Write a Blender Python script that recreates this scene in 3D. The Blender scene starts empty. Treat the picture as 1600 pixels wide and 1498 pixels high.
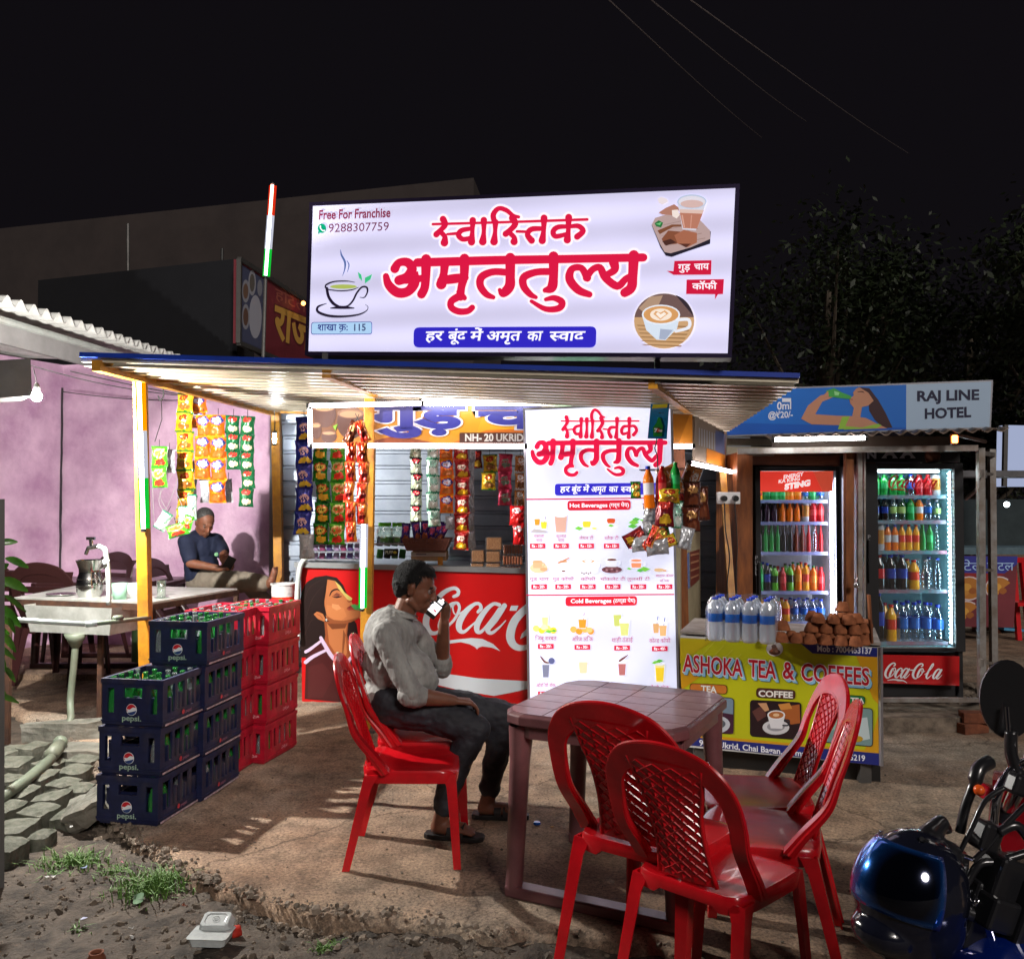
import bpy, math, random
from mathutils import Vector, Matrix, Euler, noise
from mathutils.geometry import tessellate_polygon
random.seed(7)
SC = bpy.context.scene
R = math.radians
V = Vector
H, F, HOR = 1.55, 1400.0, 786.0
TH = math.atan((HOR - 749.0) / F)
cd = bpy.data.cameras.new('camera'); cam = bpy.data.objects.new('camera', cd)
SC.collection.objects.link(cam); SC.camera = cam
cam.location = (0, 0, H); cam.rotation_euler = (math.pi / 2 + TH, 0, 0)
cd.sensor_width = 36; cd.lens = 36 * F / 1600; cd.clip_start = .05; cd.clip_end = 600
W = bpy.data.worlds.new('World'); SC.world = W; W.use_nodes = True
nt = W.node_tree; nt.nodes.clear()
wo = nt.nodes.new('ShaderNodeOutputWorld'); bg = nt.nodes.new('ShaderNodeBackground')
bg2 = nt.nodes.new('ShaderNodeBackground'); ad = nt.nodes.new('ShaderNodeAddShader')
sky = nt.nodes.new('ShaderNodeTexSky'); sky.sky_type = 'NISHITA'; sky.sun_disc = False
sky.sun_elevation = R(-8); sky.sun_rotation = R(160)
nt.links.new(sky.outputs[0], bg.inputs[0]); bg.inputs[1].default_value = .02
bg2.inputs[0].default_value = (.0048, .0040, .0054, 1); bg2.inputs[1].default_value = 1.0
nt.links.new(bg.outputs[0], ad.inputs[0]); nt.links.new(bg2.outputs[0], ad.inputs[1]); nt.links.new(ad.outputs[0], wo.inputs[0])
sd = bpy.data.lights.new('sun', 'SUN'); sd.energy = 1.7; sd.angle = R(14); sd.color = (1, .92, .86)  # front fill added from behind the camera; the scene is at night
so = bpy.data.objects.new('sun', sd); SC.collection.objects.link(so); so.location = (2, -4, 6)
so.rotation_euler = (V((.0, 0, 0)) - V((2.2, -5.5, 3.6))).to_track_quat('-Z', 'Y').to_euler()
SC.view_settings.view_transform = 'Standard'; SC.view_settings.look = 'None'
SC.view_settings.exposure = 0; SC.view_settings.gamma = 1; SC.view_settings.use_curve_mapping = False
SC.render.engine = 'CYCLES'
cy = SC.cycles
cy.max_bounces = 7; cy.diffuse_bounces = 3; cy.glossy_bounces = 3; cy.transmission_bounces = 5; cy.transparent_max_bounces = 16
cy.use_denoising = True; cy.sample_clamp_indirect = 6; cy.use_light_tree = True
ct, st = math.cos(TH), math.sin(TH); EYE = V((0, 0, H))
def look(px, py):
    a = (px - 800) / F; b = (749 - py) / F
    return V((a, ct - b * st, st + b * ct))
def at(px, py, Y):
    d = look(px, py); return EYE + d * (Y / d.y)
def gr(px, py, z=0.0):
    d = look(px, py); return EYE + d * ((z - H) / d.z)
def tag(o, label=None, cat=None, group=None, kind=None):
    if label: o['label'] = label
    if cat: o['category'] = cat
    if group: o['group'] = group
    if kind: o['kind'] = kind
    return o
def thing(name, label, cat, loc=(0, 0, 0), rz=0, group=None):
    o = bpy.data.objects.new(name, None); SC.collection.objects.link(o)
    o.empty_display_size = .1; o.location = loc; o.rotation_euler = (0, 0, rz)
    return tag(o, label, cat, group)
def kids(o): return [c for c in CH.get(o.name, [])]
CH = {}
def link(name, me, parent=None):
    o = bpy.data.objects.new(name, me); SC.collection.objects.link(o)
    if parent is not None:
        o.parent = parent; CH.setdefault(parent.name, []).append(o)
    return o
def copy_tree(o, parent=None):
    c = o.copy(); SC.collection.objects.link(c)
    if parent is not None:
        c.parent = parent; CH.setdefault(parent.name, []).append(c)
    for k in list(CH.get(o.name, [])): copy_tree(k, c)
    return c
def place(o, loc, rz=0, label=None, group=None, scale=None, rot=None):
    o.location = loc; o.rotation_euler = rot if rot else (0, 0, rz)
    if label: o['label'] = label
    if group: o['group'] = group
    if scale: o.scale = (scale,) * 3
    return o
class MB:
    def __init__(s): s.v = []; s.f = []; s.m = []
    def add(s, vs, fs, mi=0):
        n = len(s.v); s.v += [tuple(v) for v in vs]
        for f in fs: s.f.append(tuple(i + n for i in f)); s.m.append(mi)
        return s
    def box(s, c, d, rot=None, mi=0):
        c = V(c); hx, hy, hz = d[0] / 2, d[1] / 2, d[2] / 2
        vs = [V((x, y, z)) for x in (-hx, hx) for y in (-hy, hy) for z in (-hz, hz)]
        if rot is not None:
            if not isinstance(rot, Matrix): rot = Euler(rot).to_matrix()
            vs = [rot @ v for v in vs]
        return s.add([v + c for v in vs], [(0, 1, 3, 2), (4, 6, 7, 5), (0, 4, 5, 1), (2, 3, 7, 6), (0, 2, 6, 4), (1, 5, 7, 3)], mi)
    def bar(s, p, q, w, h=None, up=(0, 0, 1), mi=0):
        p, q = V(p), V(q); h = h or w; d = q - p; L = d.length
        x = d.normalized(); y = V(up).cross(x)
        if y.length < 1e-4: y = V((0, 1, 0)).cross(x)
        y.normalize(); z = x.cross(y)
        m = Matrix((x, y, z)).transposed()
        return s.box((p + q) / 2, (L, w, h), m, mi)
    def tube(s, pts, r, n=8, mi=0, cap=True):
        pts = [V(p) for p in pts]; N = len(pts)
        rs = r if isinstance(r, (list, tuple)) else [r] * N
        ref = None; vs = []; fs = []
        for i, p in enumerate(pts):
            t = (pts[min(i + 1, N - 1)] - pts[max(i - 1, 0)]).normalized()
            if ref is None:
                a = V((0, 0, 1)) if abs(t.z) < .9 else V((1, 0, 0)); ref = a.cross(t).normalized()
            ref = (ref - t * ref.dot(t)).normalized(); b = t.cross(ref)
            for k in range(n):
                A = 2 * math.pi * k / n; vs.append(p + (ref * math.cos(A) + b * math.sin(A)) * rs[i])
        for i in range(N - 1):
            for k in range(n): fs.append((i * n + k, i * n + (k + 1) % n, (i + 1) * n + (k + 1) % n, (i + 1) * n + k))
        if cap: fs.append(tuple(range(n))[::-1]); fs.append(tuple((N - 1) * n + k for k in range(n)))
        return s.add(vs, fs, mi)
    def lathe(s, prof, n=16, c=(0, 0, 0), mi=0, ax=None, mis=None):
        c = V(c); vs = []; fs = []
        rot = V((0, 0, 1)).rotation_difference(V(ax)).to_matrix() if ax else None
        for r, z in prof:
            for k in range(n):
                A = 2 * math.pi * k / n; v = V((r * math.cos(A), r * math.sin(A), z))
                vs.append(c + (rot @ v if rot else v))
        N = len(prof); base = len(s.v); s.v += [tuple(v) for v in vs]
        for i in range(N - 1):
            for k in range(n):
                s.f.append((base + i * n + k, base + i * n + (k + 1) % n, base + (i + 1) * n + (k + 1) % n, base + (i + 1) * n + k))
                s.m.append(mis[i] if mis else mi)
        return s
    def sphere(s, c, r, n=12, mi=0, sz=1):
        return s.lathe([(max(r * math.sin(math.pi * i / n), 1e-5), -r * sz * math.cos(math.pi * i / n)) for i in range(n + 1)], n, c, mi)
    def prism(s, poly, a, b, mi=0):
        """poly: list of Vector; extruded along vector b-a"""
        n = len(poly); d = V(b) - V(a); vs = [V(p) for p in poly] + [V(p) + d for p in poly]
        return s.add(vs, [tuple(range(n))[::-1], tuple(range(n, 2 * n))] + [(i, (i + 1) % n, n + (i + 1) % n, n + i) for i in range(n)], mi)
    def ribbon(s, pts, wv, tv, mi=0, closed=False):
        """sweep a rectangle: wv[i] half-width vector, tv[i] half-thickness vector"""
        N = len(pts); vs = []; fs = []
        for i in range(N):
            p = V(pts[i]); w = V(wv[i]); t = V(tv[i])
            vs += [p - w - t, p + w - t, p + w + t, p - w + t]
        for i in range(N - 1):
            for k in range(4): fs.append((i * 4 + k, i * 4 + (k + 1) % 4, i * 4 + 4 + (k + 1) % 4, i * 4 + 4 + k))
        fs.append((0, 1, 2, 3)); fs.append(tuple((N - 1) * 4 + k for k in (3, 2, 1, 0)))
        return s.add(vs, fs, mi)
    def holed(s, w, h, holes, th, f, mi=0):
        """rectangular plate w x h in a local (a,b) plane with rectangular holes; f(a,b,c)->Vector, thickness along c"""
        xs = sorted({0, w} | {x for q in holes for x in (q[0], q[2])}); ys = sorted({0, h} | {y for q in holes for y in (q[1], q[3])})
        def solid(i, j):
            if i < 0 or j < 0 or i >= len(xs) - 1 or j >= len(ys) - 1: return False
            cx = (xs[i] + xs[i + 1]) / 2; cyy = (ys[j] + ys[j + 1]) / 2
            return not any(q[0] < cx < q[2] and q[1] < cyy < q[3] for q in holes)
        for i in range(len(xs) - 1):
            for j in range(len(ys) - 1):
                if not solid(i, j): continue
                a0, a1, b0, b1 = xs[i], xs[i + 1], ys[j], ys[j + 1]
                q = [f(a0, b0, 0), f(a1, b0, 0), f(a1, b1, 0), f(a0, b1, 0), f(a0, b0, th), f(a1, b0, th), f(a1, b1, th), f(a0, b1, th)]
                fs = [(3, 2, 1, 0), (4, 5, 6, 7)]
                if not solid(i, j - 1): fs.append((0, 1, 5, 4))
                if not solid(i + 1, j): fs.append((1, 2, 6, 5))
                if not solid(i, j + 1): fs.append((2, 3, 7, 6))
                if not solid(i - 1, j): fs.append((3, 0, 4, 7))
                s.add(q, fs, mi)
        return s
    def mesh(s, name, mats, org=None, smooth=False):
        me = bpy.data.meshes.new(name); vs = s.v
        if org is not None: vs = [(x - org[0], y - org[1], z - org[2]) for x, y, z in vs]
        me.from_pydata(vs, [], s.f)
        for m in (mats if isinstance(mats, (list, tuple)) else [mats]): me.materials.append(m)
        me.polygons.foreach_set('material_index', s.m)
        if smooth: me.polygons.foreach_set('use_smooth', [True] * len(s.f))
        me.update(); return me
    def build(s, name, mats, parent=None, world=False, smooth=False, bevel=0, auto=None, fix=False):
        org = None
        if world and parent is not None:
            r = parent
            while r.parent is not None: r = r.parent
            org = r.location
        me = s.mesh(name, mats, org, smooth or auto is not None)
        if fix:
            import bmesh
            b = bmesh.new(); b.from_mesh(me); bmesh.ops.remove_doubles(b, verts=b.verts, dist=1e-5)
            bmesh.ops.recalc_face_normals(b, faces=b.faces); b.to_mesh(me); b.free()
        if auto is not None:
            sharp(me, auto)
        o = link(name, me, parent)
        if bevel:
            m = o.modifiers.new('bevel', 'BEVEL'); m.width = bevel; m.segments = 2; m.limit_method = 'ANGLE'; m.angle_limit = R(40)
        return o
def sharp(me, ang):
    import bmesh
    b = bmesh.new(); b.from_mesh(me)
    for e in b.edges:
        e.smooth = not (len(e.link_faces) == 2 and e.calc_face_angle(0) > R(ang))
    b.to_mesh(me); b.free()
def spline(pts, k=6):
    P = [V(p) for p in pts]; out = []
    for i in range(len(P) - 1):
        a, b, c, d = P[max(i - 1, 0)], P[i], P[i + 1], P[min(i + 2, len(P) - 1)]
        for j in range(k):
            t = j / k; out.append(.5 * ((2 * b) + (c - a) * t + (2 * a - 5 * b + 4 * c - d) * t * t + (3 * b - a - 3 * c + d) * t ** 3))
    out.append(P[-1]); return out
MATS = {}
def mat(name, col=(.5, .5, .5), rough=.5, metal=0, var=.12, scale=6, bump=0, bscale=80, emit=None, es=0, coat=0, alpha=1, trans=0, col2=None, dirt=0, ior=1.45, sss=0, stretch=None):
    if name in MATS: return MATS[name]
    m = bpy.data.materials.new(name); m.use_nodes = True; n = m.node_tree.nodes; l = m.node_tree.links
    b = n['Principled BSDF']; b.inputs['Roughness'].default_value = rough; b.inputs['Metallic'].default_value = metal
    b.inputs['IOR'].default_value = ior
    if coat: b.inputs['Coat Weight'].default_value = coat; b.inputs['Coat Roughness'].default_value = .08
    if trans: b.inputs['Transmission Weight'].default_value = trans
    if sss: b.inputs['Subsurface Weight'].default_value = sss; b.inputs['Subsurface Scale'].default_value = .02
    if alpha < 1: b.inputs['Alpha'].default_value = alpha
    if emit:
        b.inputs['Emission Color'].default_value = (*emit, 1); b.inputs['Emission Strength'].default_value = es
    tc = n.new('ShaderNodeTexCoord'); src = tc.outputs['Object']
    if stretch:
        mp = n.new('ShaderNodeMapping'); mp.inputs['Scale'].default_value = stretch; l.new(src, mp.inputs[0]); src = mp.outputs[0]
    c1 = tuple(col); c2 = tuple(col2) if col2 else tuple(max(0, c * (1 - var * 2)) for c in col)
    if var or col2:
        nz = n.new('ShaderNodeTexNoise'); nz.inputs['Scale'].default_value = scale; nz.inputs['Detail'].default_value = 6; nz.inputs['Roughness'].default_value = .65
        l.new(src, nz.inputs['Vector'])
        cr = n.new('ShaderNodeValToRGB'); cr.color_ramp.elements[0].position = .35; cr.color_ramp.elements[1].position = .66
        cr.color_ramp.elements[0].color = (*c2, 1); cr.color_ramp.elements[1].color = (*c1, 1)
        l.new(nz.outputs['Fac'], cr.inputs[0]); outc = cr.outputs[0]
        if dirt:
            n2 = n.new('ShaderNodeTexNoise'); n2.inputs['Scale'].default_value = scale * .37; n2.inputs['Detail'].default_value = 8; l.new(src, n2.inputs['Vector'])
            r2 = n.new('ShaderNodeValToRGB'); r2.color_ramp.elements[0].position = .5; r2.color_ramp.elements[1].position = .72
            r2.color_ramp.elements[0].color = (0, 0, 0, 1); r2.color_ramp.elements[1].color = (dirt, dirt, dirt, 1); l.new(n2.outputs['Fac'], r2.inputs[0])
            mx = n.new('ShaderNodeMix'); mx.data_type = 'RGBA'; l.new(r2.outputs[0], mx.inputs[0]); l.new(outc, mx.inputs[6]); mx.inputs[7].default_value = (.12, .09, .065, 1); outc = mx.outputs[2]
        l.new(outc, b.inputs['Base Color'])
        rr = n.new('ShaderNodeMapRange'); rr.inputs[3].default_value = min(1, rough * 1.25); rr.inputs[4].default_value = rough * .8; l.new(nz.outputs['Fac'], rr.inputs[0]); l.new(rr.outputs[0], b.inputs['Roughness'])
    else: b.inputs['Base Color'].default_value = (*c1, 1)
    if bump:
        nb = n.new('ShaderNodeTexNoise'); nb.inputs['Scale'].default_value = bscale; nb.inputs['Detail'].default_value = 5; l.new(src, nb.inputs['Vector'])
        bp = n.new('ShaderNodeBump'); bp.inputs['Strength'].default_value = bump; bp.inputs['Distance'].default_value = .01; l.new(nb.outputs['Fac'], bp.inputs['Height']); l.new(bp.outputs[0], b.inputs['Normal'])
    MATS[name] = m; return m
def lamp(name, col, s, sample='FRONT_BACK'):
    if name in MATS: return MATS[name]
    m = bpy.data.materials.new(name); m.use_nodes = True; n = m.node_tree.nodes; n.clear()
    e = n.new('ShaderNodeEmission'); e.inputs[0].default_value = (*col, 1); e.inputs[1].default_value = s
    o = n.new('ShaderNodeOutputMaterial'); m.node_tree.links.new(e.outputs[0], o.inputs[0])
    m.cycles.emission_sampling = sample; MATS[name] = m; return m
def clear(name, tint=(1, 1, 1), gl=.12, rough=.03, milk=0):
    """thin pane or thin-walled plastic: see-through with a fresnel sheen"""
    if name in MATS: return MATS[name]
    m = bpy.data.materials.new(name); m.use_nodes = True; n = m.node_tree.nodes; l = m.node_tree.links; n.clear()
    t = n.new('ShaderNodeBsdfTransparent'); t.inputs[0].default_value = (*tint, 1)
    g = n.new('ShaderNodeBsdfGlossy'); g.inputs['Roughness'].default_value = rough; g.inputs[0].default_value = (1, 1, 1, 1)
    lw = n.new('ShaderNodeLayerWeight'); lw.inputs[0].default_value = .35
    mr = n.new('ShaderNodeMapRange'); mr.inputs[3].default_value = gl; mr.inputs[4].default_value = min(1, gl + .6); l.new(lw.outputs['Facing'], mr.inputs[0])
    mx = n.new('ShaderNodeMixShader'); l.new(mr.outputs[0], mx.inputs[0]); l.new(t.outputs[0], mx.inputs[1]); l.new(g.outputs[0], mx.inputs[2])
    if milk:
        df = n.new('ShaderNodeBsdfDiffuse'); df.inputs[0].default_value = (.8, .86, .92, 1); m2 = n.new('ShaderNodeMixShader'); m2.inputs[0].default_value = milk; l.new(mx.outputs[0], m2.inputs[1]); l.new(df.outputs[0], m2.inputs[2]); mx = m2
    o = n.new('ShaderNodeOutputMaterial'); l.new(mx.outputs[0], o.inputs[0]); MATS[name] = m; return m
def print_mat(name, lit=0, rough=.45, tubes=False, dirt=.0):
    """flat print: colour comes from the ink attribute; lit>0 for a backlit sheet"""
    if name in MATS: return MATS[name]
    m = bpy.data.materials.new(name); m.use_nodes = True; n = m.node_tree.nodes; l = m.node_tree.links
    b = n['Principled BSDF']; a = n.new('ShaderNodeAttribute'); a.attribute_name = 'ink'; b.inputs['Roughness'].default_value = rough
    if lit:
        mul = n.new('ShaderNodeMix'); mul.data_type = 'RGBA'; mul.blend_type = 'MULTIPLY'; mul.inputs[0].default_value = .12; l.new(a.outputs[0], mul.inputs[6]); mul.inputs[7].default_value = (.1, .1, .1, 1)
        l.new(mul.outputs[2], b.inputs['Base Color']); l.new(a.outputs[0], b.inputs['Emission Color']); b.inputs['Base Color'].default_value = (.3, .3, .3, 1)
        if tubes:
            tc = n.new('ShaderNodeTexCoord'); w = n.new('ShaderNodeTexWave'); w.wave_type = 'BANDS'; w.bands_direction = 'Z'; w.inputs['Scale'].default_value = tubes; w.inputs['Distortion'].default_value = .6; w.inputs['Detail'].default_value = 0; w.inputs['Detail Scale'].default_value = .4; l.new(tc.outputs['Object'], w.inputs[0])
            nz = n.new('ShaderNodeTexNoise'); nz.inputs['Scale'].default_value = 1.7; l.new(tc.outputs['Object'], nz.inputs[0])
            av = n.new('ShaderNodeMath'); av.operation = 'ADD'; l.new(w.outputs['Fac'], av.inputs[0]); l.new(nz.outputs['Fac'], av.inputs[1])
            mr = n.new('ShaderNodeMapRange'); mr.inputs[1].default_value = .3; mr.inputs[2].default_value = 1.6; mr.inputs[3].default_value = lit * .8; mr.inputs[4].default_value = lit * 1.22; l.new(av.outputs[0], mr.inputs[0]); l.new(mr.outputs[0], b.inputs['Emission Strength'])
        else: b.inputs['Emission Strength'].default_value = lit
        m.cycles.emission_sampling = 'NONE'
    else:
        if dirt:
            tc = n.new('ShaderNodeTexCoord'); nz = n.new('ShaderNodeTexNoise'); nz.inputs['Scale'].default_value = 3; nz.inputs['Detail'].default_value = 8; l.new(tc.outputs['Object'], nz.inputs[0])
            cr = n.new('ShaderNodeMapRange'); cr.inputs[1].default_value = .3; cr.inputs[2].default_value = .7; cr.inputs[3].default_value = 1 - dirt; cr.inputs[4].default_value = 1; l.new(nz.outputs['Fac'], cr.inputs[0])
            mx = n.new('ShaderNodeMix'); mx.data_type = 'RGBA'; mx.blend_type = 'MULTIPLY'; mx.inputs[0].default_value = 1; l.new(a.outputs[0], mx.inputs[6]); l.new(cr.outputs[0], mx.inputs[7]); l.new(mx.outputs[2], b.inputs['Base Color'])
        else: l.new(a.outputs[0], b.inputs['Base Color'])
    MATS[name] = m; return m
GLY = {}
_cu = bpy.data.curves.new('glyph', 'FONT'); _to = bpy.data.objects.new('glyph', _cu); SC.collection.objects.link(_to)
def _mesh(txt, bold):
    _cu.body = txt; _cu.offset = bold; _cu.resolution_u = 3; bpy.context.view_layer.update()
    dg = bpy.context.evaluated_depsgraph_get(); oe = _to.evaluated_get(dg); me = oe.to_mesh()
    me.calc_loop_triangles(); vs = [(v.co.x, v.co.y) for v in me.vertices]; ts = [tuple(t.vertices) for t in me.loop_triangles]
    oe.to_mesh_clear(); return vs, ts
def glyph(ch, bold):
    k = (ch, bold)
    if k not in GLY:
        vs, ts = _mesh(ch, bold); w0 = min(v[0] for v in _mesh('|', 0)[0])
        w1 = max(v[0] for v in _mesh(ch + '|', 0)[0]) - max(v[0] for v in _mesh('|', 0)[0]) if ch != ' ' else .26
        GLY[k] = (vs, ts, w1)
    return GLY[k]
def typeset(txt, bold=0, track=0):
    """returns triangles in em units. '~' after a letter = half form (stem cut off); matra i is written before its letter"""
    x = 0; out = []; i = 0
    while i < len(txt):
        ch = txt[i]; half = i + 1 < len(txt) and txt[i + 1] == '~'
        vs, ts, adv = glyph(ch, bold)
        lim = adv - .2 if half else 1e9
        for t in ts:
            tri = [vs[j] for j in t]
            if half:
                if min(p[0] for p in tri) > lim: continue
                tri = [(min(p[0], lim), p[1]) for p in tri]
            out.append([(p[0] + x, p[1]) for p in tri])
        x += (lim if half else adv) + track; i += 2 if half else 1
    return out, x
class Print:
    """flat coloured shapes lying on the plane through O with normal N (towards the viewer), given in photo pixels"""
    def __init__(s, O, N): s.O = V(O); s.N = V(N).normalized(); s.v = []; s.f = []; s.c = []; s.k = 0
    def pt(s, x, y, off):
        d = look(x, y); O = s.O + s.N * off; t = (O - EYE).dot(s.N) / d.dot(s.N); return EYE + d * t
    def tris(s, tl, col, L):
        s.k += 1; off = .001 + L * .0012 + s.k * 3e-6
        for t in tl:
            n = len(s.v); s.v += [s.pt(p[0], p[1], off) for p in t]; s.f.append((n, n + 1, n + 2)); s.c.append(col)
    def poly(s, pts, col, L=0):
        tl = tessellate_polygon([[V((p[0], p[1], 0)) for p in pts]]); s.tris([[pts[i] for i in t] for t in tl], col, L)
    def rect(s, x0, y0, x1, y1, col, L=0): s.poly([(x0, y0), (x1, y0), (x1, y1), (x0, y1)], col, L)
    def ell(s, x, y, rx, ry, col, L=0, n=20, a0=0, a1=360, rot=0):
        cr, sr = math.cos(R(rot)), math.sin(R(rot)); ps = []
        for i in range(n + (a1 - a0 < 360)):
            a = R(a0 + (a1 - a0) * i / n); u, w = rx * math.cos(a), ry * math.sin(a); ps.append((x + u * cr - w * sr, y + u * sr + w * cr))
        s.poly(ps, col, L)
    def rrect(s, q, r, col, L=0):
        """q: four corners tl,tr,br,bl; r: corner radius in px"""
        ps = []; q = [V((a, b)) for a, b in q]
        for i in range(4):
            p = q[i]; a = (q[i - 1] - p).normalized() * r; b = (q[(i + 1) % 4] - p).normalized() * r
            for k in range(5):
                t = k / 4; w = (p + a) * (1 - t) ** 2 + p * 2 * t * (1 - t) + (p + b) * t * t; ps.append((w.x, w.y))
        s.poly(ps, col, L)
    def stroke(s, pts, col, L=0, grow=0, sc=1, f=None, k=5):
        P = spline([V((p[0], p[1], p[2])) for p in pts], k); off = []
        if f: P = [V((*f(p.x, p.y), p.z * sc)) for p in P]
        P = [V((p.x, p.y, max(p.z + grow, .3) / 2)) for p in P]; N = len(P)
        for i, p in enumerate(P):
            t = P[min(i + 1, N - 1)] - P[max(i - 1, 0)]; t = V((t.x, t.y)); t = t.normalized() if t.length > 1e-6 else V((1, 0)); off.append(((p.x - t.y * p.z, p.y + t.x * p.z), (p.x + t.y * p.z, p.y - t.x * p.z)))
        tl = []
        for i in range(N - 1):
            a, b = off[i]; c, d = off[i + 1]; tl += [[a, b, d], [a, d, c]]
        s.tris(tl, col, L)
        for i in ([0, N - 1] + list(range(k, N - 1, k))): s.ell(P[i].x, P[i].y, P[i].z, P[i].z, col, L, 12)
    def text(s, txt, p0, p1, h, col, L=0, bold=0, up=None, slant=0, track=0, out=None, outc=None):
        """baseline from p0 to p1 (px), h = em height in px"""
        if out: s.text(txt, p0, p1, h, outc, L - .35, bold + out, up, slant, track)
        tr, w = typeset(txt, bold, track); p0 = V(p0); p1 = V(p1); d = (p1 - p0) / max(w, .01); u = V(up) * h if up else V((d.y, -d.x)).normalized() * h
        s.tris([[tuple(p0 + d * (q[0] + slant * q[1]) + u * q[1]) for q in t] for t in tr], col, L)
    def build(s, name, m, parent):
        r = parent
        while r.parent is not None: r = r.parent
        O = r.matrix_basis.inverted() if r.rotation_euler.z else Matrix.Translation(-V(r.location))
        me = bpy.data.meshes.new(name); me.from_pydata([tuple(O @ v) for v in s.v], [], s.f)
        ca = me.color_attributes.new('ink', 'FLOAT_COLOR', 'CORNER')
        buf = []
        for c in s.c: buf += [*c, 1.0] * 3
        ca.data.foreach_set('color', buf); me.materials.append(m); me.update()
        import bmesh
        b = bmesh.new(); b.from_mesh(me)
        fl = [f for f in b.faces if f.normal.dot(s.N) < 0]; bmesh.ops.reverse_faces(b, faces=fl); b.to_mesh(me); b.free()
        return link(name, me, parent)
def quad_panel(mb, q, N, th, mi=0):
    """solid board whose front face is the four world points q, thickness th behind"""
    mb.prism([V(p) for p in q], (0, 0, 0), tuple(-V(N) * th), mi)
def plane_of(q):
    n = (q[1] - q[0]).cross(q[3] - q[0]).normalized()
    if n.dot(EYE - q[0]) < 0: n = -n
    return n
def S(r, g, b):
    f = lambda x: (x / 255 / 12.92) if x <= 10 else ((x / 255 + .055) / 1.055) ** 2.4
    return (f(r), f(g), f(b))
def bil(q, u, v): return q[0].lerp(q[1], u).lerp(q[3].lerp(q[2], u), v)
def ground_mat():
    m = bpy.data.materials.new('dusty_ground'); m.use_nodes = True; n = m.node_tree.nodes; l = m.node_tree.links
    b = n['Principled BSDF']; b.inputs['Roughness'].default_value = .92
    tc = n.new('ShaderNodeTexCoord')
    def nz(s, d=8, r=.65):
        x = n.new('ShaderNodeTexNoise'); x.inputs['Scale'].default_value = s; x.inputs['Detail'].default_value = d; x.inputs['Roughness'].default_value = r; l.new(tc.outputs['Object'], x.inputs[0]); return x
    def ramp(x, *st):
        r = n.new('ShaderNodeValToRGB'); e = r.color_ramp.elements
        while len(e) < len(st): e.new(.5)
        for i, (p, c) in enumerate(st): e[i].position = p; e[i].color = (*c, 1)
        l.new(x, r.inputs[0]); return r
    def mix(f, a, bb, t='MIX'):
        x = n.new('ShaderNodeMix'); x.data_type = 'RGBA'; x.blend_type = t
        if isinstance(f, float): x.inputs[0].default_value = f
        else: l.new(f, x.inputs[0])
        l.new(a, x.inputs[6]); l.new(bb, x.inputs[7]); return x.outputs[2]
    big = ramp(nz(.55, 6).outputs[0], (.36, S(148, 118, 95)), (.5, S(172, 146, 123)), (.64, S(190, 177, 160)))
    mid = ramp(nz(5, 10).outputs[0], (.3, (.34, .33, .32)), (.5, (.86, .86, .86)), (.75, (1.35, 1.33, 1.3)))
    fine = ramp(nz(70, 6, .8).outputs[0], (.32, (.22, .21, .2)), (.47, (.9, .9, .9)), (.68, (1.75, 1.72, 1.66)))
    vo = n.new('ShaderNodeTexVoronoi'); vo.inputs['Scale'].default_value = 95; l.new(tc.outputs['Object'], vo.inputs[0])
    spk = ramp(vo.outputs['Distance'], (.05, (1.7, 1.65, 1.55)), (.16, (1, 1, 1)), (1, (.9, .9, .9)))
    c = mix(1.0, big.outputs[0], mid.outputs[0], 'MULTIPLY'); c = mix(1.0, c, fine.outputs[0], 'MULTIPLY'); c = mix(.55, c, spk.outputs[0], 'MULTIPLY')
    stain = ramp(nz(1.1, 5, .6).outputs[0], (.52, (1, 1, 1)), (.6, (.76, .73, .70)), (.72, (.66, .63, .61))); c = mix(.8, c, stain.outputs[0], 'MULTIPLY')
    wv = n.new('ShaderNodeVectorMath'); wv.operation = 'MULTIPLY_ADD'; wv.inputs[1].default_value = (.35, .35, .35); l.new(nz(2.2, 6).outputs[1], wv.inputs[0]); l.new(tc.outputs['Object'], wv.inputs[2])
    vc = n.new('ShaderNodeTexVoronoi'); vc.feature = 'DISTANCE_TO_EDGE'; vc.inputs['Scale'].default_value = .62; l.new(wv.outputs[0], vc.inputs[0]); ck = ramp(vc.outputs['Distance'], (.0, (.25, .22, .2)), (.007, (1, 1, 1))); c = mix(.8, c, ck.outputs[0], 'MULTIPLY')
    l.new(c, b.inputs['Base Color'])
    h = n.new('ShaderNodeMath'); h.operation = 'ADD'; l.new(nz(16, 8, .7).outputs[0], h.inputs[0])
    h2 = n.new('ShaderNodeMath'); h2.operation = 'MULTIPLY'; l.new(nz(90, 6, .8).outputs[0], h2.inputs[0]); h2.inputs[1].default_value = .75; l.new(h2.outputs[0], h.inputs[1])
    bp = n.new('ShaderNodeBump'); bp.inputs['Strength'].default_value = 1; bp.inputs['Distance'].default_value = .024; l.new(h.outputs[0], bp.inputs['Height']); l.new(bp.outputs[0], b.inputs['Normal'])
    return m
GM = ground_mat()
EARTH = mat('dark_earth', (.085, .064, .047), .95, scale=11, col2=(.022, .017, .013), bump=1, bscale=60, dirt=.3)
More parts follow.
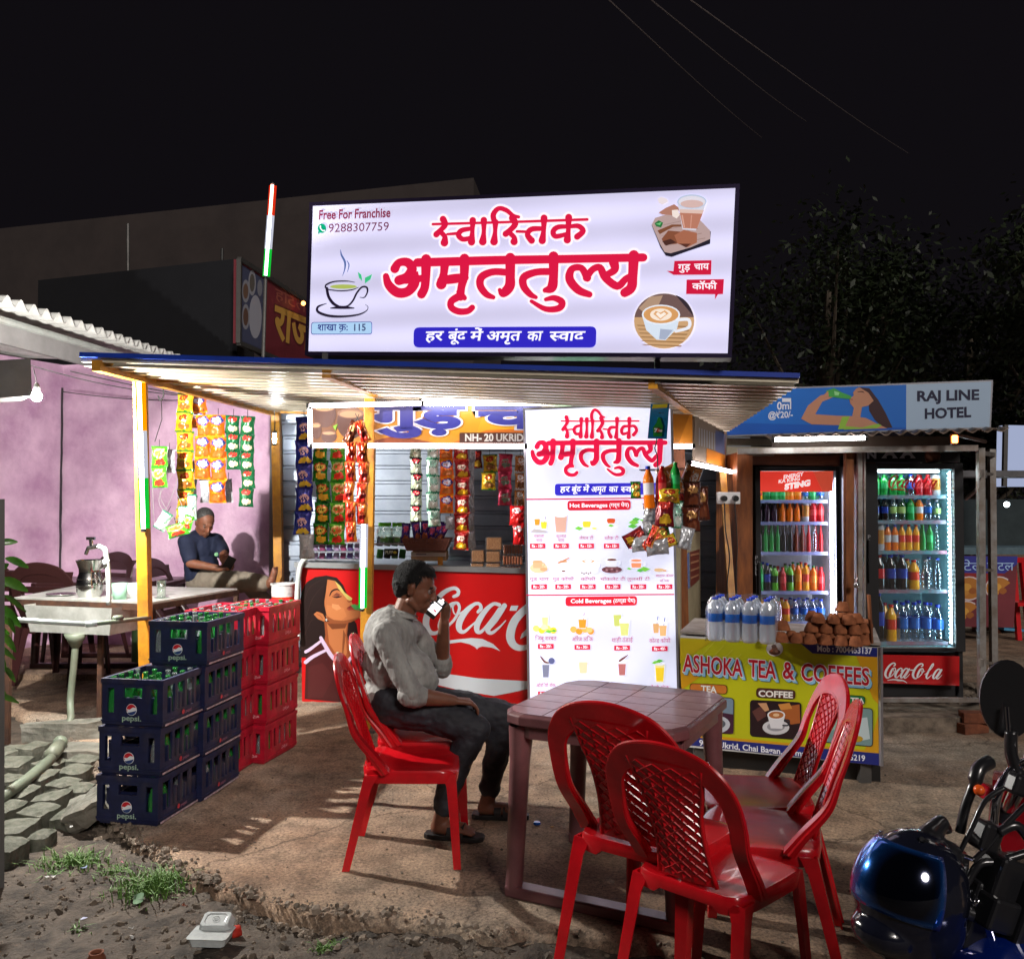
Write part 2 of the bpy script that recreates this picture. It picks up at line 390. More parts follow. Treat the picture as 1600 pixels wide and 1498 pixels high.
def earth_sheet():
    xs = [-160, -60, -25, -12, -7] + [-5 + .045 * i for i in range(115)] + [.6 + .25 * i for i in range(12)] + [4, 6, 10, 25, 60, 160]
    ys = [-60, -20, -6, -1, .5, 1.4] + [1.9 + .04 * i for i in range(95)] + [5.9, 6.5, 8, 10, 14, 22, 40, 90, 260]
    vs = []
    for y in ys:
        for x in xs:
            z = -.055
            if -5 < x < .7 and 1.8 < y < 5.8:
                z += .035 * noise.noise(V((x * 2.2, y * 2.2, 0))) + .030 * abs(noise.noise(V((x * 8, y * 8, 3)))) + .020 * noise.noise(V((x * 19, y * 19, 5)))
            if y > 6.5: z = -.02
            vs.append((x, y, z))
    nx = len(xs); fs = [(j * nx + i, j * nx + i + 1, (j + 1) * nx + i + 1, (j + 1) * nx + i) for j in range(len(ys) - 1) for i in range(nx - 1)]
    m = MB().add(vs, fs); return m
tag(earth_sheet().build('ground', EARTH, smooth=True), kind='structure')
edge = [(-40, 1085), (60, 1128), (120, 1168), (165, 1225), (158, 1268), (205, 1312), (262, 1352), (330, 1385), (400, 1407), (470, 1421), (560, 1432), (640, 1440), (760, 1452), (900, 1462), (1040, 1478), (1200, 1496), (1420, 1530), (1750, 1580)]
E3 = []
for i in range(len(edge) - 1):
    a, b = gr(*edge[i]), gr(*edge[i + 1]); k = max(2, int((b - a).length / .035))
    for j in range(k):
        p = a.lerp(b, j / k); q = 1.0
        p += V((0, 1, 0)) * (.05 * noise.noise(p * 5) + .03 * noise.noise(p * 17)) + V((.03 * noise.noise(p * 13 + V((5, 5, 5))), 0, 0)); E3.append(p)
E3.append(gr(*edge[-1])); E3 += [V((x, 2.35, 0)) for x in (3, 4.5, 7, 12, 24)]
def forecourt():
    m = MB(); rows = [0, .012, .03, .06, .12, .22, .38, .6, .9, 1.3, 1.9, 2.8, 4, 6, 12, 30]
    vs = []; n = len(E3)
    for r in rows:
        for p in E3:
            z = .0 + (.010 * noise.noise(V((p.x * 3, (p.y + r) * 3, 0))) + .006 * noise.noise(V((p.x * 11, (p.y + r) * 11, 9)))) * min(1, r * 3 + .2)
            z -= {0: .05, .012: .032, .03: .016, .06: .006}.get(r, 0) * (1 + noise.noise(V((p.x * 9, r * 40, 4))))
            vs.append((p.x * (1 + r * .0), p.y + r, z))
    fs = [(i * n + k, i * n + k + 1, (i + 1) * n + k + 1, (i + 1) * n + k) for i in range(len(rows) - 1) for k in range(n - 1)]
    m.add(vs, fs)
    base = len(m.v); m.v += [(p.x, p.y - .02 + .02 * noise.noise(p * 20), -.12) for p in E3]
    for k in range(n - 1): m.f.append((base + k, base + k + 1, k + 1, k)); m.m.append(0)
    return m
tag(forecourt().build('forecourt', GM, smooth=True), kind='structure')
def rubble(name, pts, mm, szs, seed=1, flat=.6):
    rnd = random.Random(seed); m = MB()
    for (x, y, z, s) in pts:
        ax = [rnd.uniform(.6, 1.3) * s for _ in range(3)]; ax[2] *= flat
        rot = Euler((rnd.uniform(-.5, .5), rnd.uniform(-.5, .5), rnd.uniform(0, 6.3))).to_matrix()
        vs = []
        for v in [(-1, -1, -1), (1, -1, -1), (1, 1, -1), (-1, 1, -1), (-.8, -.7, 1), (.7, -.8, .8), (.8, .7, 1), (-.7, .8, .7), (0, 0, 1.35)]:
            w = V([v[k] * ax[k] * rnd.uniform(.65, 1.1) for k in range(3)]); vs.append(rot @ w + V((x, y, z)))
        m.add(vs, [(3, 2, 1, 0), (0, 1, 5, 4), (1, 2, 6, 5), (2, 3, 7, 6), (3, 0, 4, 7), (4, 5, 8), (5, 6, 8), (6, 7, 8), (7, 4, 8)])
    return tag(m.build(name, mm), kind='stuff')
rnd = random.Random(3); pts = []
for i in range(2600):
    p = E3[int(rnd.triangular(30, len(E3) - 40, len(E3) * .45))]; d = rnd.gauss(-.02, .05); s = rnd.choice([.003, .004, .006, .009, .014]) * rnd.uniform(.6, 1.2)
    pts.append((p.x + rnd.uniform(-.03, .03), p.y + d, (-.06 if d < -.01 else .002) + s * .3, s))
rubble('edge_rubble', pts, mat('rubble', (.24, .19, .145), .95, scale=9, col2=(.07, .055, .042), bump=.4), None, 4)
pts = []
for i in range(5200):
    x, y = rnd.uniform(-3.2, .9), rnd.uniform(1.9, 3.9)
    s = rnd.choice([.003, .004, .006, .009, .014]) * rnd.uniform(.6, 1.2); pts.append((x, y, -.055 + .035 * noise.noise(V((x * 2.2, y * 2.2, 0))) + .026 * abs(noise.noise(V((x * 8, y * 8, 3)))), s))
def onslab(x, y):
    best = min(E3, key=lambda p: abs(p.x - x)); return y > best.y
rubble('earth_clods', [p for p in pts if not onslab(p[0], p[1])], mat('clod', (.13, .1, .072), .97, scale=20, col2=(.05, .038, .028)), None, 5)
pts = [(rnd.uniform(-1.9, 2.6), rnd.uniform(2.4, 5.2), .004, rnd.choice([.0025, .0035, .005]) ) for _ in range(900)]
rubble('grit', [p for p in pts if onslab(p[0], p[1] - .05)], MATS['rubble'], None, 6)
STONE = mat('sett_stone', (.125, .125, .10), .92, scale=13, col2=(.045, .05, .035), bump=.8, bscale=38)
sp = bpy.data.objects.new('stone_paving', None); SC.collection.objects.link(sp); sp.location = gr(70, 1230); tag(sp, kind='structure')
setts = [(8, 1172, 46, 16), (52, 1166, 34, 13), (92, 1172, 34, 14), (130, 1186, 44, 14), (16, 1193, 60, 16), (78, 1192, 44, 14), (118, 1204, 40, 13), (10, 1216, 42, 16), (62, 1214, 46, 16), (100, 1222, 42, 14), (30, 1236, 50, 17), (82, 1246, 46, 19), (126, 1226, 34, 13), (12, 1258, 40, 16), (60, 1268, 48, 18), (104, 1268, 36, 15), (18, 1290, 70, 26), (66, 1297, 34, 14), (12, 1322, 44, 22)]
rs = random.Random(11)
def stone_mesh(w, d, h, rs):
    m = MB(); n = 5; top = []
    for j in range(n + 1):
        for i in range(n + 1):
            u, v = i / n - .5, j / n - .5; e = max(abs(u), abs(v)) * 2; rr = 1 - .12 * (abs(u * v) * 4)
            top.append((u * w * rr + rs.uniform(-.004, .004), v * d * rr + rs.uniform(-.004, .004), h - (.016 if e > .95 else .004 if e > .55 else 0) + rs.uniform(-.004, .004)))
    fs = [(j * (n + 1) + i, j * (n + 1) + i + 1, (j + 1) * (n + 1) + i + 1, (j + 1) * (n + 1) + i) for j in range(n) for i in range(n)]
    ring = [i for i in range(n + 1)] + [(j + 1) * (n + 1) - 1 for j in range(1, n + 1)] + [n * (n + 1) + i for i in range(n - 1, -1, -1)] + [j * (n + 1) for j in range(n - 1, 0, -1)]
    b = len(top); vs = top + [(top[i][0] * 1.04, top[i][1] * 1.04, -.06) for i in ring]
    fs += [(ring[(k + 1) % len(ring)], ring[k], b + k, b + (k + 1) % len(ring)) for k in range(len(ring))]
    return m.add(vs, fs)
for (x, y, w, d) in setts:
    c = gr(x, y, .02); sc = c.y / F; dy = (gr(x, y + d / 2, .02) - gr(x, y - d / 2, .02)).length
    o = stone_mesh(w * sc * .97, dy * .93, .05 + rs.uniform(-.015, .02), rs).build('stone', STONE, sp)
    o.location = c - sp.location; o.location.z -= .038; o.rotation_euler = (rs.uniform(-.09, .09), rs.uniform(-.09, .09), R(rs.uniform(-16, 4)))
def rock(name, label, cat, p, size, rot, m_, seed=1, rough=.1):
    rr = random.Random(seed); m = MB(); t = thing(name, label, cat, p)
    import bmesh
    b = bmesh.new(); bmesh.ops.create_cube(b, size=1); bmesh.ops.subdivide_edges(b, edges=b.edges, cuts=4, use_grid_fill=True)
    for v in b.verts:
        q = V((v.co.x * size[0], v.co.y * size[1], v.co.z * size[2])); v.co = q + V([noise.noise(q * 7 + V((seed * 3.1, k * 7, 0))) * rough * min(size) for k in range(3)]) + V([noise.noise(q * 23 + V((seed, k * 5, 2))) * rough * .5 * min(size) for k in range(3)])
    me = bpy.data.meshes.new(name); b.to_mesh(me); b.free(); me.materials.append(m_)
    bpy.data.objects.remove(t); o = link(name, me); o.location = p; o.rotation_euler = rot; return tag(o, label, cat)
CONC = mat('old_concrete', (.17, .165, .14), .9, scale=8, col2=(.07, .07, .055), bump=.7, bscale=30, dirt=.5)
rock('broken_slab', 'rough grey-green chunk of broken slab tilted against the front blue crate stack', 'slab', gr(138, 1262, .04), (.2, .2, .1), (.25, -.5, .2), CONC, 2, .35)
rock('kerb_stone', 'long low concrete kerb block below the steel sink', 'kerb', gr(118, 1140, .05), (.62, .12, .12), (0, 0, .25), CONC, 3, .18)
rock('drain_slab', 'thin concrete slab bridging the gutter under the drain pipe', 'slab', gr(135, 1176, .0), (.42, .22, .07), (0, .03, .1), CONC, 4, .2)
def blades(name, c, n, spread, hgt, mm, seed, label=None, cat=None, kind='stuff'):
    rr = random.Random(seed); m = MB()
    for i in range(n):
        a, r = rr.uniform(0, 6.3), abs(rr.gauss(0, spread)); x, y = r * math.cos(a), r * math.sin(a) * .7; lean = rr.uniform(0, 6.3); hh = hgt * rr.uniform(.35, 1.15); w = rr.uniform(.0018, .0042)
        dx, dy = math.cos(lean), math.sin(lean); b = rr.uniform(.2, 1.1) * hh; px_, py_ = -dy * w, dx * w
        p0 = V((c.x + x, c.y + y, c.z - .03)); p1 = p0 + V((dx * b * .35, dy * b * .35, hh * .6)); p2 = p0 + V((dx * b, dy * b, hh * (.95 - .3 * b / hh)))
        s_ = V((px_, py_, 0)); m.add([p0 - s_, p0 + s_, p1 + s_ * .8, p1 - s_ * .8, p2], [(0, 1, 2, 3), (3, 2, 4)])
    return m
GR = mat('grass_blade', (.10, .21, .035), .6, scale=30, col2=(.05, .11, .02))
gm = MB()
for (x, y, n, sp_, hh, sd_) in [(118, 1350, 420, .1, .1, 1), (180, 1362, 200, .07, .07, 2), (85, 1368, 150, .06, .06, 5), (240, 1388, 520, .1, .12, 3), (290, 1375, 120, .05, .07, 9), (118, 1452, 60, .035, .06, 4), (505, 1476, 70, .03, .05, 6), (20, 1330, 60, .05, .06, 7), (60, 1300, 40, .04, .06, 8), (85, 1225, 30, .02, .05, 10), (105, 1275, 40, .03, .05, 11)]:
    q = blades('g', gr(x, y, -.05), n, sp_, hh, None, sd_); gm.add(q.v, q.f)
tag(gm.build('grass', GR), kind='stuff')
PURP = mat('purple_plaster', S(232, 198, 222), .85, scale=2.2, col2=S(192, 150, 184), bump=.5, bscale=26, dirt=.3)
pw = thing('purple_wall', 'stained lilac plaster wall behind the maroon chairs', 'wall', (-4.6, 9.3, 0))
w0, w1, w2 = at(-70, 700, 8.6), at(97, 700, 9.7), at(428, 700, 9.2)
for nm, a, b in (('wall_panel', w0, w1), ('wall_panel', w1, w2)):
    m = MB(); a = V((a.x, a.y, 0)); b = V((b.x, b.y, 0)); d = (b - a); nrm = V((d.y, -d.x, 0)).normalized()
    m.prism([a, b, b + V((0, 0, 3.05)), a + V((0, 0, 3.05))], (0, 0, 0), tuple(-nrm * .15)); m.build(nm, PURP, pw, world=True)
MB().box((w2.x + .035, w2.y - .02, 1.5), (.1, .16, 3.0)).build('corner_pillar', mat('pale_render', (.42, .4, .42), .85, scale=3, bump=.3), pw, world=True)
m = MB(); pr = []
for i in range(26):
    z = .3 + i * .1; pr.append(V((w1.x + .02 * noise.noise(V((0, 0, z * 4))), w1.y - .012, z)))
m.tube(pr, [.012 + .008 * abs(noise.noise(V((3, 1, p.z * 9)))) for p in pr], 5); m.build('wall_crack', mat('crack_dark', (.05, .04, .05), .9), pw, world=True)
yard = MB().box((-4.2, 9.6, .02), (5.2, 3.4, .06)); tag(yard.build('yard_floor', GM), kind='structure')
ASB = mat('asbestos_sheet', (.62, .62, .6), .8, scale=5, col2=(.42, .42, .4), bump=.2)
rl = thing('corrugated_roof', 'grey wavy cement roof sheet over the lilac wall', 'roof', at(0, 480, 6.6))
p0, p1 = at(-110, 428, 5.9), at(292, 562, 9.3); e = (p1 - p0); Lr = e.length; eh = V((e.x, e.y, 0)).normalized(); back = V((-eh.y, eh.x, 0)) * 1 + V((0, 0, .05))
NW = 23; m = MB(); vs = []; n = NW * 12
for j, q in enumerate((0, 2.6)):
    for i in range(n + 1):
        t = i / n; z = .036 * math.cos(t * NW * 2 * math.pi); p = p0.lerp(p1, t) + back * q; vs.append(p + V((0, 0, z)))
for j, q in enumerate((0, 2.6)):
    for i in range(n + 1):
        t = i / n; z = .036 * math.cos(t * NW * 2 * math.pi) - .009; p = p0.lerp(p1, t) + back * q; vs.append(p + V((0, 0, z)))
k = n + 1; fs = []
for i in range(n):
    fs += [(i, i + 1, k + i + 1, k + i), (2 * k + i, 3 * k + i, 3 * k + i + 1, 2 * k + i + 1), (i + 1, i, 2 * k + i, 2 * k + i + 1)]
m.add(vs, fs); m.build('roof_sheet', ASB, rl, world=True, auto=60)
off = V((0, 0, -.15))
MB().tube([p0 + off + back * .05, p1 + off + back * .05], .03, 8).build('eave_pipe', mat('grey_pipe', (.36, .38, .36), .6, scale=9, dirt=.5), rl, world=True)
MB().bar(p0 + V((0, 0, -.2)) + back * .18, p1 + V((0, 0, -.2)) + back * .18, .04, .2).build('eave_board', mat('grey_board', (.28, .27, .27), .8, scale=4), rl, world=True)
aw = thing('tin_awning', 'dark tin box awning at the left edge above the bright bulb', 'awning', at(20, 600, 4.9))
q = [at(-60, 566, 4.7), at(48, 560, 4.9), at(50, 618, 4.9), at(-60, 626, 4.7)]
m = MB(); quad_panel(m, q, plane_of(q), .3); m.build('awning_box', mat('dark_tin', (.12, .115, .11), .5, .6, scale=5), aw, world=True)
BP = at(57, 619, 5.02)
lb = thing('light_bulb', 'bright white bulb hanging at the corner of the dark tin awning', 'bulb', BP)
MB().sphere((0, 0, 0), .026, 14).build('glass_bulb', lamp('bulb_glow', (1, .96, .9), 25000), lb, smooth=True)
MB().lathe([(.012, .024), (.016, .03), (.016, .06), (.008, .075)], 10).build('bulb_holder', mat('black_plastic', (.02, .02, .02), .4), lb, smooth=True)
MB().tube([(0, 0, .07), (-.01, 0, .12), (-.03, .02, .16)], .003, 5).build('flex', MATS['black_plastic'], lb)
fb = thing('far_building', 'large plain beige building block dim against the night sky', 'building', (-8, 24, 0))
a, b = at(-60, 362, 26.5), at(740, 278, 22); zt = b.z
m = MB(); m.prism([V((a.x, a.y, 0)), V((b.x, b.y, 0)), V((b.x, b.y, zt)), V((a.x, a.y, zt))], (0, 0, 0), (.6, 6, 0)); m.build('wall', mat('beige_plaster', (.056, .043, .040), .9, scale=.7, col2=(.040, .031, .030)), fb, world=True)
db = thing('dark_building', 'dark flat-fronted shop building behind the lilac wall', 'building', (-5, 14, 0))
a, b = at(60, 412, 13.4), at(372, 404, 12.2); m = MB(); m.prism([V((a.x, a.y, 0)), V((b.x, b.y, 0)), V((b.x, b.y, b.z)), V((a.x, a.y, b.z))], (0, 0, 0), (-1.5, 6, 0)); m.build('wall', mat('soot_wall', (.010, .0105, .014), .9, scale=1), db, world=True)  # even near-black wall colour
MB().tube([(b.x - .35, b.y + .4, b.z - .3), (b.x - .35, b.y + .4, b.z + .25)], .02).build('rod', MATS['black_plastic'], db, world=True)
a2 = at(200, 350, 15); MB().tube([(a2.x, a2.y, a2.z), (a2.x + .02, a2.y, a2.z - 1.6)], .03).build('mast', MATS['dark_tin'], db, world=True)
ha, hb = at(374, 405, 12.0), at(505, 488, 15.4); hc = V((ha.x, ha.y, at(374, 536, 12).z)); hq = [ha, V((hb.x, hb.y, ha.z)), V((hb.x, hb.y, hc.z)), hc]
ho = thing('hoarding', 'dim maroon hoarding with yellow Hindi letters behind the canopy', 'hoarding', hc)
nh = plane_of(hq); m = MB(); quad_panel(m, hq, nh, .08); m.build('board', mat('maroon_board', S(120, 44, 54), .6, scale=2), ho, world=True)
m = MB()
for i in range(4): m.bar(hq[i], hq[(i + 1) % 4], .06)
m.build('frame', MATS['dark_tin'], ho, world=True)
P_ = Print(ha, nh)
P_.poly([(377, 413), (412, 436), (410, 560), (377, 536)], S(70, 74, 100), 0)
for (x, y, rx, ry, c) in [(394, 442, 6, 20, (150, 150, 160)), (394, 442, 4, 14, (96, 90, 84)), (384, 455, 6, 18, (140, 140, 150)), (384, 455, 4, 12, (110, 84, 70)), (399, 495, 10, 34, (160, 160, 172)), (384, 495, 6, 20, (140, 140, 150)), (384, 495, 4, 14, (96, 70, 60)), (406, 450, 4, 13, (130, 130, 140))]: P_.ell(x, y, rx, ry, S(*c), 1 + (rx < 5))
P_.text('राज', (428, 525), (484, 548), 74, S(196, 150, 70), 3, .03, up=(0.06, -1), out=.03, outc=S(90, 30, 36))
P_.text('होटल', (430, 466), (478, 489), 24, S(150, 80, 70), 2, .01, up=(.05, -1))
P_.build('lettering', print_mat('print_matt', rough=.6), ho)
sl = thing('small_lamp', 'tiny orange lamp on the corner of the maroon hoarding', 'lamp', at(474, 474, 14))
MB().sphere((0, 0, 0), .035, 10).build('glow_bead', lamp('orange_bead', (1, .35, .08), 8, 'NONE'), sl); MB().tube([(0, .0, 0), (0, .25, -.02)], .012).build('stem', MATS['dark_tin'], sl)
def neon(name, label, pts, segs, r, grp=None, cat='tube light', s=26, housing=None):
    """pts: two world points; segs: list of (t0,t1,material)"""
    t = thing(name, label, cat, pts[0] if pts[0].z < pts[1].z else pts[1], group=grp)
    for a, b, mm in segs: MB().tube([pts[0].lerp(pts[1], a), pts[0].lerp(pts[1], b)], r, 8).build('glow_tube', mm, t, world=True, smooth=True)
    d = (pts[1] - pts[0]).normalized()
    for p_, q_ in ((pts[0] - d * .02, pts[0]), (pts[1], pts[1] + d * .02)): MB().tube([p_, q_], r * 1.25, 8).build('end_cap', MATS['black_plastic'], t, world=True)
    if housing:  # housing: glowing bars added behind the tube to paint its coloured halo
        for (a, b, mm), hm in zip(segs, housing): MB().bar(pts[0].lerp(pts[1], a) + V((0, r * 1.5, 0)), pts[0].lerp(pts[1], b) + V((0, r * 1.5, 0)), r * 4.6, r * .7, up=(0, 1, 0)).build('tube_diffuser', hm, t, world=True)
    return t
mat('white_plastic', (.75, .75, .75), .4); HR_, HO_, HW_, HG_ = lamp('diffuser_red', (1, .04, .01), .7), lamp('diffuser_orange', (1, .26, .0), 1.5), lamp('diffuser_white', (.7, .72, .85), .8), lamp('diffuser_green', (.01, .8, .06), .7)  # glow colours of the painted tube halos
RED_L = lamp('neon_red', (1, .42, .3), 7); WHT_L = lamp('neon_white', (.92, .96, 1), 9); GRN_L = lamp('neon_green', (.5, 1, .65), 6)
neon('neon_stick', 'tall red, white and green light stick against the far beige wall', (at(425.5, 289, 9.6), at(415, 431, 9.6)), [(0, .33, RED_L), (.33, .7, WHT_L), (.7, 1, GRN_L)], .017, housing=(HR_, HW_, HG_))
MB().tube([at(415, 431, 9.62), at(410, 600, 9.62)], .02).build('stick_mast', MATS['dark_tin'])
o = bpy.data.objects['stick_mast']; tag(o, 'thin dark mast carrying the tall three-colour light stick', 'mast')
TIN = mat('galvanised_sheet', S(150, 160, 174), .42, .55, scale=2.2, col2=S(122, 132, 146), bump=.08, bscale=12)
def siding(name, x0, x1, y, z0, z1, pitch, parent=None, label=None, yaw=0):
    m = MB(); z = z0; prof = []
    while z < z1:
        prof += [(z, 0), (z + pitch * .72, 0), (z + pitch * .78, .022), (z + pitch * .94, .022)]; z += pitch
    prof = [(min(a, z1), b) for a, b in prof]; n = len(prof); vs = []
    for x in (x0, x1):
        for a, b in prof: vs.append((x, y + b, a))
    m.add(vs, [(i, n + i, n + i + 1, i + 1) for i in range(n - 1)])
    o = m.build(name, TIN, parent, world=parent is not None); return o
rw = thing('sheet_metal_wall', 'ribbed grey sheet-metal rear wall of the snack stall', 'wall', (0, 8.0, 0))
xL, xR = at(438, 700, 8).x, at(1175, 700, 8).x
xs = [xL, xL + (xR - xL) * .34, xL + (xR - xL) * .67, xR]
for i in range(3): siding('sheet_panel', xs[i], xs[i + 1] - .006, 8.0 + .004 * i, 0, 2.62, .135, rw)
YEL = mat('yellow_pole', S(196, 138, 34), .45, scale=7, col2=S(150, 96, 26), dirt=.35, bump=.15, bscale=30)
WOODB = mat('brown_wood', S(140, 82, 40), .5, scale=4, col2=S(96, 52, 26), bump=.25, stretch=(6, 6, 1))
cq = [at(130, 563, 4.95), at(1246, 596, 4.75), at(1140, 668, 7.0), at(425, 640, 7.9)]
ca = thing('canopy', 'long ribbed metal canopy with a blue front edge over the stall', 'canopy', cq[0])
CAN = mat('canopy_sheet', S(192, 184, 164), .34, .5, scale=3, col2=S(150, 140, 120), stretch=(1, 4, 1))
m = MB(); NV = 144; vs = []
for j in range(NV + 1):
    v = j / NV; ph = (v * 18) % 1; z = -.03 if ph < .45 else (0 if ph > .55 and ph < .92 else -.015)
    for i in range(5): vs.append(bil(cq, i / 4, v) + V((0, 0, z)))
m.add(vs, [(j * 5 + i, j * 5 + i + 1, j * 5 + i + 6, j * 5 + i + 5) for j in range(NV) for i in range(4)])
m.build('roof_sheet', CAN, ca, world=True)
m = MB().bar(cq[0] + V((0, -.03, .026)), cq[1] + V((0, -.03, .026)), .03, .026); m.build('blue_edge', mat('blue_trim', S(28, 62, 170), .4, .2), ca, world=True)
m = MB().bar(cq[0] + V((0, -.01, -.0)), cq[1] + V((0, -.01, -.0)), .03, .022); m.build('front_lip', mat('cream_trim', S(222, 214, 190), .4, .3), ca, world=True)
def beam(p, q, w=.05, h=.06, name='beam'): MB().bar(p, q, w, h).build(name, YEL, ca, world=True)
beam(at(150, 571, 4.9), at(425, 643, 7.8)); beam(at(510, 582, 4.95), at(655, 640, 7.3)); beam(at(1020, 596, 4.8), at(1100, 655, 6.9), .05, .08)
beam(at(222, 593, 5.55), at(577, 606, 6.0), .03, .03); beam(at(440, 642, 7.7), at(1120, 664, 7.0), .04, .04)
for (x, y0, y1, Y) in [(508, 552, 591, 4.97), (1027, 552, 600, 4.8)]:
    MB().bar(at(x, y0, Y), at(x, y1, Y), .028).build('sign_bracket', MATS['dark_tin'], ca, world=True)
def post(px0, py0, px1, Y, w=.07, label='', mm=None, name='post'):
    a = at(px0, py0, Y); g = gr(px1, HOR + H * F / Y); g = V((g.x, Y, 0)); o = thing(name, label, 'post', g)
    MB().bar(g, a, w, w).build('shaft', mm or YEL, o, world=True, bevel=.004); MB().box((g.x, g.y, .01), (w * 2, w * 2, .02)).build('foot_plate', MATS['dark_tin'], o, world=True); return o
post(219, 590, 236, 5.5, .068, 'yellow canopy post carrying the orange, white and green tube')
post(579, 606, 572, 6.15, .075, 'yellow post in front of the red counter, behind the seated man')
post(431, 636, 441, 7.9, .075, 'yellow post at the corner of the lilac wall')
post(1056, 610, 1066, 6.25, .09, 'brown timber post behind the lit menu board', WOODB)
ORG_L = lamp('tube_orange', (1, .66, .3), 16); WH2 = lamp('tube_white', (.95, .97, 1), 20); GR2 = lamp('tube_green', (.45, 1, .55), 14)
PNK = lamp('tube_pinkish', (1, .86, .88), 17); HOT = lamp('tube_hot', (1, .98, .95), 26)
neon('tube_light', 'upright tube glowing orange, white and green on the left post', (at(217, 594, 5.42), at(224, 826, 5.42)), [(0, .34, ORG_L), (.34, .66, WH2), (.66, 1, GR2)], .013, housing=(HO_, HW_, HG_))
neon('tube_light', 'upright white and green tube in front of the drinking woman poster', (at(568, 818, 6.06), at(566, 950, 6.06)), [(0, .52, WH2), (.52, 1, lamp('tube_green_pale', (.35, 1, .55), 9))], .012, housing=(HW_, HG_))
neon('tube_light', 'long bright white tube with a green end over the menu board', (at(660, 629, 6.0), at(940, 627, 6.0)), [(0, .72, HOT), (.72, 1, lamp('tube_green_white', (.55, 1, .7), 16))], .022)
neon('tube_light', 'thin white tube along the top left of the orange banner', (at(484, 634, 5.86), at(658, 630, 5.86)), [(0, 1, PNK)], .015)
neon('tube_light', 'short upright tube at the left end of the orange banner', (at(484, 640, 5.86), at(485, 693, 5.86)), [(0, 1, PNK)], .014)
neon('tube_light', 'thin white tube under the orange banner', (at(489, 696, 5.86), at(819, 697, 5.86)), [(0, 1, PNK)], .015)
neon('tube_light', 'thin pinkish tube above the top right corner of the menu board', (at(942, 627, 6.0), at(1079, 622, 6.0)), [(0, 1, PNK)], .015)
neon('tube_light', 'bright tube running back under the right end of the canopy', (at(1081, 624, 5.98), at(1137, 656, 7.0)), [(0, 1, HOT)], .013)
neon('tube_light', 'stub of tube beside the right edge of the menu board', (at(1052, 697, 6.02), at(1081, 697, 6.02)), [(0, 1, PNK)], .015)
neon('tube_light', 'slanting tube below the pale side banner', (at(1078, 723, 6.0), at(1143, 737, 6.9)), [(0, 1, PNK)], .015)
neon('tube_light', 'small white tube hanging by the yellow corner post', (at(429, 677, 7.5), at(429, 692, 7.5)), [(0, 1, lamp('tube_corner', (.95, .97, 1), 260))], .014)
tag(MB().tube([at(429, 640, 7.5), at(429.5, 660, 7.5), at(429, 676, 7.5)], .004, 5).build('lamp_wire', MATS['black_plastic']), 'short wire holding the small tube by the corner post', 'wire')
def board(name, label, cat, q, th, edgecol=None, frame=0, facem=None, framem=None):
    N = plane_of(q); o = thing(name, label, cat, (q[3] + q[2]) / 2); m = MB(); quad_panel(m, q, N, th); m.build('board', edgecol, o, world=True)
    if frame:
        m = MB(); c = sum(q, V()) / 4
        for i in range(4):
            a, b = q[i], q[(i + 1) % 4]; d = (b - a).normalized(); s_ = N.cross(d).normalized() * frame
            if (c - a).dot(s_) > 0: s_ = -s_
            dd = d * frame if i % 2 == 0 else d * 0
            m.prism([a - dd, b + dd, b + dd + s_, a - dd + s_], tuple(N * .008), tuple(-N * (th + .004)))
        m.build('frame', framem, o, world=True)
    return o, Print(q[0], N)
q = [at(486, 637, 6.12), at(1082, 628, 6.12), at(1082, 694, 6.12), at(486, 694, 6.12)]
o, P_ = board('banner', 'orange banner with big blue Hindi letters framed by white tubes', 'banner', q, .02, mat('orange_flex', S(206, 132, 30), .5))
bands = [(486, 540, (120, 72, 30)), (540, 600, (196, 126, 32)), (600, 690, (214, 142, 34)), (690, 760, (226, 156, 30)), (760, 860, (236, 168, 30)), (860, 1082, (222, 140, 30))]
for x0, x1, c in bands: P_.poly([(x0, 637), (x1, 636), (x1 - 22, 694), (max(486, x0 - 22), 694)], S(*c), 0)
P_.poly([(700, 694), (760, 672), (850, 668), (850, 694)], S(224, 120, 24), 1); P_.poly([(560, 694), (620, 680), (690, 694)], S(150, 70, 24), 1)
for (x, y, rx, ry) in [(507, 648, 18, 20), (548, 660, 22, 26), (494, 672, 8, 14), (514, 682, 12, 10)]:
    P_.ell(x, y, rx, ry, S(92, 56, 44), 2); P_.ell(x, y - ry * .55, rx * .95, ry * .3, S(150, 110, 84), 3); P_.ell(x, y - ry * .5, rx * .78, ry * .2, S(196, 150, 110), 4)
P_.poly([(520, 666), (528, 662), (524, 672)], S(130, 190, 40), 4)
P_.text('गुड़', (583, 668), (720, 668), 54, S(52, 54, 150), 5, .045, up=(0, -1), out=.03, outc=S(236, 232, 240))
P_.text('च', (748, 668), (838, 668), 54, S(52, 54, 150), 5, .045, up=(0, -1), out=.03, outc=S(236, 232, 240))
P_.poly([(718, 676), (838, 676), (838, 692), (718, 692)], S(86, 44, 30), 5)
P_.text('NH- 20 UKRID CHAI', (726, 689), (856, 689), 16, S(240, 236, 230), 6, .03, up=(0, -1))
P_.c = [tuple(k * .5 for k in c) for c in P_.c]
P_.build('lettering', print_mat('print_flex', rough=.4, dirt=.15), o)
q = [at(1086, 641, 6.2), at(1136, 660, 7.15), at(1136, 733, 7.15), at(1086, 718, 6.2)]
o, P_ = board('banner', 'pale weathered side banner with a blue and orange corner', 'banner', q, .02, mat('pale_flex', S(150, 138, 120), .6, scale=3, dirt=.4))
P_.poly([(1118, 672), (1134, 679), (1134, 712), (1118, 705)], S(104, 112, 150), 1); P_.poly([(1104, 700), (1136, 712), (1136, 731), (1104, 722)], S(226, 140, 50), 1)
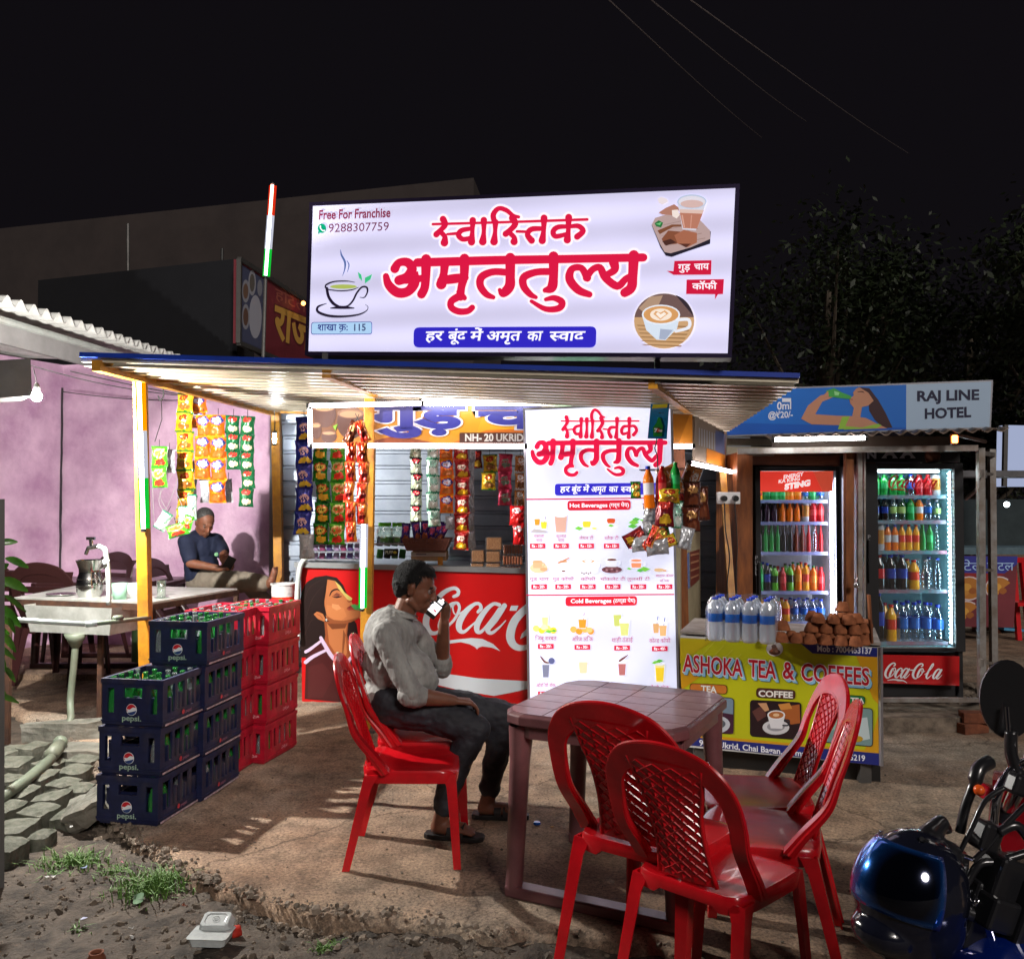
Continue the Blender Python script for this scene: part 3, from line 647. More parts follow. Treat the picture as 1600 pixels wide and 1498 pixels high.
for i in range(7): P_.poly([(1092 + i * 4, 668 + i * 1.4), (1093.5 + i * 4, 668.5 + i * 1.4), (1093.5 + i * 4, 696 + i * 1.2), (1092 + i * 4, 696 + i * 1.2)], S(170, 176, 180), 1)
P_.build('lettering', MATS['print_flex'], o)
q = [at(1053, 640, 6.4), at(1084, 641, 6.35), at(1084, 694, 6.35), at(1053, 694, 6.4)]; o, P_ = board('cover_board', 'brown plank board between menu board and side banner', 'board', q, .03, WOODB)
def affine(sx, ox, sy, oy, sl=0): return lambda x, y: (ox + x * sx, oy + (y + x * sl) * sy)
T1 = [  # upper word
 [(350,147,13),(780,135,13),(1228,120,14)],
 [(408,118,34),(420,150,30),(395,180,26),(370,205,32)],[(395,192,26),(418,218,26),(416,252,40)],[(432,204,12),(482,200,16)],
 [(568,172,22),(515,182,26),(496,208,28),(520,232,26),(566,226,24)],[(577,125,34),(575,185,22),(570,248,38)],
 [(640,124,34),(640,190,22),(634,246,40)],[(706,135,32),(704,190,22),(698,246,40)],
 [(700,132,28),(694,92,28),(724,58,24),(768,68,24),(806,98,20),(838,106,16)],
 [(802,112,36),(818,146,32),(790,180,28),(764,202,32)],[(786,196,26),(812,222,26),(812,246,38)],[(828,188,14),(880,190,14)],
 [(982,112,36),(980,180,24),(972,240,38)],[(966,172,24),(910,176,28),(888,206,28),(912,240,34)],
 [(1122,108,36),(1120,180,24),(1114,236,38)],[(1112,160,22),(1060,164,26),(1034,188,28),(1048,216,26),(1108,204,22)],[(1130,160,20),(1178,158,26),(1204,186,28),(1170,218,32)]]
T2 = [  # lower word
 [(262,365,44),(700,352,44),(1100,345,42),(1546,336,42)],
 [(134,400,46),(158,366,40),(206,364,46),(232,400,50),(206,446,50),(158,466,50)],[(84,442,32),(100,492,44),(148,534,50),(206,530,48),(248,480,48),(262,420,10)],
 [(160,464,40),(230,462,40),(300,452,34)],[(312,346,52),(310,440,46),(304,506,44),(286,544,46)],
 [(418,372,46),(412,430,40),(398,488,54)],[(396,468,40),(460,458,48),(530,450,44)],[(530,342,50),(528,440,44),(512,506,40),(508,560,40)],
 [(500,532,30),(530,566,26),(536,572,10)],[(500,556,40),(456,584,36),(456,620,34),(496,642,34),(548,640,32),(574,620,30)],
 [(790,338,52),(790,440,48),(786,500,52),(750,538,44),(730,520,20)],[(768,420,36),(690,418,36),(628,446,40),(620,496,38),(654,544,34),(694,562,22)],
 [(1036,330,52),(1036,440,46),(1026,506,50),(988,522,26)],[(1012,416,36),(934,420,36),(868,448,40),(866,498,38),(902,544,32),(936,562,20)],
 [(992,574,20),(1040,566,30),(1084,590,36),(1066,624,34),(990,628,28),(910,584,18)],
 [(1240,546,32),(1176,520,42),(1128,460,44),(1140,402,36),(1194,396,34),(1228,452,40)],[(1222,452,36),(1258,404,34),(1300,394,36),(1330,450,40),(1398,498,40),(1446,458,34),(1486,434,30)],
 [(1378,362,50),(1384,404,40),(1346,430,34)],[(1492,324,54),(1486,440,48),(1478,506,50),(1440,536,46)]]
def headline(P, f1, f2, s1, s2, red, wh, L):
    for T, f, s in ((T1, f1, s1), (T2, f2, s2)):
        for k in T: P.stroke(k, wh, L, 6.4 * s * 3.6, s * 1.1, f)
        for k in T: P.stroke(k, red, L + 2, 0, s * 1.12, f)
def cup(P, x, y, r, body, drink, L, handle=True, tall=1.0, clear_=None):
    P.poly([(x - r, y - r * .5 * tall), (x + r, y - r * .5 * tall), (x + r * .78, y + r * .75 * tall), (x - r * .78, y + r * .75 * tall)], body, L)
    P.ell(x, y - r * .5 * tall, r, r * .28, body, L + .3); P.ell(x, y - r * .5 * tall, r * .84, r * .2, drink, L + .6)
    if handle:
        P.stroke([(x + r * .9, y - r * .25, r * .2), (x + r * 1.4, y - r * .1, r * .2), (x + r * 1.2, y + r * .4, r * .2), (x + r * .8, y + r * .4, r * .2)], body, L)
q = [at(489, 322, 5.1), at(1149, 294, 4.62), at(1137, 552, 4.62), at(482, 549, 5.1)]
q[0].y = q[3].y = 5.1
ms = None
N = plane_of(q); q[0] += N * ((q[3] - q[0]).dot(N)); q[1] += N * ((q[3] - q[1]).dot(N)); q[2] += N * ((q[3] - q[2]).dot(N))
LAV = S(206, 204, 236)
ms, P_ = board('shop_sign', 'large backlit white shop sign with red Hindi headline above the canopy', 'sign', q, .13, mat('sign_case', (.08, .07, .09), .4, .5), .022, framem=mat('sign_frame', S(60, 50, 84), .35, .7))
SIGNM = print_mat('backlit_print', lit=.82, rough=.35, tubes=1.5)
P_.poly([(489, 322), (1149, 294), (1137, 552), (482, 549)], LAV, -.5)
o_face = P_.build('lit_face', SIGNM, ms); 
P_ = Print(q[0], N)
rd, wt = S(212, 22, 66), S(246, 244, 255)
kx = 1 / 3.636
headline(P_, lambda x, y: (580 + x * kx, 310 + y * kx), lambda x, y: (580 + x * kx, 310 + y * kx), kx, kx, rd, wt, 1)
P_.text('Free For Franchise', (497.5, 343), (610, 339), 20.5, S(124, 34, 66), 1, .022, up=(.05, -1))
P_.text('9288307759', (512.5, 363), (608, 360), 19, S(112, 46, 74), 1, 0, up=(.04, -1))
P_.ell(503, 357, 6.6, 7.4, S(0, 150, 110), 1); P_.stroke([(500.5, 353.5, 2.2), (501, 357, 1.6), (504, 360.5, 1.6), (506.5, 360.5, 2.4)], wt, 2)
P_.poly([(497, 361), (500, 364), (497, 366)], S(0, 150, 110), 1)
BLK = S(32, 24, 44)
c2 = lambda x, y: (470 + x / 5.547, 290 + y / 5.547)
for k in [[(345, 555, 3), (352, 600, 14), (382, 660, 18), (382, 720, 12), (362, 782, 3)], [(400, 650, 4), (418, 690, 10), (404, 748, 4)]]: P_.stroke(k, S(84, 106, 160), 1, 0, 1 / 5.547, c2)
for k in [[(470, 838, 3), (400, 828, 9), (290, 832, 12), (220, 860, 14), (214, 886, 8)], [(214, 880, 16), (240, 900, 10), (340, 912, 10), (440, 904, 10), (500, 882, 4)], [(226, 890, 24), (240, 960, 24), (280, 1020, 26), (330, 1050, 20)], [(330, 1048, 14), (400, 1046, 14), (450, 1000, 16), (486, 930, 16), (530, 880, 14), (570, 882, 16), (578, 920, 14), (552, 968, 10), (512, 968, 4)], [(258, 1062, 8), (340, 1056, 26), (400, 1058, 22), (462, 1062, 8)], [(222, 1022, 5), (150, 1050, 18), (150, 1094, 22), (240, 1128, 22), (370, 1134, 18), (500, 1118, 14), (570, 1084, 8), (582, 1050, 5), (560, 1032, 3)]]: P_.stroke(k, BLK, 1, 0, 1 / 5.547, c2)
x, y = c2(370, 876); P_.ell(x, y, 21, 3.4, S(168, 184, 92), 1)
for k in [[(494, 748), (524, 772), (534, 826), (505, 800)], [(618, 768), (604, 812), (556, 848), (556, 800)]]: P_.poly([c2(*a) for a in k], S(60, 190, 130), 1)
P_.rrect([c2(92, 1184), c2(618, 1178), c2(618, 1288), c2(88, 1290)], 4, S(44, 60, 140), 1); P_.rrect([c2(97, 1189), c2(613, 1183), c2(613, 1283), c2(93, 1285)], 3.5, S(168, 206, 240), 2)
P_.text('शाखा क:', c2(144, 1256), c2(410, 1254), 15, S(40, 44, 120), 4, .012, up=(0, -1)); P_.text('115', c2(448, 1258), c2(566, 1256), 15, S(60, 70, 110), 3, .02, up=(0, -1))
P_.stroke([(*c2(356, 1256), 1.2), (*c2(340, 1268), 1.2)], S(40, 44, 120), 3)
P_.rrect([(646.5, 511.5), (932, 510), (931, 543), (646, 543)], 9, S(46, 38, 190), 1)
for wd, x0, x1 in [('हर', 306, 402), ('बूंद', 434, 534), ('में', 560, 626), ('अमृत', 652, 844), ('का', 884, 966), ('स~वाद', 1010, 1206)]:
    P_.text(wd, (580 + x0 * kx, 310 + 808 * kx), (580 + x1 * kx, 310 + 806 * kx), 22, S(250, 250, 255), 2, .022, up=(.16, -1))
c3 = lambda x, y: (960 + x / 5.35, 280 + y / 5.35)
def pp(pts, col, L, P=None, f=c3): (P or P_).poly([f(*a) for a in pts], col, L)
pp([(312, 385), (340, 330), (500, 280), (700, 330), (806, 440), (800, 540), (620, 600), (480, 650), (430, 640), (385, 570)], S(30, 26, 40), 1)
pp([(312, 380), (340, 325), (500, 275), (700, 325), (800, 430), (802, 500), (640, 570), (470, 620), (420, 610), (380, 540)], S(176, 152, 150), 1.4)
for i in range(5): pp([(340 + i * 22, 400 + i * 40), (346 + i * 22, 396 + i * 40), (640 + i * 30, 330 + i * 40), (640 + i * 30, 336 + i * 40)], S(150, 124, 118), 1.6)
pp([(370, 280), (430, 240), (500, 210), (540, 240), (530, 320), (470, 300), (400, 296)], S(170, 120, 104), 2); pp([(480, 260), (530, 255), (545, 300), (520, 330), (485, 310)], S(232, 220, 214), 2.2)
pp([(360, 430), (480, 380), (560, 380), (560, 395), (490, 400), (380, 460)], S(120, 74, 50), 2); pp([(395, 500), (450, 430), (560, 440), (600, 480), (520, 540), (420, 550)], S(128, 76, 54), 2.2); pp([(500, 470), (580, 425), (690, 450), (690, 530), (610, 570), (530, 540)], S(160, 100, 76), 2.4); pp([(400, 520), (470, 500), (520, 530), (430, 556)], S(70, 40, 34), 2.5); pp([(540, 540), (640, 540), (600, 572)], S(84, 46, 36), 2.6)
pp([(335, 370), (370, 345), (408, 365), (390, 405), (350, 395)], S(40, 110, 60), 2); pp([(345, 375), (395, 360), (380, 385)], S(110, 190, 120), 2.3)
pp([(360, 165), (390, 148), (440, 165), (450, 190), (400, 215), (370, 200)], S(226, 216, 222), 1)
pp([(524, 190), (770, 190), (742, 270), (680, 430), (570, 420), (545, 280)], S(206, 206, 220), 2.8); pp([(541, 255), (748, 262), (690, 415), (575, 410)], S(178, 118, 98), 3); pp([(541, 252), (748, 258), (738, 290), (548, 282)], S(214, 186, 176), 3.2)
x, y = c3(648, 188); P_.ell(x, y, 23, 11.2, S(180, 194, 216), 3.4); P_.ell(x, y + .4, 21, 9.2, S(216, 214, 226), 3.6); P_.ell(x, y + 3.6, 18, 6.2, S(206, 176, 172), 3.8)
pp([(560, 300), (572, 300), (590, 405), (580, 405)], S(206, 160, 144), 3.5); pp([(640, 300), (650, 300), (640, 412), (632, 412)], S(198, 146, 128), 3.5)
pp([(502, 684), (812, 678), (808, 798), (496, 800), (438, 766), (494, 770)], S(200, 20, 60), 1); pp([(604, 840), (916, 836), (908, 960), (866, 962), (842, 1004), (842, 962), (600, 960)], S(200, 20, 60), 1)
P_.text('गुड़', c3(534, 762), c3(632, 760), 14.5, wt, 2, .02, up=(0, -1)); P_.text('चाय', c3(668, 758), c3(788, 754), 14.5, wt, 2, .02, up=(0, -1)); P_.text('कॉफी', c3(652, 922), c3(854, 918), 14.5, wt, 2, .02, up=(0, -1))
x, y = c3(416, 1186); P_.ell(x, y, 48.5, 44.5, S(236, 232, 246), 1, 36); P_.ell(x, y, 47, 43, S(196, 158, 116), 1.4, 36)
P_.ell(x, y, 47, 43, S(108, 84, 82), 1.7, 20, 188, 352); P_.ell(x + 8, y - 1, 38, 41, S(50, 40, 50), 1.9, 14, 285, 350); P_.poly([(x - 40, y - 20), (x - 22, y - 38), (x - 2, y - 40), (x - 10, y - 22), (x - 30, y - 12)], S(170, 142, 120), 2)
for i in range(6): P_.poly([(x - 43 + i * 1.5, y + 6 + i * 6), (x + 43 - i * 3, y + 8 + i * 6), (x + 41 - i * 3, y + 10 + i * 6), (x - 41 + i * 2, y + 7.5 + i * 6)], S(150, 112, 74), 2)
P_.poly([(x - 35, y - 10), (x + 25, y - 10), (x + 20, y + 12), (x + 2, y + 30), (x - 12, y + 29), (x - 28, y + 14)], S(208, 222, 238), 2.4); P_.poly([(x - 6, y + 12), (x + 14, y + 14), (x + 2, y + 29), (x - 8, y + 28)], S(160, 172, 196), 2.6)
P_.stroke([(x + 22, y - 2, 5), (x + 38, y - 2, 5), (x + 38, y + 10, 5), (x + 18, y + 16, 4)], S(226, 232, 244), 2.6)
P_.ell(x - 5, y - 10, 30, 15.5, S(226, 234, 246), 2.8); P_.ell(x - 5, y - 10, 27.5, 13.5, S(206, 152, 96), 3); P_.ell(x - 5, y - 10, 17, 9.5, S(240, 226, 210), 3.2)
P_.poly([(x - 6, y - 2), (x - 17, y - 11), (x - 13, y - 16), (x - 6, y - 13), (x + 1, y - 17), (x + 7, y - 12)], S(214, 164, 116), 3.4); P_.poly([(x - 6, y - 4), (x - 13, y - 11), (x - 10, y - 14), (x - 5.5, y - 10.5), (x, y - 14), (x + 3.5, y - 11)], S(244, 234, 222), 3.6)
P_.build('sign_print', print_mat('lit_ink', lit=.74, rough=.3), ms)
q = [at(821, 641, 6.0), at(1047, 631, 5.93), at(1059, 1128, 5.93), at(829, 1134, 6.0)]
N = plane_of(q); q[2] += N * ((q[3] - q[2]).dot(N)); q[1] += N * ((q[3] - q[1]).dot(N)); q[0] += N * ((q[3] - q[0]).dot(N))
mb_, P_ = board('menu_board', 'tall backlit white menu board with rows of drinks and prices', 'menu board', q, .1, MATS['sign_case'], .016, framem=mat('alu_frame', (.45, .45, .5), .35, .8))
P_.poly([(821, 641), (1047, 631), (1059, 1128), (829, 1134)], S(216, 220, 244), -.5)
P_.build('lit_face', print_mat('backlit_menu', lit=.70, rough=.35, tubes=.55), mb_)
P_ = Print(q[0], N)
sx, sy = 211 / 1485, .1756
f2 = lambda x, y: (829 + (x - 65) * sx, 690.6 + (y + (x - 800) * .019 - 345) * sy)
f1 = lambda x, y: (876.8 + (x - 350) * .138, 650.7 + 13 + (y + (x - 800) * .03 - 133) * .224 - 6)
headline(P_, f1, f2, .165, .158, rd, wt, 1)
m5 = lambda x, y: (800 + x / 3.256, 620 + y / 3.256)
P_.rrect([m5(218, 442), m5(760, 436), m5(760, 496), m5(218, 502)], 5, S(50, 44, 190), 1)
for wd, x0, x1 in [('हर', 244, 292), ('बूंद', 302, 350), ('में', 360, 390), ('अमृत', 402, 476), ('का', 492, 536), ('स~वाद', 552, 650)]: P_.text(wd, m5(x0, 484), m5(x1, 482), 13, S(250, 250, 255), 2, .02, up=(.12, -1))
for y in (516, 1003): P_.poly([m5(72, y + 2 - 0), m5(825, y - 6 + (4 if y > 900 else 0)), m5(825, y + (4 if y > 900 else 0)), m5(72, y + 8)], S(190, 30, 70), 1)
for (x0, x1, y0, y1, t1, t2, xa, xb, xc, xd) in [(282, 604, 528, 578, 'Hot Beverages', '(गर्म पेय)', 292, 486, 494, 596), (272, 636, 1016, 1064, 'Cold Beverages', '(ठण्डा पेय)', 298, 506, 514, 628)]:
    P_.rrect([m5(x0, y0), m5(x1, y0 - 4), m5(x1, y1 - 4), m5(x0, y1)], 5, S(206, 34, 54), 1); P_.text(t1, m5(xa, y1 - 16), m5(xb, y1 - 18), 9, wt, 2, .025, up=(0, -1)); P_.text(t2, m5(xc, y1 - 18), m5(xd, y1 - 20), 8.6, wt, 2, .015, up=(0, -1))
PCK, TAN, YLW, GRN, BRN, ORG = S(170, 60, 100), S(206, 160, 120), S(232, 206, 60), S(120, 196, 70), S(110, 66, 60), S(232, 150, 50)
WG = S(226, 228, 240)
def glass(x, y, w, h, body, drink, L=1, straw=None, fill=.8):
    P_.poly([(x - w, y - h), (x + w, y - h), (x + w * .75, y), (x - w * .75, y)], body, L)
    P_.poly([(x - w * .92, y - h * fill), (x + w * .92, y - h * fill), (x + w * .7, y - h * .06), (x - w * .7, y - h * .06)], drink, L + .4); P_.ell(x, y - h, w, w * .28, WG, L + .6)
    if straw: P_.stroke([(x, y - h * .4, 1), (x + 3, y - h * 1.35, 1)], straw, L + .2)
def leaf(x, y, s, c=GRN, L=1): P_.poly([(x - s, y), (x - s * .2, y - s * .5), (x + s, y - s * .1), (x + s * .1, y + s * .4)], c, L)
row1 = [(138, 'मसाला', 'चाय', '10'), (250, 'कुल्हड', 'चाय', '15'), (378, 'लेमन टी', None, '15'), (506, 'ब्लैक टी', None, '15'), (634, 'ग्रीन टी', None, '20')]
row2 = [(138, 'गुड चाय', '20'), (260, 'गुड कॉफी', '20'), (386, 'कॉफी', '20'), (512, 'चॉकलेट टी', '20'), (643, 'तुलसी टी', '20'), (776, 'बादाम केसर', '30')]
def price(x, y, w, t):
    P_.poly([m5(x - w, y - 12), m5(x + w, y - 13), m5(x + w, y + 12), m5(x - w, y + 13)], S(200, 40, 70), 1); a = m5(x - w * .75, y + 7); b = m5(x + w * .75, y + 6); P_.text('Rs - %s/-' % t, a, b, 6.2, wt, 2, .03, up=(0, -1))
def cap(x, y, t, w, h=7.5): P_.text(t.replace('्', '~'), m5(x - w, y), m5(x + w, y - 1), h, PCK, 1, .0, up=(0, -1))
for i, (x, a, b, pr) in enumerate(row1):
    if b: cap(x, 715, a, 26, 6.5); cap(x, 736, b, 16, 6.5)
    else: cap(x, 726, a, 36)
    price(x + (0 if i else -8), 758, 39, pr)
for i, (x, a, pr) in enumerate(row2):
    if i == 5: cap(x, 916, a, 46, 6); cap(x, 942, 'मिल्क', 24, 6)
    else: cap(x, 934, a, 18 + 5 * len(a) - (4 if i in (0, 1) else 0), 7)
    price(x, 965, 40, pr)
X, Y = m5(128, 655); glass(X, Y, 5, 13, WG, ORG); X, Y = m5(162, 672); glass(X, Y, 5.5, 14, WG, YLW, 1.5, BRN)
X, Y = m5(140, 680); P_.poly([(X - 15, Y + 2), (X - 8, Y - 3), (X + 4, Y - 1), (X + 14, Y + 1), (X + 10, Y + 3), (X - 10, Y + 3)], S(176, 170, 176), 2.5)
X, Y = m5(248, 688); glass(X, Y, 10, 26, S(214, 170, 158), S(206, 164, 150), fill=.9)
X, Y = m5(380, 650); cup(P_, X, Y, 8, WG, YLW, 1); P_.poly([(X - 7, Y - 3), (X + 7, Y - 3), (X + 5, Y + 4), (X - 5, Y + 4)], YLW, 1.8); leaf(X - 12, Y + 6, 7); leaf(X + 12, Y + 6, 5, S(226, 220, 120))
X, Y = m5(504, 636); cup(P_, X, Y, 8, WG, S(200, 70, 40), 1); P_.poly([(X - 7, Y - 3), (X + 7, Y - 3), (X + 5, Y + 2), (X - 5, Y + 2)], S(214, 90, 40), 1.8); leaf(X, Y + 6, 5); P_.ell(X, Y + 8, 12, 2.5, WG, .8)
X, Y = m5(620, 640); leaf(X, Y, 9); leaf(X + 4, Y - 5, 7, S(90, 180, 70)); leaf(X - 2, Y + 6, 8, S(90, 180, 70)); cup(P_, X + 16, Y, 8, WG, GRN, 1.2)
X, Y = m5(136, 870); P_.ell(X, Y, 14, 8, S(222, 196, 160), 1); cup(P_, X - 2, Y - 6, 8, S(214, 170, 130), TAN, 1.4); P_.ell(X + 8, Y + 2, 6, 3, S(200, 160, 120), 2)
X, Y = m5(262, 850); cup(P_, X, Y, 8, WG, TAN, 1); P_.stroke([(X - 8, Y - 2, 2.4), (X, Y - 5, 3), (X + 9, Y - 10, 1.2)], S(190, 130, 90), 2.2); P_.ell(X, Y + 12, 9, 3, WG, .8); P_.ell(X, Y + 11, 3, 1.2, BRN, 1.3)
X, Y = m5(388, 855); P_.ell(X, Y + 9, 17, 6, S(214, 216, 226), .8); cup(P_, X, Y, 12, S(236, 238, 248), TAN, 1); P_.ell(X, Y - 6, 6, 1.8, WG, 2)
for k in range(5): P_.ell(X - 10 + k * 3.4, Y + 12 + (k % 2) * 1.5, 1.3, .9, BRN, 1.4)
X, Y = m5(508, 862); cup(P_, X, Y - 6, 9, WG, BRN, 1.2); P_.ell(X, Y + 5, 16, 5.5, S(120, 76, 84), 1); [P_.ell(X - 12 + k * 4, Y + 4 + (k % 3) * 1.6, 2, 1.4, S(170, 130, 140) if k % 2 else S(84, 50, 58), 1.8) for k in range(7)]
X, Y = m5(632, 848); cup(P_, X, Y, 10, WG, S(240, 150, 110), 1); P_.poly([(X - 8, Y - 1), (X + 8, Y - 1), (X + 7, Y + 6), (X - 7, Y + 6)], S(240, 150, 110), 2); leaf(X + 13, Y + 9, 9); leaf(X + 6, Y + 11, 6, S(90, 180, 80)); leaf(X - 11, Y + 8, 4)
X, Y = m5(748, 880); P_.ell(X, Y, 8, 3, S(214, 180, 140), 1); P_.ell(X + 9, Y + 1, 3, 1.6, TAN, 1.4)
row3 = [(172, 'निंबू शरबत', '20', 1268), (358, 'ऑरेंज ड्रिंक', '30', 1272), (560, 'शाही ठंडाई', '30', 1276), (752, 'कोल्ड कॉफी', '40', 1280)]
for x, a, pr, y in row3: cap(x, y - 30, a.replace('निं', 'िनं'), 54, 9.5); price(x, y, 40, pr)
def lemons(X, Y, c, c2_, n=4):
    for k in range(n): P_.ell(X - 14 + k * 9, Y + 2 + (k % 2) * 3, 5.2, 5, c if k % 2 else c2_, 1)
X, Y = m5(168, 1190); lemons(X, Y - 6, YLW, S(226, 232, 120)); glass(X, Y - 4, 5.5, 22, WG, S(226, 236, 150), 2); leaf(X + 6, Y + 1, 6); leaf(X + 14, Y + 0, 5, S(90, 180, 70)); P_.ell(X - 2, Y - 6, 5, 4.5, S(240, 240, 180), 2.6)
X, Y = m5(358, 1195); lemons(X, Y - 6, ORG, S(240, 176, 90)); glass(X, Y - 5, 7, 18, WG, ORG, 2, S(150, 90, 60)); P_.ell(X + 11, Y - 3, 5, 4.5, S(244, 190, 120), 2.6)
X, Y = m5(536, 1190); glass(X, Y - 6, 7, 24, WG, S(190, 200, 110)); X, Y = m5(572, 1218); glass(X, Y, 8, 26, WG, S(206, 212, 130), 2)
X, Y = m5(733, 1205); glass(X, Y, 5.5, 20, WG, S(206, 160, 110), 1, S(60, 70, 130)); X, Y = m5(768, 1220); glass(X, Y, 6.5, 22, WG, S(214, 170, 116), 2, S(60, 70, 130))
X, Y = m5(172, 1430); glass(X, Y, 6, 26, S(206, 210, 226), S(120, 124, 150)); P_.ell(X + 9, Y - 27, 5, 5, S(90, 96, 140), 2.5); P_.stroke([(X - 8, Y - 34, 1.5), (X - 2, Y - 26, 3), (X + 4, Y - 24, 2)], BRN, 2.6)
X, Y = m5(362, 1410); glass(X, Y, 8, 24, WG, S(226, 206, 170))
X, Y = m5(560, 1420); glass(X, Y, 6.5, 24, WG, S(180, 110, 110)); P_.stroke([(X - 4, Y - 24, 3), (X + 2, Y - 28, 3), (X + 9, Y - 33, 1)], BRN, 2.6)
X, Y = m5(752, 1450); glass(X, Y, 7.5, 28, S(240, 226, 150), S(240, 206, 50)); leaf(X - 6, Y - 30, 7); leaf(X, Y - 33, 6, S(90, 180, 70))
for x, a, y in [(172, 'ओरियो शेक', 1475), (358, 'बटरस्कॉच', 1478), (560, 'चॉकलेट शेक', 1482), (752, 'मैंगो शेक', 1486)]: cap(x, y, a, 50, 8); price(x, y + 34, 40, '60')
P_.build('menu_print', MATS['lit_ink'], mb_)
MB().bar(at(840, 1134, 6.03), at(840, 1140, 6.1), .04, .04).build('foot', MATS['dark_tin'], mb_, world=True)
cn = thing('drinks_counter', 'long red counter cabinet with white script logo and a drinking woman poster', 'counter', at(480, 1086, 7.05))
RED = mat('counter_red', S(176, 22, 22), .35, scale=2, var=.05)
c0, c1 = at(470, 886, 7.05), at(900, 898, 6.95); z0 = .0
q = [c0, c1, V((c1.x, c1.y, .03)), V((c0.x + .03, c0.y, .03))]; N = plane_of(q)
m = MB(); m.prism(q, (0, 0, 0), tuple(-N * .6)); m.build('cabinet', RED, cn, world=True)
MB().bar(c0 + V((-.03, .3, .022)), c1 + V((0, .3, .022)), .66, .04).build('counter_top', mat('steel_top', (.5, .52, .54), .3, .8, scale=3), cn, world=True)
MB().bar(c0 + V((-.02, -.01, -.45)), c0 + V((-.02, -.01, 0)), .03, .03).build('edge_trim', MATS['alu_frame'], cn, world=True)
P_ = Print(q[0], N)
CR = S(186, 18, 20)
P_.poly([(470, 886), (900, 898), (903, 1100), (472, 1100)], CR, 0)
g4 = lambda x, y: (650 + x / 7.13, 880 + y / 7.13); SL = S(196, 204, 212)
CC = {'C': [[(420,370,34),(466,345,40),(468,300,40),(420,276,40),(330,310,50),(240,390,58),(150,520,70),(110,660,74),(150,760,56),(220,775,40),(300,720,22)]],
 'o': [[(440,440,34),(376,474,50),(306,600,66),(268,700,56),(290,742,30),(340,710,28),(430,620,30),(482,510,32),(470,450,32),(436,440,26),(410,490,18),(428,560,16),(480,560,18),(540,520,14)]],
 'c': [[(690,540,34),(724,500,40),(706,452,36),(650,454,40),(560,530,60),(490,640,72),(480,730,62),(530,762,40),(610,700,24),(700,620,18)]],
 'a': [[(930,462,40),(860,452,40),(770,530,56),(690,660,66),(680,748,56),(730,758,36),(830,640,28),(930,500,30)],[(985,470,56),(890,620,60),(800,730,60),(840,774,40),(930,710,22),(1000,636,12)]],
 'l': [[(700,640,16),(900,480,20),(1010,330,34),(1010,270,30),(950,330,40),(820,560,60),(760,700,60),(790,772,40),(880,710,22),(960,640,14)]]}
for ch in 'Coca':
    for k in CC[ch if ch != 'c' else 'c']: P_.stroke(k, SL, 2, 0, 1 / 7.13, g4)
P_.poly([g4(*a) for a in [(1060, 470), (1142, 470), (1120, 526), (1040, 526)]], SL, 2)
P_.stroke([(1500, 380, 60), (1380, 400, 70), (1230, 500, 80), (1100, 640, 90), (1050, 800, 96), (1090, 910, 80), (1200, 940, 60), (1400, 860, 40)], SL, 2, 0, 1 / 7.13, g4)
P_.poly([g4(*a) for a in [(1160, 842), (1180, 780), (1260, 700), (1300, 700), (1240, 800)]], SL, 2)
P_.poly([g4(*a) for a in [(-120, 960), (60, 905), (250, 872), (450, 846), (620, 830), (740, 840), (860, 898), (940, 976), (840, 936), (740, 924), (700, 936), (680, 958), (655, 930), (600, 900), (500, 876), (280, 905), (80, 960), (-60, 1020)]], SL, 2)
P_.poly([g4(*a) for a in [(-700, 1150), (-300, 1120), (0, 1160), (330, 1228), (700, 1280), (1270, 1312), (1270, 1392), (1050, 1440), (870, 1475), (500, 1415), (100, 1320), (-300, 1260), (-700, 1300)]], SL, 2)
g5 = lambda x, y: (460 + x / 6.81, 880 + y / 6.81)
def fp(pts, col, L): P_.poly([g5(*a) for a in pts], col, L)
SKN, SK2, HR = S(176, 108, 66), S(140, 74, 42), S(34, 22, 22)
fp([(60, 420), (75, 300), (130, 200), (220, 145), (340, 128), (450, 150), (520, 230), (560, 330), (600, 560), (660, 640), (700, 900), (660, 1000), (560, 1000), (300, 900), (135, 1000), (60, 1000)], HR, 1)
fp([(122, 1000), (280, 790), (560, 900), (600, 960), (665, 1490), (110, 1440)], S(66, 24, 26), 2)
fp([(318, 620), (575, 610), (560, 760), (600, 960), (560, 1050), (500, 1050), (400, 980), (310, 860), (330, 760)], SK2, 3); fp([(345, 640), (560, 640), (545, 760), (560, 950), (520, 1040), (440, 960), (370, 850)], SKN, 3.3)
P_.stroke([(280, 790, 34), (330, 880, 40), (400, 990, 42), (480, 1060, 40), (550, 1070, 40), (600, 1000, 30)], S(196, 178, 206), 4, 0, 1 / 6.81, g5)
P_.stroke([(120, 940, 34), (170, 910, 32), (290, 820, 26)], S(196, 178, 206), 4, 0, 1 / 6.81, g5); P_.stroke([(120, 1050, 40), (200, 990, 36), (340, 920, 28)], S(196, 178, 206), 4, 0, 1 / 6.81, g5)
fp([(352, 172), (430, 185), (490, 240), (535, 310), (590, 352), (618, 372), (606, 400), (622, 436), (560, 470), (640, 500), (690, 560), (672, 590), (600, 625), (520, 640), (420, 640), (350, 600), (318, 520), (320, 400), (336, 300)], SKN, 4)
fp([(430, 185), (490, 240), (535, 310), (590, 352), (618, 372), (604, 398), (560, 380), (520, 330), (470, 270)], S(190, 176, 96), 4.4)
fp([(340, 440), (520, 470), (560, 560), (480, 620), (400, 600), (340, 540)], S(188, 118, 72), 4.3)
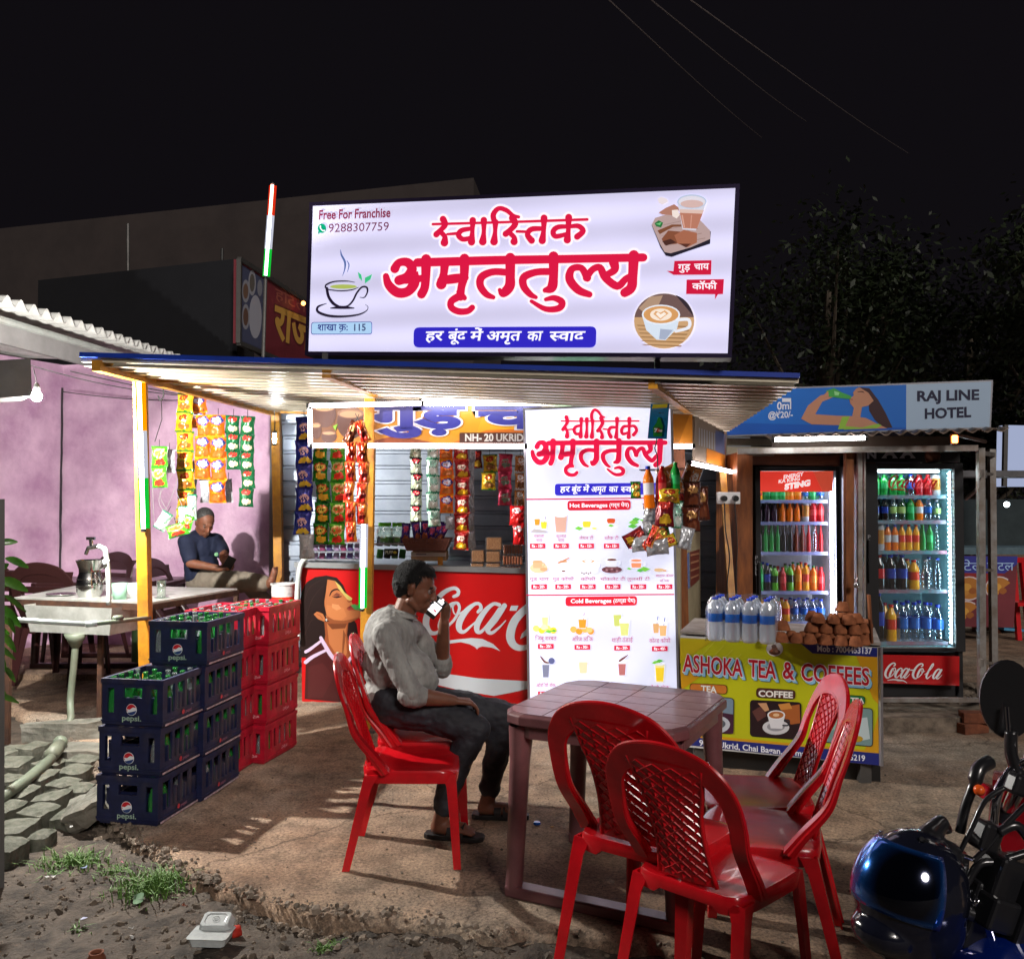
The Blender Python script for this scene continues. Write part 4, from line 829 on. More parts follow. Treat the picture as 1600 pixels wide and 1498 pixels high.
P_.stroke([(374, 345, 8), (400, 295, 16), (450, 275, 16), (480, 290, 8)], S(36, 20, 20), 5, 0, 1 / 6.81, g5); P_.stroke([(400, 350, 4), (450, 360, 16), (500, 350, 8)], S(40, 20, 22), 5, 0, 1 / 6.81, g5); fp([(410, 340), (450, 310), (490, 330), (470, 352)], S(120, 66, 50), 4.8)
P_.stroke([(606, 396, 8), (580, 408, 10), (560, 392, 5)], S(110, 60, 36), 5, 0, 1 / 6.81, g5); fp([(552, 480), (600, 444), (630, 440), (620, 460), (575, 476)], S(120, 40, 40), 5); fp([(552, 484), (620, 470), (640, 492), (580, 500)], S(150, 60, 50), 5.2)
fp([(600, 446), (640, 432), (660, 442), (690, 440), (735, 470), (735, 530), (690, 500), (640, 492)], S(70, 150, 80), 5.4); fp([(640, 500), (735, 500), (735, 580), (690, 590), (660, 540)], SKN, 5.3)
fp([(205, 540), (240, 512), (300, 530), (330, 590), (320, 620), (250, 590)], SKN, 4.5); P_.stroke([(240, 540, 8), (280, 560, 8), (300, 590, 6)], SK2, 5, 0, 1 / 6.81, g5); x, y = g5(340, 600); P_.ell(x, y, 1.4, 2, S(190, 190, 190), 5.5)
fp([(200, 300), (320, 180), (350, 180), (310, 330), (320, 450), (345, 560), (310, 540), (240, 505), (180, 520)], HR, 4.8)
for k in [[(100, 420, 3), (160, 260, 6), (280, 180, 4)], [(130, 560, 3), (190, 380, 6), (300, 240, 3)], [(110, 760, 3), (170, 620, 6), (210, 600, 3)], [(640, 700, 3), (630, 820, 6), (650, 940, 3)]]: P_.stroke(k, S(62, 44, 42), 5.2, 0, 1 / 6.81, g5)
fp([(345, 560), (420, 600), (520, 610), (600, 595), (672, 575), (672, 592), (600, 626), (520, 641), (420, 641), (352, 605)], S(138, 78, 46), 4.6); fp([(400, 430), (470, 440), (500, 480), (450, 500), (400, 470)], S(206, 138, 92), 4.7); fp([(350, 640), (560, 640), (540, 690), (400, 700)], S(110, 60, 36), 3.6); fp([(520, 700), (545, 760), (520, 960), (505, 1000), (510, 860)], S(120, 66, 38), 3.7)
fp([(150, 1100), (300, 1060), (420, 1200), (300, 1430), (140, 1430)], S(76, 30, 32), 2.3); fp([(420, 1180), (520, 1120), (560, 1300), (540, 1460), (470, 1460)], S(54, 18, 22), 2.4)
P_.build('poster_print', print_mat('print_gloss', rough=.28, dirt=.1), cn)
qa = [at(1063, 992, 5.3), at(1376, 1011, 4.94), at(1377, 1196, 4.94), at(1067, 1166, 5.3)]
N = plane_of(qa); qa[1] += N * ((qa[0] - qa[1]).dot(N)); qa[2] += N * ((qa[0] - qa[2]).dot(N)); qa[3] += N * ((qa[0] - qa[3]).dot(N))
d = (qa[1] - qa[0]); dh = V((d.x, d.y, 0)).normalized(); bk = V((-dh.y, dh.x, 0))
tc_ = thing('tea_cart', 'low tea cart with a yellow printed front panel', 'cart', (qa[3] + qa[2]) / 2 - V((0, 0, .1)))
m = MB(); inner = [qa[0] - N * .012, qa[1] - N * .012, qa[2] - N * .012, qa[3] - N * .012]; m.prism(inner, (0, 0, 0), tuple(bk * .56)); m.build('cabinet', mat('cart_box', (.1, .09, .085), .7, scale=6, dirt=.3), tc_, world=True)
m = MB(); quad_panel(m, qa, N, .01); m.build('front_panel', mat('white_board', (.6, .6, .6), .4), tc_, world=True)
ZT = (qa[0].z + qa[1].z) / 2 + .018
m = MB(); a, b = qa[0] + V((0, 0, .012)) + N * .015, qa[1] + V((0, 0, .012)) + N * .015
m.prism([a, b, b + bk * .64, a + bk * .64], (0, 0, 0), (0, 0, .014)); m.build('table_top', mat('worn_top', (.36, .33, .3), .5, scale=7, col2=(.2, .17, .15), bump=.3, dirt=.6), tc_, world=True)
m = MB(); m.bar(qa[1] + N * .004, qa[2] + N * .004, .016, .016); m.build('edge_trim', MATS['alu_frame'], tc_, world=True)
for s_ in (.08, .92):
    for bb in (.06, .5):
        p = qa[3].lerp(qa[2], s_) + bk * bb; MB().box((p.x, p.y, p.z / 2), (.06, .06, p.z)).build('leg', MATS['dark_tin'], tc_, world=True)
g = qa[3].lerp(qa[2], .5) + bk * .3; m = MB(); m.bar(V((qa[3].x, qa[3].y, .05)) + bk * .1, V((qa[2].x, qa[2].y, .05)) + bk * .1, .03, .1); m.build('skirt', MATS['black_plastic'], tc_, world=True)
P_ = Print(qa[0], N); h6 = lambda x, y: (1040 + x / 4.444, 920 + y / 4.444)
def hp(pts, col, L): P_.poly([h6(*a) for a in pts], col, L)
YG, GLD = S(186, 188, 30), S(206, 152, 30)
hp([(100, 338), (1470, 408), (1482, 1222), (120, 1075)], YG, 0)
hp([(100, 338), (340, 350), (160, 470), (102, 520)], S(196, 176, 32), 1); hp([(102, 560), (250, 600), (110, 700)], GLD, 1); hp([(1300, 400), (1470, 408), (1478, 800), (1440, 760)], GLD, 1); hp([(1476, 880), (1482, 1140), (1380, 1120), (1440, 1000)], GLD, 1)
for k in range(5): hp([(340 + k * 60, 360 + k * 30), (350 + k * 60, 360 + k * 30), (250 + k * 60, 470 + k * 30), (240 + k * 60, 470 + k * 30)], S(200, 200, 60), .8)
hp([(118, 1000), (1480, 1126), (1482, 1142), (118, 1024)], GLD, 1.4)
hp([(118, 1022), (1481, 1140), (1484, 1224), (120, 1078)], S(36, 44, 120), 1.6); hp([(940, 380), (1470, 408), (1470, 472), (1020, 446)], S(36, 44, 120), 1.6)
P_.text('Mob : 7004453137', h6(1050, 432), h6(1432, 450), 13.5, S(226, 230, 244), 2.5, .03, up=(0, -1))
def big(txt, a, b, h=38):
    a, b = h6(*a), h6(*b)
    for k in range(5): P_.text(txt, (a[0] + 1 + k * .8, a[1] + 1 + k * .9), (b[0] + 1 + k * .8, b[1] + 1 + k * .9), h, S(10, 60, 110) if k == 4 else S(150, 206, 236), 3 - k * .2, .05, up=(0, -1))
    P_.text(txt, a, b, h, S(240, 236, 240), 3.3, .05, up=(0, -1)); P_.text(txt, a, b, h, S(186, 24, 44), 3.6, .018, up=(0, -1))
big('ASHOKA', (122, 570), (532, 606)); big('TEA', (576, 606), (764, 622)); big('&', (812, 616), (890, 628)); big('COFFEES', (938, 632), (1416, 668))
x, y = h6(757, 415); P_.ell(x, y, 13, 11.5, S(220, 214, 214), 2.5, 26); P_.ell(x, y + 1, 5, 5, S(150, 110, 90), 3); P_.ell(x, y + 5, 9, 4.6, S(120, 80, 60), 2.9); P_.ell(x - 1, y - 4, 4, 3, S(110, 90, 84), 3.1); P_.ell(x + 3, y + 4, 2.6, 2, S(196, 150, 130), 3.3); P_.ell(x - 5, y + 3, 2.4, 2, S(190, 120, 90), 3.3)
def pill(q4, c, t, a, b, h, oc): P_.rrect([h6(*k) for k in q4], 6, S(60, 30, 24), 2); P_.rrect([(lambda u: (u[0] + (1 if i in (0, 3) else -1), u[1] + (1 if i < 2 else -1)))(h6(*k)) for i, k in enumerate(q4)], 5.5, c, 2.5); P_.text(t, h6(*a), h6(*b), h, S(240, 236, 230), 3.4, .035, up=(0, -1), out=.02, outc=oc)
pill([(168, 652), (428, 664), (428, 732), (166, 712)], S(200, 120, 50), 'TEA', (246, 712), (352, 720), 14, S(60, 30, 24)); pill([(630, 684), (902, 700), (900, 768), (628, 752)], S(86, 50, 44), 'COFFEE', (644, 744), (884, 756), 13.5, S(40, 20, 20)); pill([(1098, 724), (1388, 742), (1386, 806), (1096, 788)], S(20, 120, 70), 'GREEN TEA', (1112, 778), (1376, 794), 11.5, S(10, 60, 40))
def pic(q4, c): P_.rrect([h6(*k) for k in q4], 6, S(20, 24, 34), 2); P_.rrect([(lambda u: (u[0] + (1.2 if i in (0, 3) else -1.2), u[1] + (1.2 if i < 2 else -1.2)))(h6(*k)) for i, k in enumerate(q4)], 5, c, 2.4)
pic([(150, 728), (476, 756), (472, 1008), (148, 984)], S(120, 140, 160)); pic([(586, 768), (944, 786), (942, 1048), (586, 1022)], S(44, 30, 34)); pic([(1060, 800), (1440, 828), (1440, 1096), (1058, 1060)], S(120, 150, 150))
hp([(340, 850), (472, 870), (470, 1004), (200, 985)], S(70, 40, 60), 2.6); x, y = h6(350, 940); P_.ell(x, y, 22, 14, S(190, 196, 206), 2.9); P_.ell(x, y - 1, 15, 8, S(90, 96, 104), 3.1); hp([(230, 800), (350, 800), (330, 930), (250, 930)], S(180, 110, 70), 3.3)
hp([(800, 820), (930, 800), (935, 930), (870, 940), (820, 890)], S(170, 96, 50), 2.6); hp([(600, 850), (680, 800), (700, 880), (640, 920)], S(96, 60, 56), 2.6); hp([(640, 792), (700, 790), (720, 840), (690, 850)], S(200, 150, 110), 2.7); hp([(780, 800), (860, 790), (880, 830), (800, 840)], S(206, 140, 70), 2.8)
x, y = h6(766, 960); P_.ell(x, y, 21, 11.5, S(206, 206, 212), 3); P_.ell(x, y - 1, 14, 7, S(150, 150, 158), 3.2); hp([(706, 870), (830, 876), (810, 970), (730, 966)], S(222, 222, 228), 3.4); x, y = h6(768, 874); P_.ell(x, y, 14, 7.4, S(232, 232, 236), 3.6); P_.ell(x, y, 11.6, 5.6, S(178, 110, 60), 3.8); P_.ell(x, y, 5, 2.6, S(226, 190, 150), 4)
P_.stroke([(*h6(826, 910), 2.6), (*h6(856, 912), 2.6), (*h6(850, 944), 2.6), (*h6(814, 946), 2.2)], S(50, 50, 60), 3.4)
hp([(1070, 840), (1240, 820), (1220, 960), (1100, 1000)], S(150, 180, 170), 2.6); hp([(1300, 900), (1400, 890), (1420, 1040), (1320, 1060)], S(190, 206, 210), 2.7); x, y = h6(1330, 1040); P_.ell(x, y, 9, 5, S(190, 150, 40), 3.2)
P_.text('9733 Ukrid, Chai Bagan, Ormanjhi', h6(232, 1085), h6(1056, 1172), 13, S(230, 232, 244), 2.6, .02, up=(0, -1)); P_.text('5219', h6(1278, 1186), h6(1386, 1194), 13, S(230, 232, 244), 2.6, .02, up=(0, -1))
P_.build('panel_print', MATS['print_gloss'], tc_)
q = [at(1128, 611, 7.3), at(1549, 596, 7.0), at(1546, 667, 7.0), at(1128, 680, 7.3)]; N = plane_of(q); q[1] += N * ((q[0] - q[1]).dot(N)); q[2] += N * ((q[0] - q[2]).dot(N)); q[3] += N * ((q[0] - q[3]).dot(N))
hs, P_ = board('hotel_sign', 'blue and pale sign with a woman drinking from a green bottle over the fridges', 'sign', q, .04, MATS['white_plastic'], .012, framem=MATS['alu_frame'])
P_.poly([(1128, 611), (1416, 601), (1416, 671), (1128, 680)], S(28, 110, 206), 0); P_.poly([(1416, 601), (1549, 596), (1546, 667), (1416, 671)], S(172, 196, 222), 0); P_.poly([(1128, 660), (1290, 664), (1416, 668), (1416, 671), (1128, 680)], S(20, 90, 190), .6)
P_.text('RAJ LINE', (1432, 626.5), (1530, 624), 22, S(24, 24, 60), 1.5, .035, up=(0, -1)); P_.text('HOTEL', (1444, 654), (1517, 651), 22, S(24, 24, 60), 1.5, .035, up=(0, -1))
P_.text('0ml', (1214, 640), (1237, 639), 17, S(236, 240, 250), 1.5, .02, up=(0, -1)); P_.text('@₹20/-', (1200, 653.5), (1239, 652), 14, S(236, 240, 250), 1.5, .02, up=(0, -1)); P_.rect(1222, 622, 1236, 628, S(236, 240, 250), 1)
j7 = lambda x, y: (1150 + x / 3.556, 560 + y / 3.556)
def jp(pts, col, L): P_.poly([j7(*a) for a in pts], col, L)
SKB = S(196, 140, 112)
jp([(680, 160), (740, 165), (790, 230), (830, 300), (870, 385), (820, 388), (770, 340), (740, 290), (735, 220)], S(60, 30, 36), 1)
jp([(685, 160), (735, 190), (765, 235), (735, 262), (700, 270), (690, 330), (640, 350), (655, 275), (635, 250), (630, 225), (655, 205), (650, 190), (668, 168)], SKB, 2); jp([(640, 320), (720, 330), (800, 370), (840, 388), (600, 396), (575, 370), (600, 330)], SKB, 1.8)
jp([(362, 335), (400, 262), (470, 205), (520, 195), (540, 215), (480, 240), (440, 310), (560, 318), (640, 320), (600, 372), (420, 366)], SKB, 1.9); jp([(590, 325), (632, 320), (600, 392), (566, 394)], S(150, 196, 70), 2.6); jp([(790, 362), (810, 372), (780, 388), (740, 388), (600, 396), (606, 376), (700, 384)], S(150, 196, 70), 2.6)
jp([(500, 180), (545, 165), (590, 190), (640, 208), (638, 226), (590, 222), (540, 215), (510, 212)], S(70, 170, 80), 2.9); jp([(490, 200), (512, 180), (516, 215), (492, 218)], SKB, 3.1); jp([(545, 180), (575, 190), (570, 206), (548, 204)], S(150, 220, 150), 3.2)
P_.stroke([(*j7(676, 186), .8), (*j7(700, 184), 1.6), (*j7(712, 190), .8)], S(50, 24, 26), 3); P_.stroke([(*j7(634, 226), 1), (*j7(648, 228), 1)], S(140, 50, 50), 3)
P_.build('sign_print', print_mat('print_sign', rough=.4), hs)
GLG = mat('green_glass', (.02, .22, .05), .06, trans=.75, var=0, ior=1.3, coat=.5); WATER = clear('clear_pet', (.80, .90, .97), .2, .05)
def plast(n, c, r=.18): return mat('plastic_' + n, c, r, var=0, coat=.6)
CAPR, CAPB, CAPG, CAPK, CAPW = plast('cap_red', S(190, 20, 24)), plast('cap_blue', S(20, 60, 190)), plast('cap_green', S(20, 130, 50)), plast('cap_black', S(16, 16, 18)), plast('cap_white', S(210, 210, 210))
KIND = {
 'lime': (plast('liq_lime', S(30, 150, 60), .1), CAPG, plast('lab_lime', S(60, 190, 110))), 'cola': (plast('liq_cola', S(26, 12, 10), .08), CAPB, plast('lab_cola', S(40, 60, 160))),
 'colar': (plast('liq_cola', 0), CAPR, plast('lab_red', S(190, 20, 24))), 'orange': (plast('liq_orange', S(240, 120, 14), .12), CAPG, plast('lab_orange', S(246, 160, 60))),
 'orangeb': (plast('liq_orange', 0), CAPB, plast('lab_white', S(220, 220, 226))), 'red': (plast('liq_red', S(190, 26, 34), .1), CAPR, plast('lab_pink', S(226, 80, 80))),
 'mango': (plast('liq_mango', S(240, 168, 20), .12), CAPR, plast('lab_mango', S(226, 60, 30))), 'apple': (plast('liq_apple', S(96, 190, 40), .12), CAPK, plast('lab_dark', S(30, 60, 24))),
 'brown': (plast('liq_brown', S(110, 44, 24), .1), CAPR, plast('lab_brown', S(180, 90, 60))), 'purple': (plast('liq_purple', S(52, 20, 44), .1), CAPK, plast('lab_purple', S(110, 40, 80))),
 'water': (WATER, CAPB, plast('lab_water', S(40, 100, 190))), 'soda': (WATER, CAPW, plast('lab_soda', S(170, 206, 120))), 'can': (plast('can_silver', S(190, 190, 196), .2), plast('can_silver', 0), plast('lab_amber', S(200, 140, 60)))}
BM = {}
def bottle_mesh(kind, h, r, slim=0):
    k = (kind, round(h, 3), round(r, 4), slim)
    if k in BM: return BM[k]
    m = MB(); b, c, l_ = KIND[kind]
    if kind == 'can': m.lathe([(0, 0), (r * .85, 0), (r, h * .08), (r, h * .25), (r, h * .8), (r, h * .92), (r * .8, h), (0, h)], 12, mis=[0, 0, 0, 2, 0, 0, 0])
    elif slim: m.lathe([(0, 0), (r, 0), (r, h * .5), (r * .92, h * .58), (r * .5, h * .72), (r * .36, h * .93), (r * .45, h * .94), (r * .45, h), (0, h)], 12, mis=[0, 0, 0, 0, 0, 0, 1, 1])
    else: m.lathe([(0, 0), (r * .9, 0), (r, h * .05), (r * .96, h * .32), (r * .985, h * .34), (r * .985, h * .6), (r, h * .62), (r * .92, h * .72), (r * .45, h * .87), (r * .38, h * .92), (r * .46, h * .925), (r * .46, h), (0, h)], 12, mis=[0, 0, 0, 2, 2, 0, 0, 0, 0, 1, 1, 1])
    BM[k] = m.mesh('bottle', [b, c, l_], smooth=True); sharp(BM[k], 50); return BM[k]
def bottle(kind, p, h, r, label, group, slim=0, rz=0, cat='bottle'):
    o = link('drink_can' if kind == 'can' else 'bottle', bottle_mesh(kind, h, r, slim)); o.location = p; o.rotation_euler = (0, 0, rz); return tag(o, label, 'can' if kind == 'can' else cat, group)
NAMES = {'lime': 'bright green', 'cola': 'dark blue-labelled', 'colar': 'dark red-labelled', 'orange': 'green-capped orange', 'orangeb': 'blue-capped orange', 'red': 'red', 'mango': 'yellow mango-coloured', 'apple': 'leaf-green', 'brown': 'brown', 'purple': 'dark purple', 'water': 'clear water', 'soda': 'clear pale-labelled', 'can': 'silver and amber'}
FRB = mat('fridge_black', (.018, .018, .02), .35, scale=4, var=.05); FRI = mat('fridge_liner', (.72, .76, .8), .4, var=.03)
GLASS = clear('door_glass', (.97, .99, 1), .035, .02)
def fridge(label, desc, x0, x1, ytop, ybot, Y, gx0, gx1, gy0, gy1, shelves, strip, stripm, header, tone, rail):
    a, b = at(x0, ytop, Y), at(x1, ytop, Y); zt = a.z; zb = at(x0, ybot, Y).z; X0, X1 = a.x, b.x; D = .58
    GX0, GX1, GZ1, GZ0 = at(gx0, gy0, Y).x, at(gx1, gy0, Y).x, at(gx0, gy0, Y).z, at(gx0, gy1, Y).z
    t = thing('display_fridge', label, 'fridge', ((X0 + X1) / 2, Y + D / 2, zb)); W_ = X1 - X0
    m = MB(); w = .035
    m.box((X0 + w / 2, Y + D / 2, (zt + zb) / 2), (w, D, zt - zb)); m.box((X1 - w / 2, Y + D / 2, (zt + zb) / 2), (w, D, zt - zb)); m.box(((X0 + X1) / 2, Y + D / 2, zt - .02), (W_ - 2 * w, D, .04))
    m.box(((X0 + X1) / 2, Y + D - .015, (zt + zb) / 2), (W_ - 2 * w, .03, zt - zb)); m.box(((X0 + X1) / 2, Y + D / 2, (GZ0 + zb) / 2 - .02), (W_ - 2 * w - .002, D - .06, GZ0 - zb - .04)); m.build('cabinet', FRB, t, world=True, bevel=.006)
    m = MB(); xi0, xi1 = X0 + w + .002, X1 - w - .002
    m.box((xi0 + .004, Y + D / 2, (zt + GZ0) / 2), (.006, D - .07, zt - GZ0 - .05)); m.box((xi1 - .004, Y + D / 2, (zt + GZ0) / 2), (.006, D - .07, zt - GZ0 - .05)); m.box(((xi0 + xi1) / 2, Y + D - .04, (zt + GZ0) / 2), (xi1 - xi0, .008, zt - GZ0 - .05)); m.box(((xi0 + xi1) / 2, Y + D / 2, GZ0 - .012), (xi1 - xi0, D - .08, .01)); m.build('liner', tone, t, world=True)
    m = MB(); fy = Y - .02
    m.box(((X0 + GX0) / 2, fy, (zt + GZ0 - .03) / 2), (GX0 - X0, .035, zt - GZ0 + .03)); m.box(((X1 + GX1) / 2, fy, (zt + GZ0 - .03) / 2), (X1 - GX1, .035, zt - GZ0 + .03)); m.box(((GX0 + GX1) / 2, fy, (zt + GZ1) / 2), (GX1 - GX0 - .002, .035, zt - GZ1)); m.box(((GX0 + GX1) / 2, fy, GZ0 - .015), (GX1 - GX0 - .002, .035, .03))
    dr = m.build('door', FRB, t, world=True, bevel=.003)
    mm = MB().box(((GX0 + GX1) / 2, fy, (GZ0 + GZ1) / 2), (GX1 - GX0 - .004, .004, GZ1 - GZ0 - .004)); me = mm.mesh('pane', GLASS, t.location); link('pane', me, dr)
    pl = Print(V((X0, fy - .0185, zt)), V((0, -1, 0))); xm = (x0 + gx0) / 2
    ya = (gy0 + gy1) / 2 - 30
    for k, ch in enumerate('PULL'): pl.text(ch, (xm - 2.4, ya + k * 8), (xm + 2.2, ya + k * 8), 8.5, S(150, 150, 155), 1, .01, up=(0, -1))
    pl.build('pull_lettering', MATS['print_gloss'], t)
    m = MB().box((X0 + .02, fy - .03, (GZ0 + GZ1) / 2 - .02), (.014, .02, .3)); m.build('door_handle', FRB, t, world=True, bevel=.003)
    sx_ = at(strip, gy0, Y).x
    if stripm == 'dots':
        m = MB(); n = int((GZ1 - GZ0 - .03) / .03)
        for k in range(n): m.box((sx_, Y + .03, GZ0 + .03 + k * .03), (.011, .008, .0105))
        m.build('light_strip', lamp('led_dots', (.66, .90, 1), 70), t, world=True); MB().box((sx_ + .012, Y + .03, (GZ0 + GZ1) / 2), (.008, .03, GZ1 - GZ0 - .02)).build('light_holder', FRI, t, world=True)
    else:
        MB().box((sx_, Y + .01, (GZ0 + GZ1) / 2 - .02), (.018, .008, GZ1 - GZ0 - .06)).build('light_strip', lamp('led_bar', (.88, .84, 1), 34), t, world=True)
    MB().box(((GX0 + GX1) / 2 - .02, Y + .05, zt - .055), (GX1 - GX0 - .1, .02, .012)).build('top_light', lamp('led_top', (.8, .95, 1), 30), t, world=True)
    for (yp, row) in shelves:
        z = at(gx0, yp, Y + .08).z; sh = MB().box(((xi0 + xi1) / 2 - .012, Y + .3, z - .008), (xi1 - xi0 - .04, .44, .012)).build('shelf', mat('shelf_wire', (.7, .74, .82), .3, .2, var=.02), t, world=True)
        me = MB().box(((xi0 + xi1) / 2 - .012, Y + .073, z - .012), (xi1 - xi0 - .045, .006, .026)).mesh('shelf_rail', rail, t.location); link('shelf_rail', me, sh)
        if row:
            hh = row[0]; ks = row[1]; n = len(ks); x_a = xi0 + .035; x_b = sx_ - .045
            for i, k in enumerate(ks):
                if k == '-': continue
                kk = k.split('*'); sc = float(kk[1]) if len(kk) > 1 else 1; kd = kk[0]; sl_ = kd.endswith('/'); kd = kd.rstrip('/'); x = x_a + (x_b - x_a) * i / (n - 1); r = min((x_b - x_a) / (n - 1) * .47, .046) * (.8 if sl_ else 1)
                for dpt in (.12, .24):
                    bottle(kd, (x + random.uniform(-.003, .003), Y + dpt, z), hh * sc, r, '%s %s %s of the %s' % (NAMES[kd], 'can' if kd == 'can' else 'bottle', row[2], desc), 'bottles on the shelves of the %s' % desc, sl_, random.uniform(0, 6))
    return t, X0, X1, zt, zb, fy
RAIL_B = mat('rail_blue', S(150, 160, 210), .3, var=.02); RAIL_P = mat('rail_printed', S(90, 150, 160), .35, col2=S(160, 90, 110), scale=7)
f1 = fridge('left black glass-door fridge with red header, inside the brown cabinet', 'fridge with the red header', 1178, 1312, 729, 1078, 6.9, 1186, 1303, 736, 1072,
 [(781, (.10, 'mango lime lime lime orange orange water lime water'.split(), 'on the topmost shelf')), (815, (.16, 'purple/ purple/ purple/ orangeb/ orangeb/ orangeb/ can red red'.split(), 'on the second shelf')), (862, (.215, 'purple/ lime/ lime/ lime/ cola/ cola/ brown/ brown/ red/ water/ red/'.split(), 'on the middle shelf')), (923, (.215, 'lime cola apple*.9 red*.85 apple*.95 orange mango orange*.9 red*.85'.split(), 'on the fourth shelf')), (971, (.17, 'mango*1.2 mango orange mango water water water water'.split(), 'on the lowest shelf'))], 1299, 'bar', 1, FRI, RAIL_B)
t, X0, X1, zt, zb, fy = f1
m = MB(); q = [at(1187, 736, 6.865), at(1302, 736, 6.865), at(1301, 768, 6.865), at(1187, 768, 6.865)]; quad_panel(m, q, (0, -1, 0), .012); m.build('header', plast('header_red', S(206, 50, 36)), t, world=True)
P_ = Print(q[0], V((0, -1, 0))); P_.poly([(1187, 736), (1302, 736), (1301, 768), (1187, 768)], S(216, 56, 44), -.5); P_.poly([(1270, 736), (1302, 736), (1301, 768), (1285, 768)], S(190, 70, 50), 0)
P_.text('ENERGY', (1224, 748), (1255, 743), 8, S(250, 240, 240), 1, .03, slant=.2); P_.text('KA KING', (1216, 755), (1250, 750), 7.5, S(250, 240, 240), 1, .03, slant=.2); P_.text('STING', (1226, 765), (1266, 758), 12, S(250, 240, 240), 1, .06, slant=.2)
P_.build('header_print', print_mat('header_lit', lit=.85), t)
f2 = fridge('right tall glass-door fridge with red base panel and white script logo', 'fridge with the red base panel', 1348, 1501, 724, 1090, 6.4, 1368, 1487, 733, 1010,
 [(773.6, (.15, 'lime*.9 lime lime lime lime water red red can'.split(), 'on the topmost shelf')), (813, (.165, 'colar/ cola cola soda soda lime orangeb water soda*.9'.split(), 'on the second shelf')), (860, (.185, 'water can can orangeb orangeb mango mango mango lime/ lime water/'.split(), 'on the middle shelf')), (921, (.25, 'lime colar cola cola mango*.85 soda/*.85 water/*.9'.split(), 'on the fourth shelf')), (1002, (.35, 'lime*1.05 cola mango*.75 water*.8 water*.8 water*.8 water*.75'.split(), 'on the lowest shelf'))], 1485, 'dots', 1, mat('liner_cyan', S(150, 206, 214), .4, var=.02), RAIL_P)
t, X0, X1, zt, zb, fy = f2
q = [at(1350, 1022, 6.36), at(1499, 1025, 6.36), at(1499, 1071, 6.36), at(1350, 1066, 6.36)]; m = MB(); quad_panel(m, q, (0, -1, 0), .015); m.build('base_panel', plast('base_red', S(176, 20, 26)), t, world=True)
P_ = Print(q[0], V((0, -1, 0)))
def script(P, x0, y0, x1, y1, col, L):
    """handwritten two-word logo between two pixel corners"""
    U = 2150.; f = lambda x, y: (x0 + (x - 80) / U * (x1 - x0), y0 + (y - 250 + (x - 80) * .02) / 560 * (y1 - y0)); sc = (x1 - x0) / U
    word = [('C', 0), ('o', 0), ('c', 0), ('a', 0), ('C', 1010), ('o', 1010), ('l', 850), ('a', 1180)]
    for ch, dx in word:
        for k in CC[ch]: P.stroke([(a + dx, b, c * 1.15) for a, b, c in k], col, L, 0, sc, f)
    P.stroke([(1040, 500, 44), (1120, 500, 44)], col, L, 0, sc, f); P.stroke([(200, 860, 20), (420, 830, 44), (600, 850, 60), (760, 860, 40), (900, 930, 14)], col, L, 0, sc, f)
script(P_, 1382, 1034, 1474, 1060, S(226, 226, 230), 1); P_.build('logo_print', MATS['print_gloss'], t)
P_ = Print(V((X0, 6.37, zt)), V((0, -1, 0))); script(P_, 1388, 741, 1466, 763, S(190, 24, 30), 1); P_.build('glass_logo', MATS['print_gloss'], t)
bc = thing('brown_cabinet', 'brown wooden cabinet housing the left fridge', 'cabinet', at(1160, 1000, 6.8)); D = V((0, .7, 0))
def slab(q, dv, name, mm, root): m = MB(); m.prism(q, (0, 0, 0), tuple(dv)); return m.build(name, mm, root, world=True)
slab([at(1152, 707, 6.75), at(1176, 712, 6.75), at(1176, 1100, 6.75), at(1152, 1100, 6.75)], D, 'side_panel', WOODB, bc)
slab([at(1160, 708, 7.45), at(1335, 708, 7.45), at(1335, 728, 7.45), at(1160, 728, 7.45)], V((0, .02, 0)), 'top_panel', WOODB, bc); slab([at(1315, 712, 6.95), at(1330, 712, 6.95), at(1330, 1090, 6.95), at(1315, 1090, 6.95)], V((0, .5, 0)), 'side_panel', mat('dark_side', (.05, .04, .05), .5), bc)
slab([at(1158, 712, 6.88), at(1312, 712, 6.88), at(1312, 728, 6.88), at(1158, 726, 6.88)], V((0, .5, 0)), 'top_shelf', mat('rust_wood', S(120, 62, 34), .6, scale=5, col2=S(84, 40, 24)), bc)
STEEL = mat('weathered_steel', (.42, .41, .4), .42, .7, scale=9, col2=(.24, .2, .17), dirt=.5)
cg = thing('fridge_cage', 'weathered steel frame around the two fridges', 'frame', at(1530, 1092, 6.2))
def cb(a, b, w=.035, nm='bar', mm=None): MB().bar(a, b, w).build(nm, mm or STEEL, cg, world=True)
cb(at(1152, 705, 6.3), at(1527, 700, 6.05), .04, 'top_rail'); cb(at(1326, 705, 6.3), at(1326, 1060, 6.3), .055, 'upright', WOODB); cb(at(1343, 705, 6.28), at(1343, 1035, 6.28), .03, 'upright'); cb(at(1351, 706, 6.28), at(1351, 1030, 6.28), .012, 'upright')
cb(at(1532, 700, 6.1), at(1534, 1093, 6.1), .042, 'upright'); cb(at(1549, 702, 6.7), at(1553, 1086, 6.7), .045, 'upright'); cb(at(1372, 1093, 6.1), at(1531, 1093, 6.1), .028, 'bottom_rail'); cb(at(1532, 1093, 6.1), at(1552, 1084, 6.7), .03, 'bottom_rail'); cb(at(1533, 708, 6.1), at(1552, 710, 6.7), .03, 'side_rail')
m = MB()
for y in (740, 890, 1035): m.tube([at(1533, y - 6, 6.06), at(1533, y + 6, 6.06)], .018, 8); m.bar(at(1536, y, 6.1), at(1550, y + 1, 6.6), .02)
m.build('hinge', STEEL, cg, world=True); cb(at(1509, 780, 7.6), at(1527, 764, 6.3), .02, 'stay')
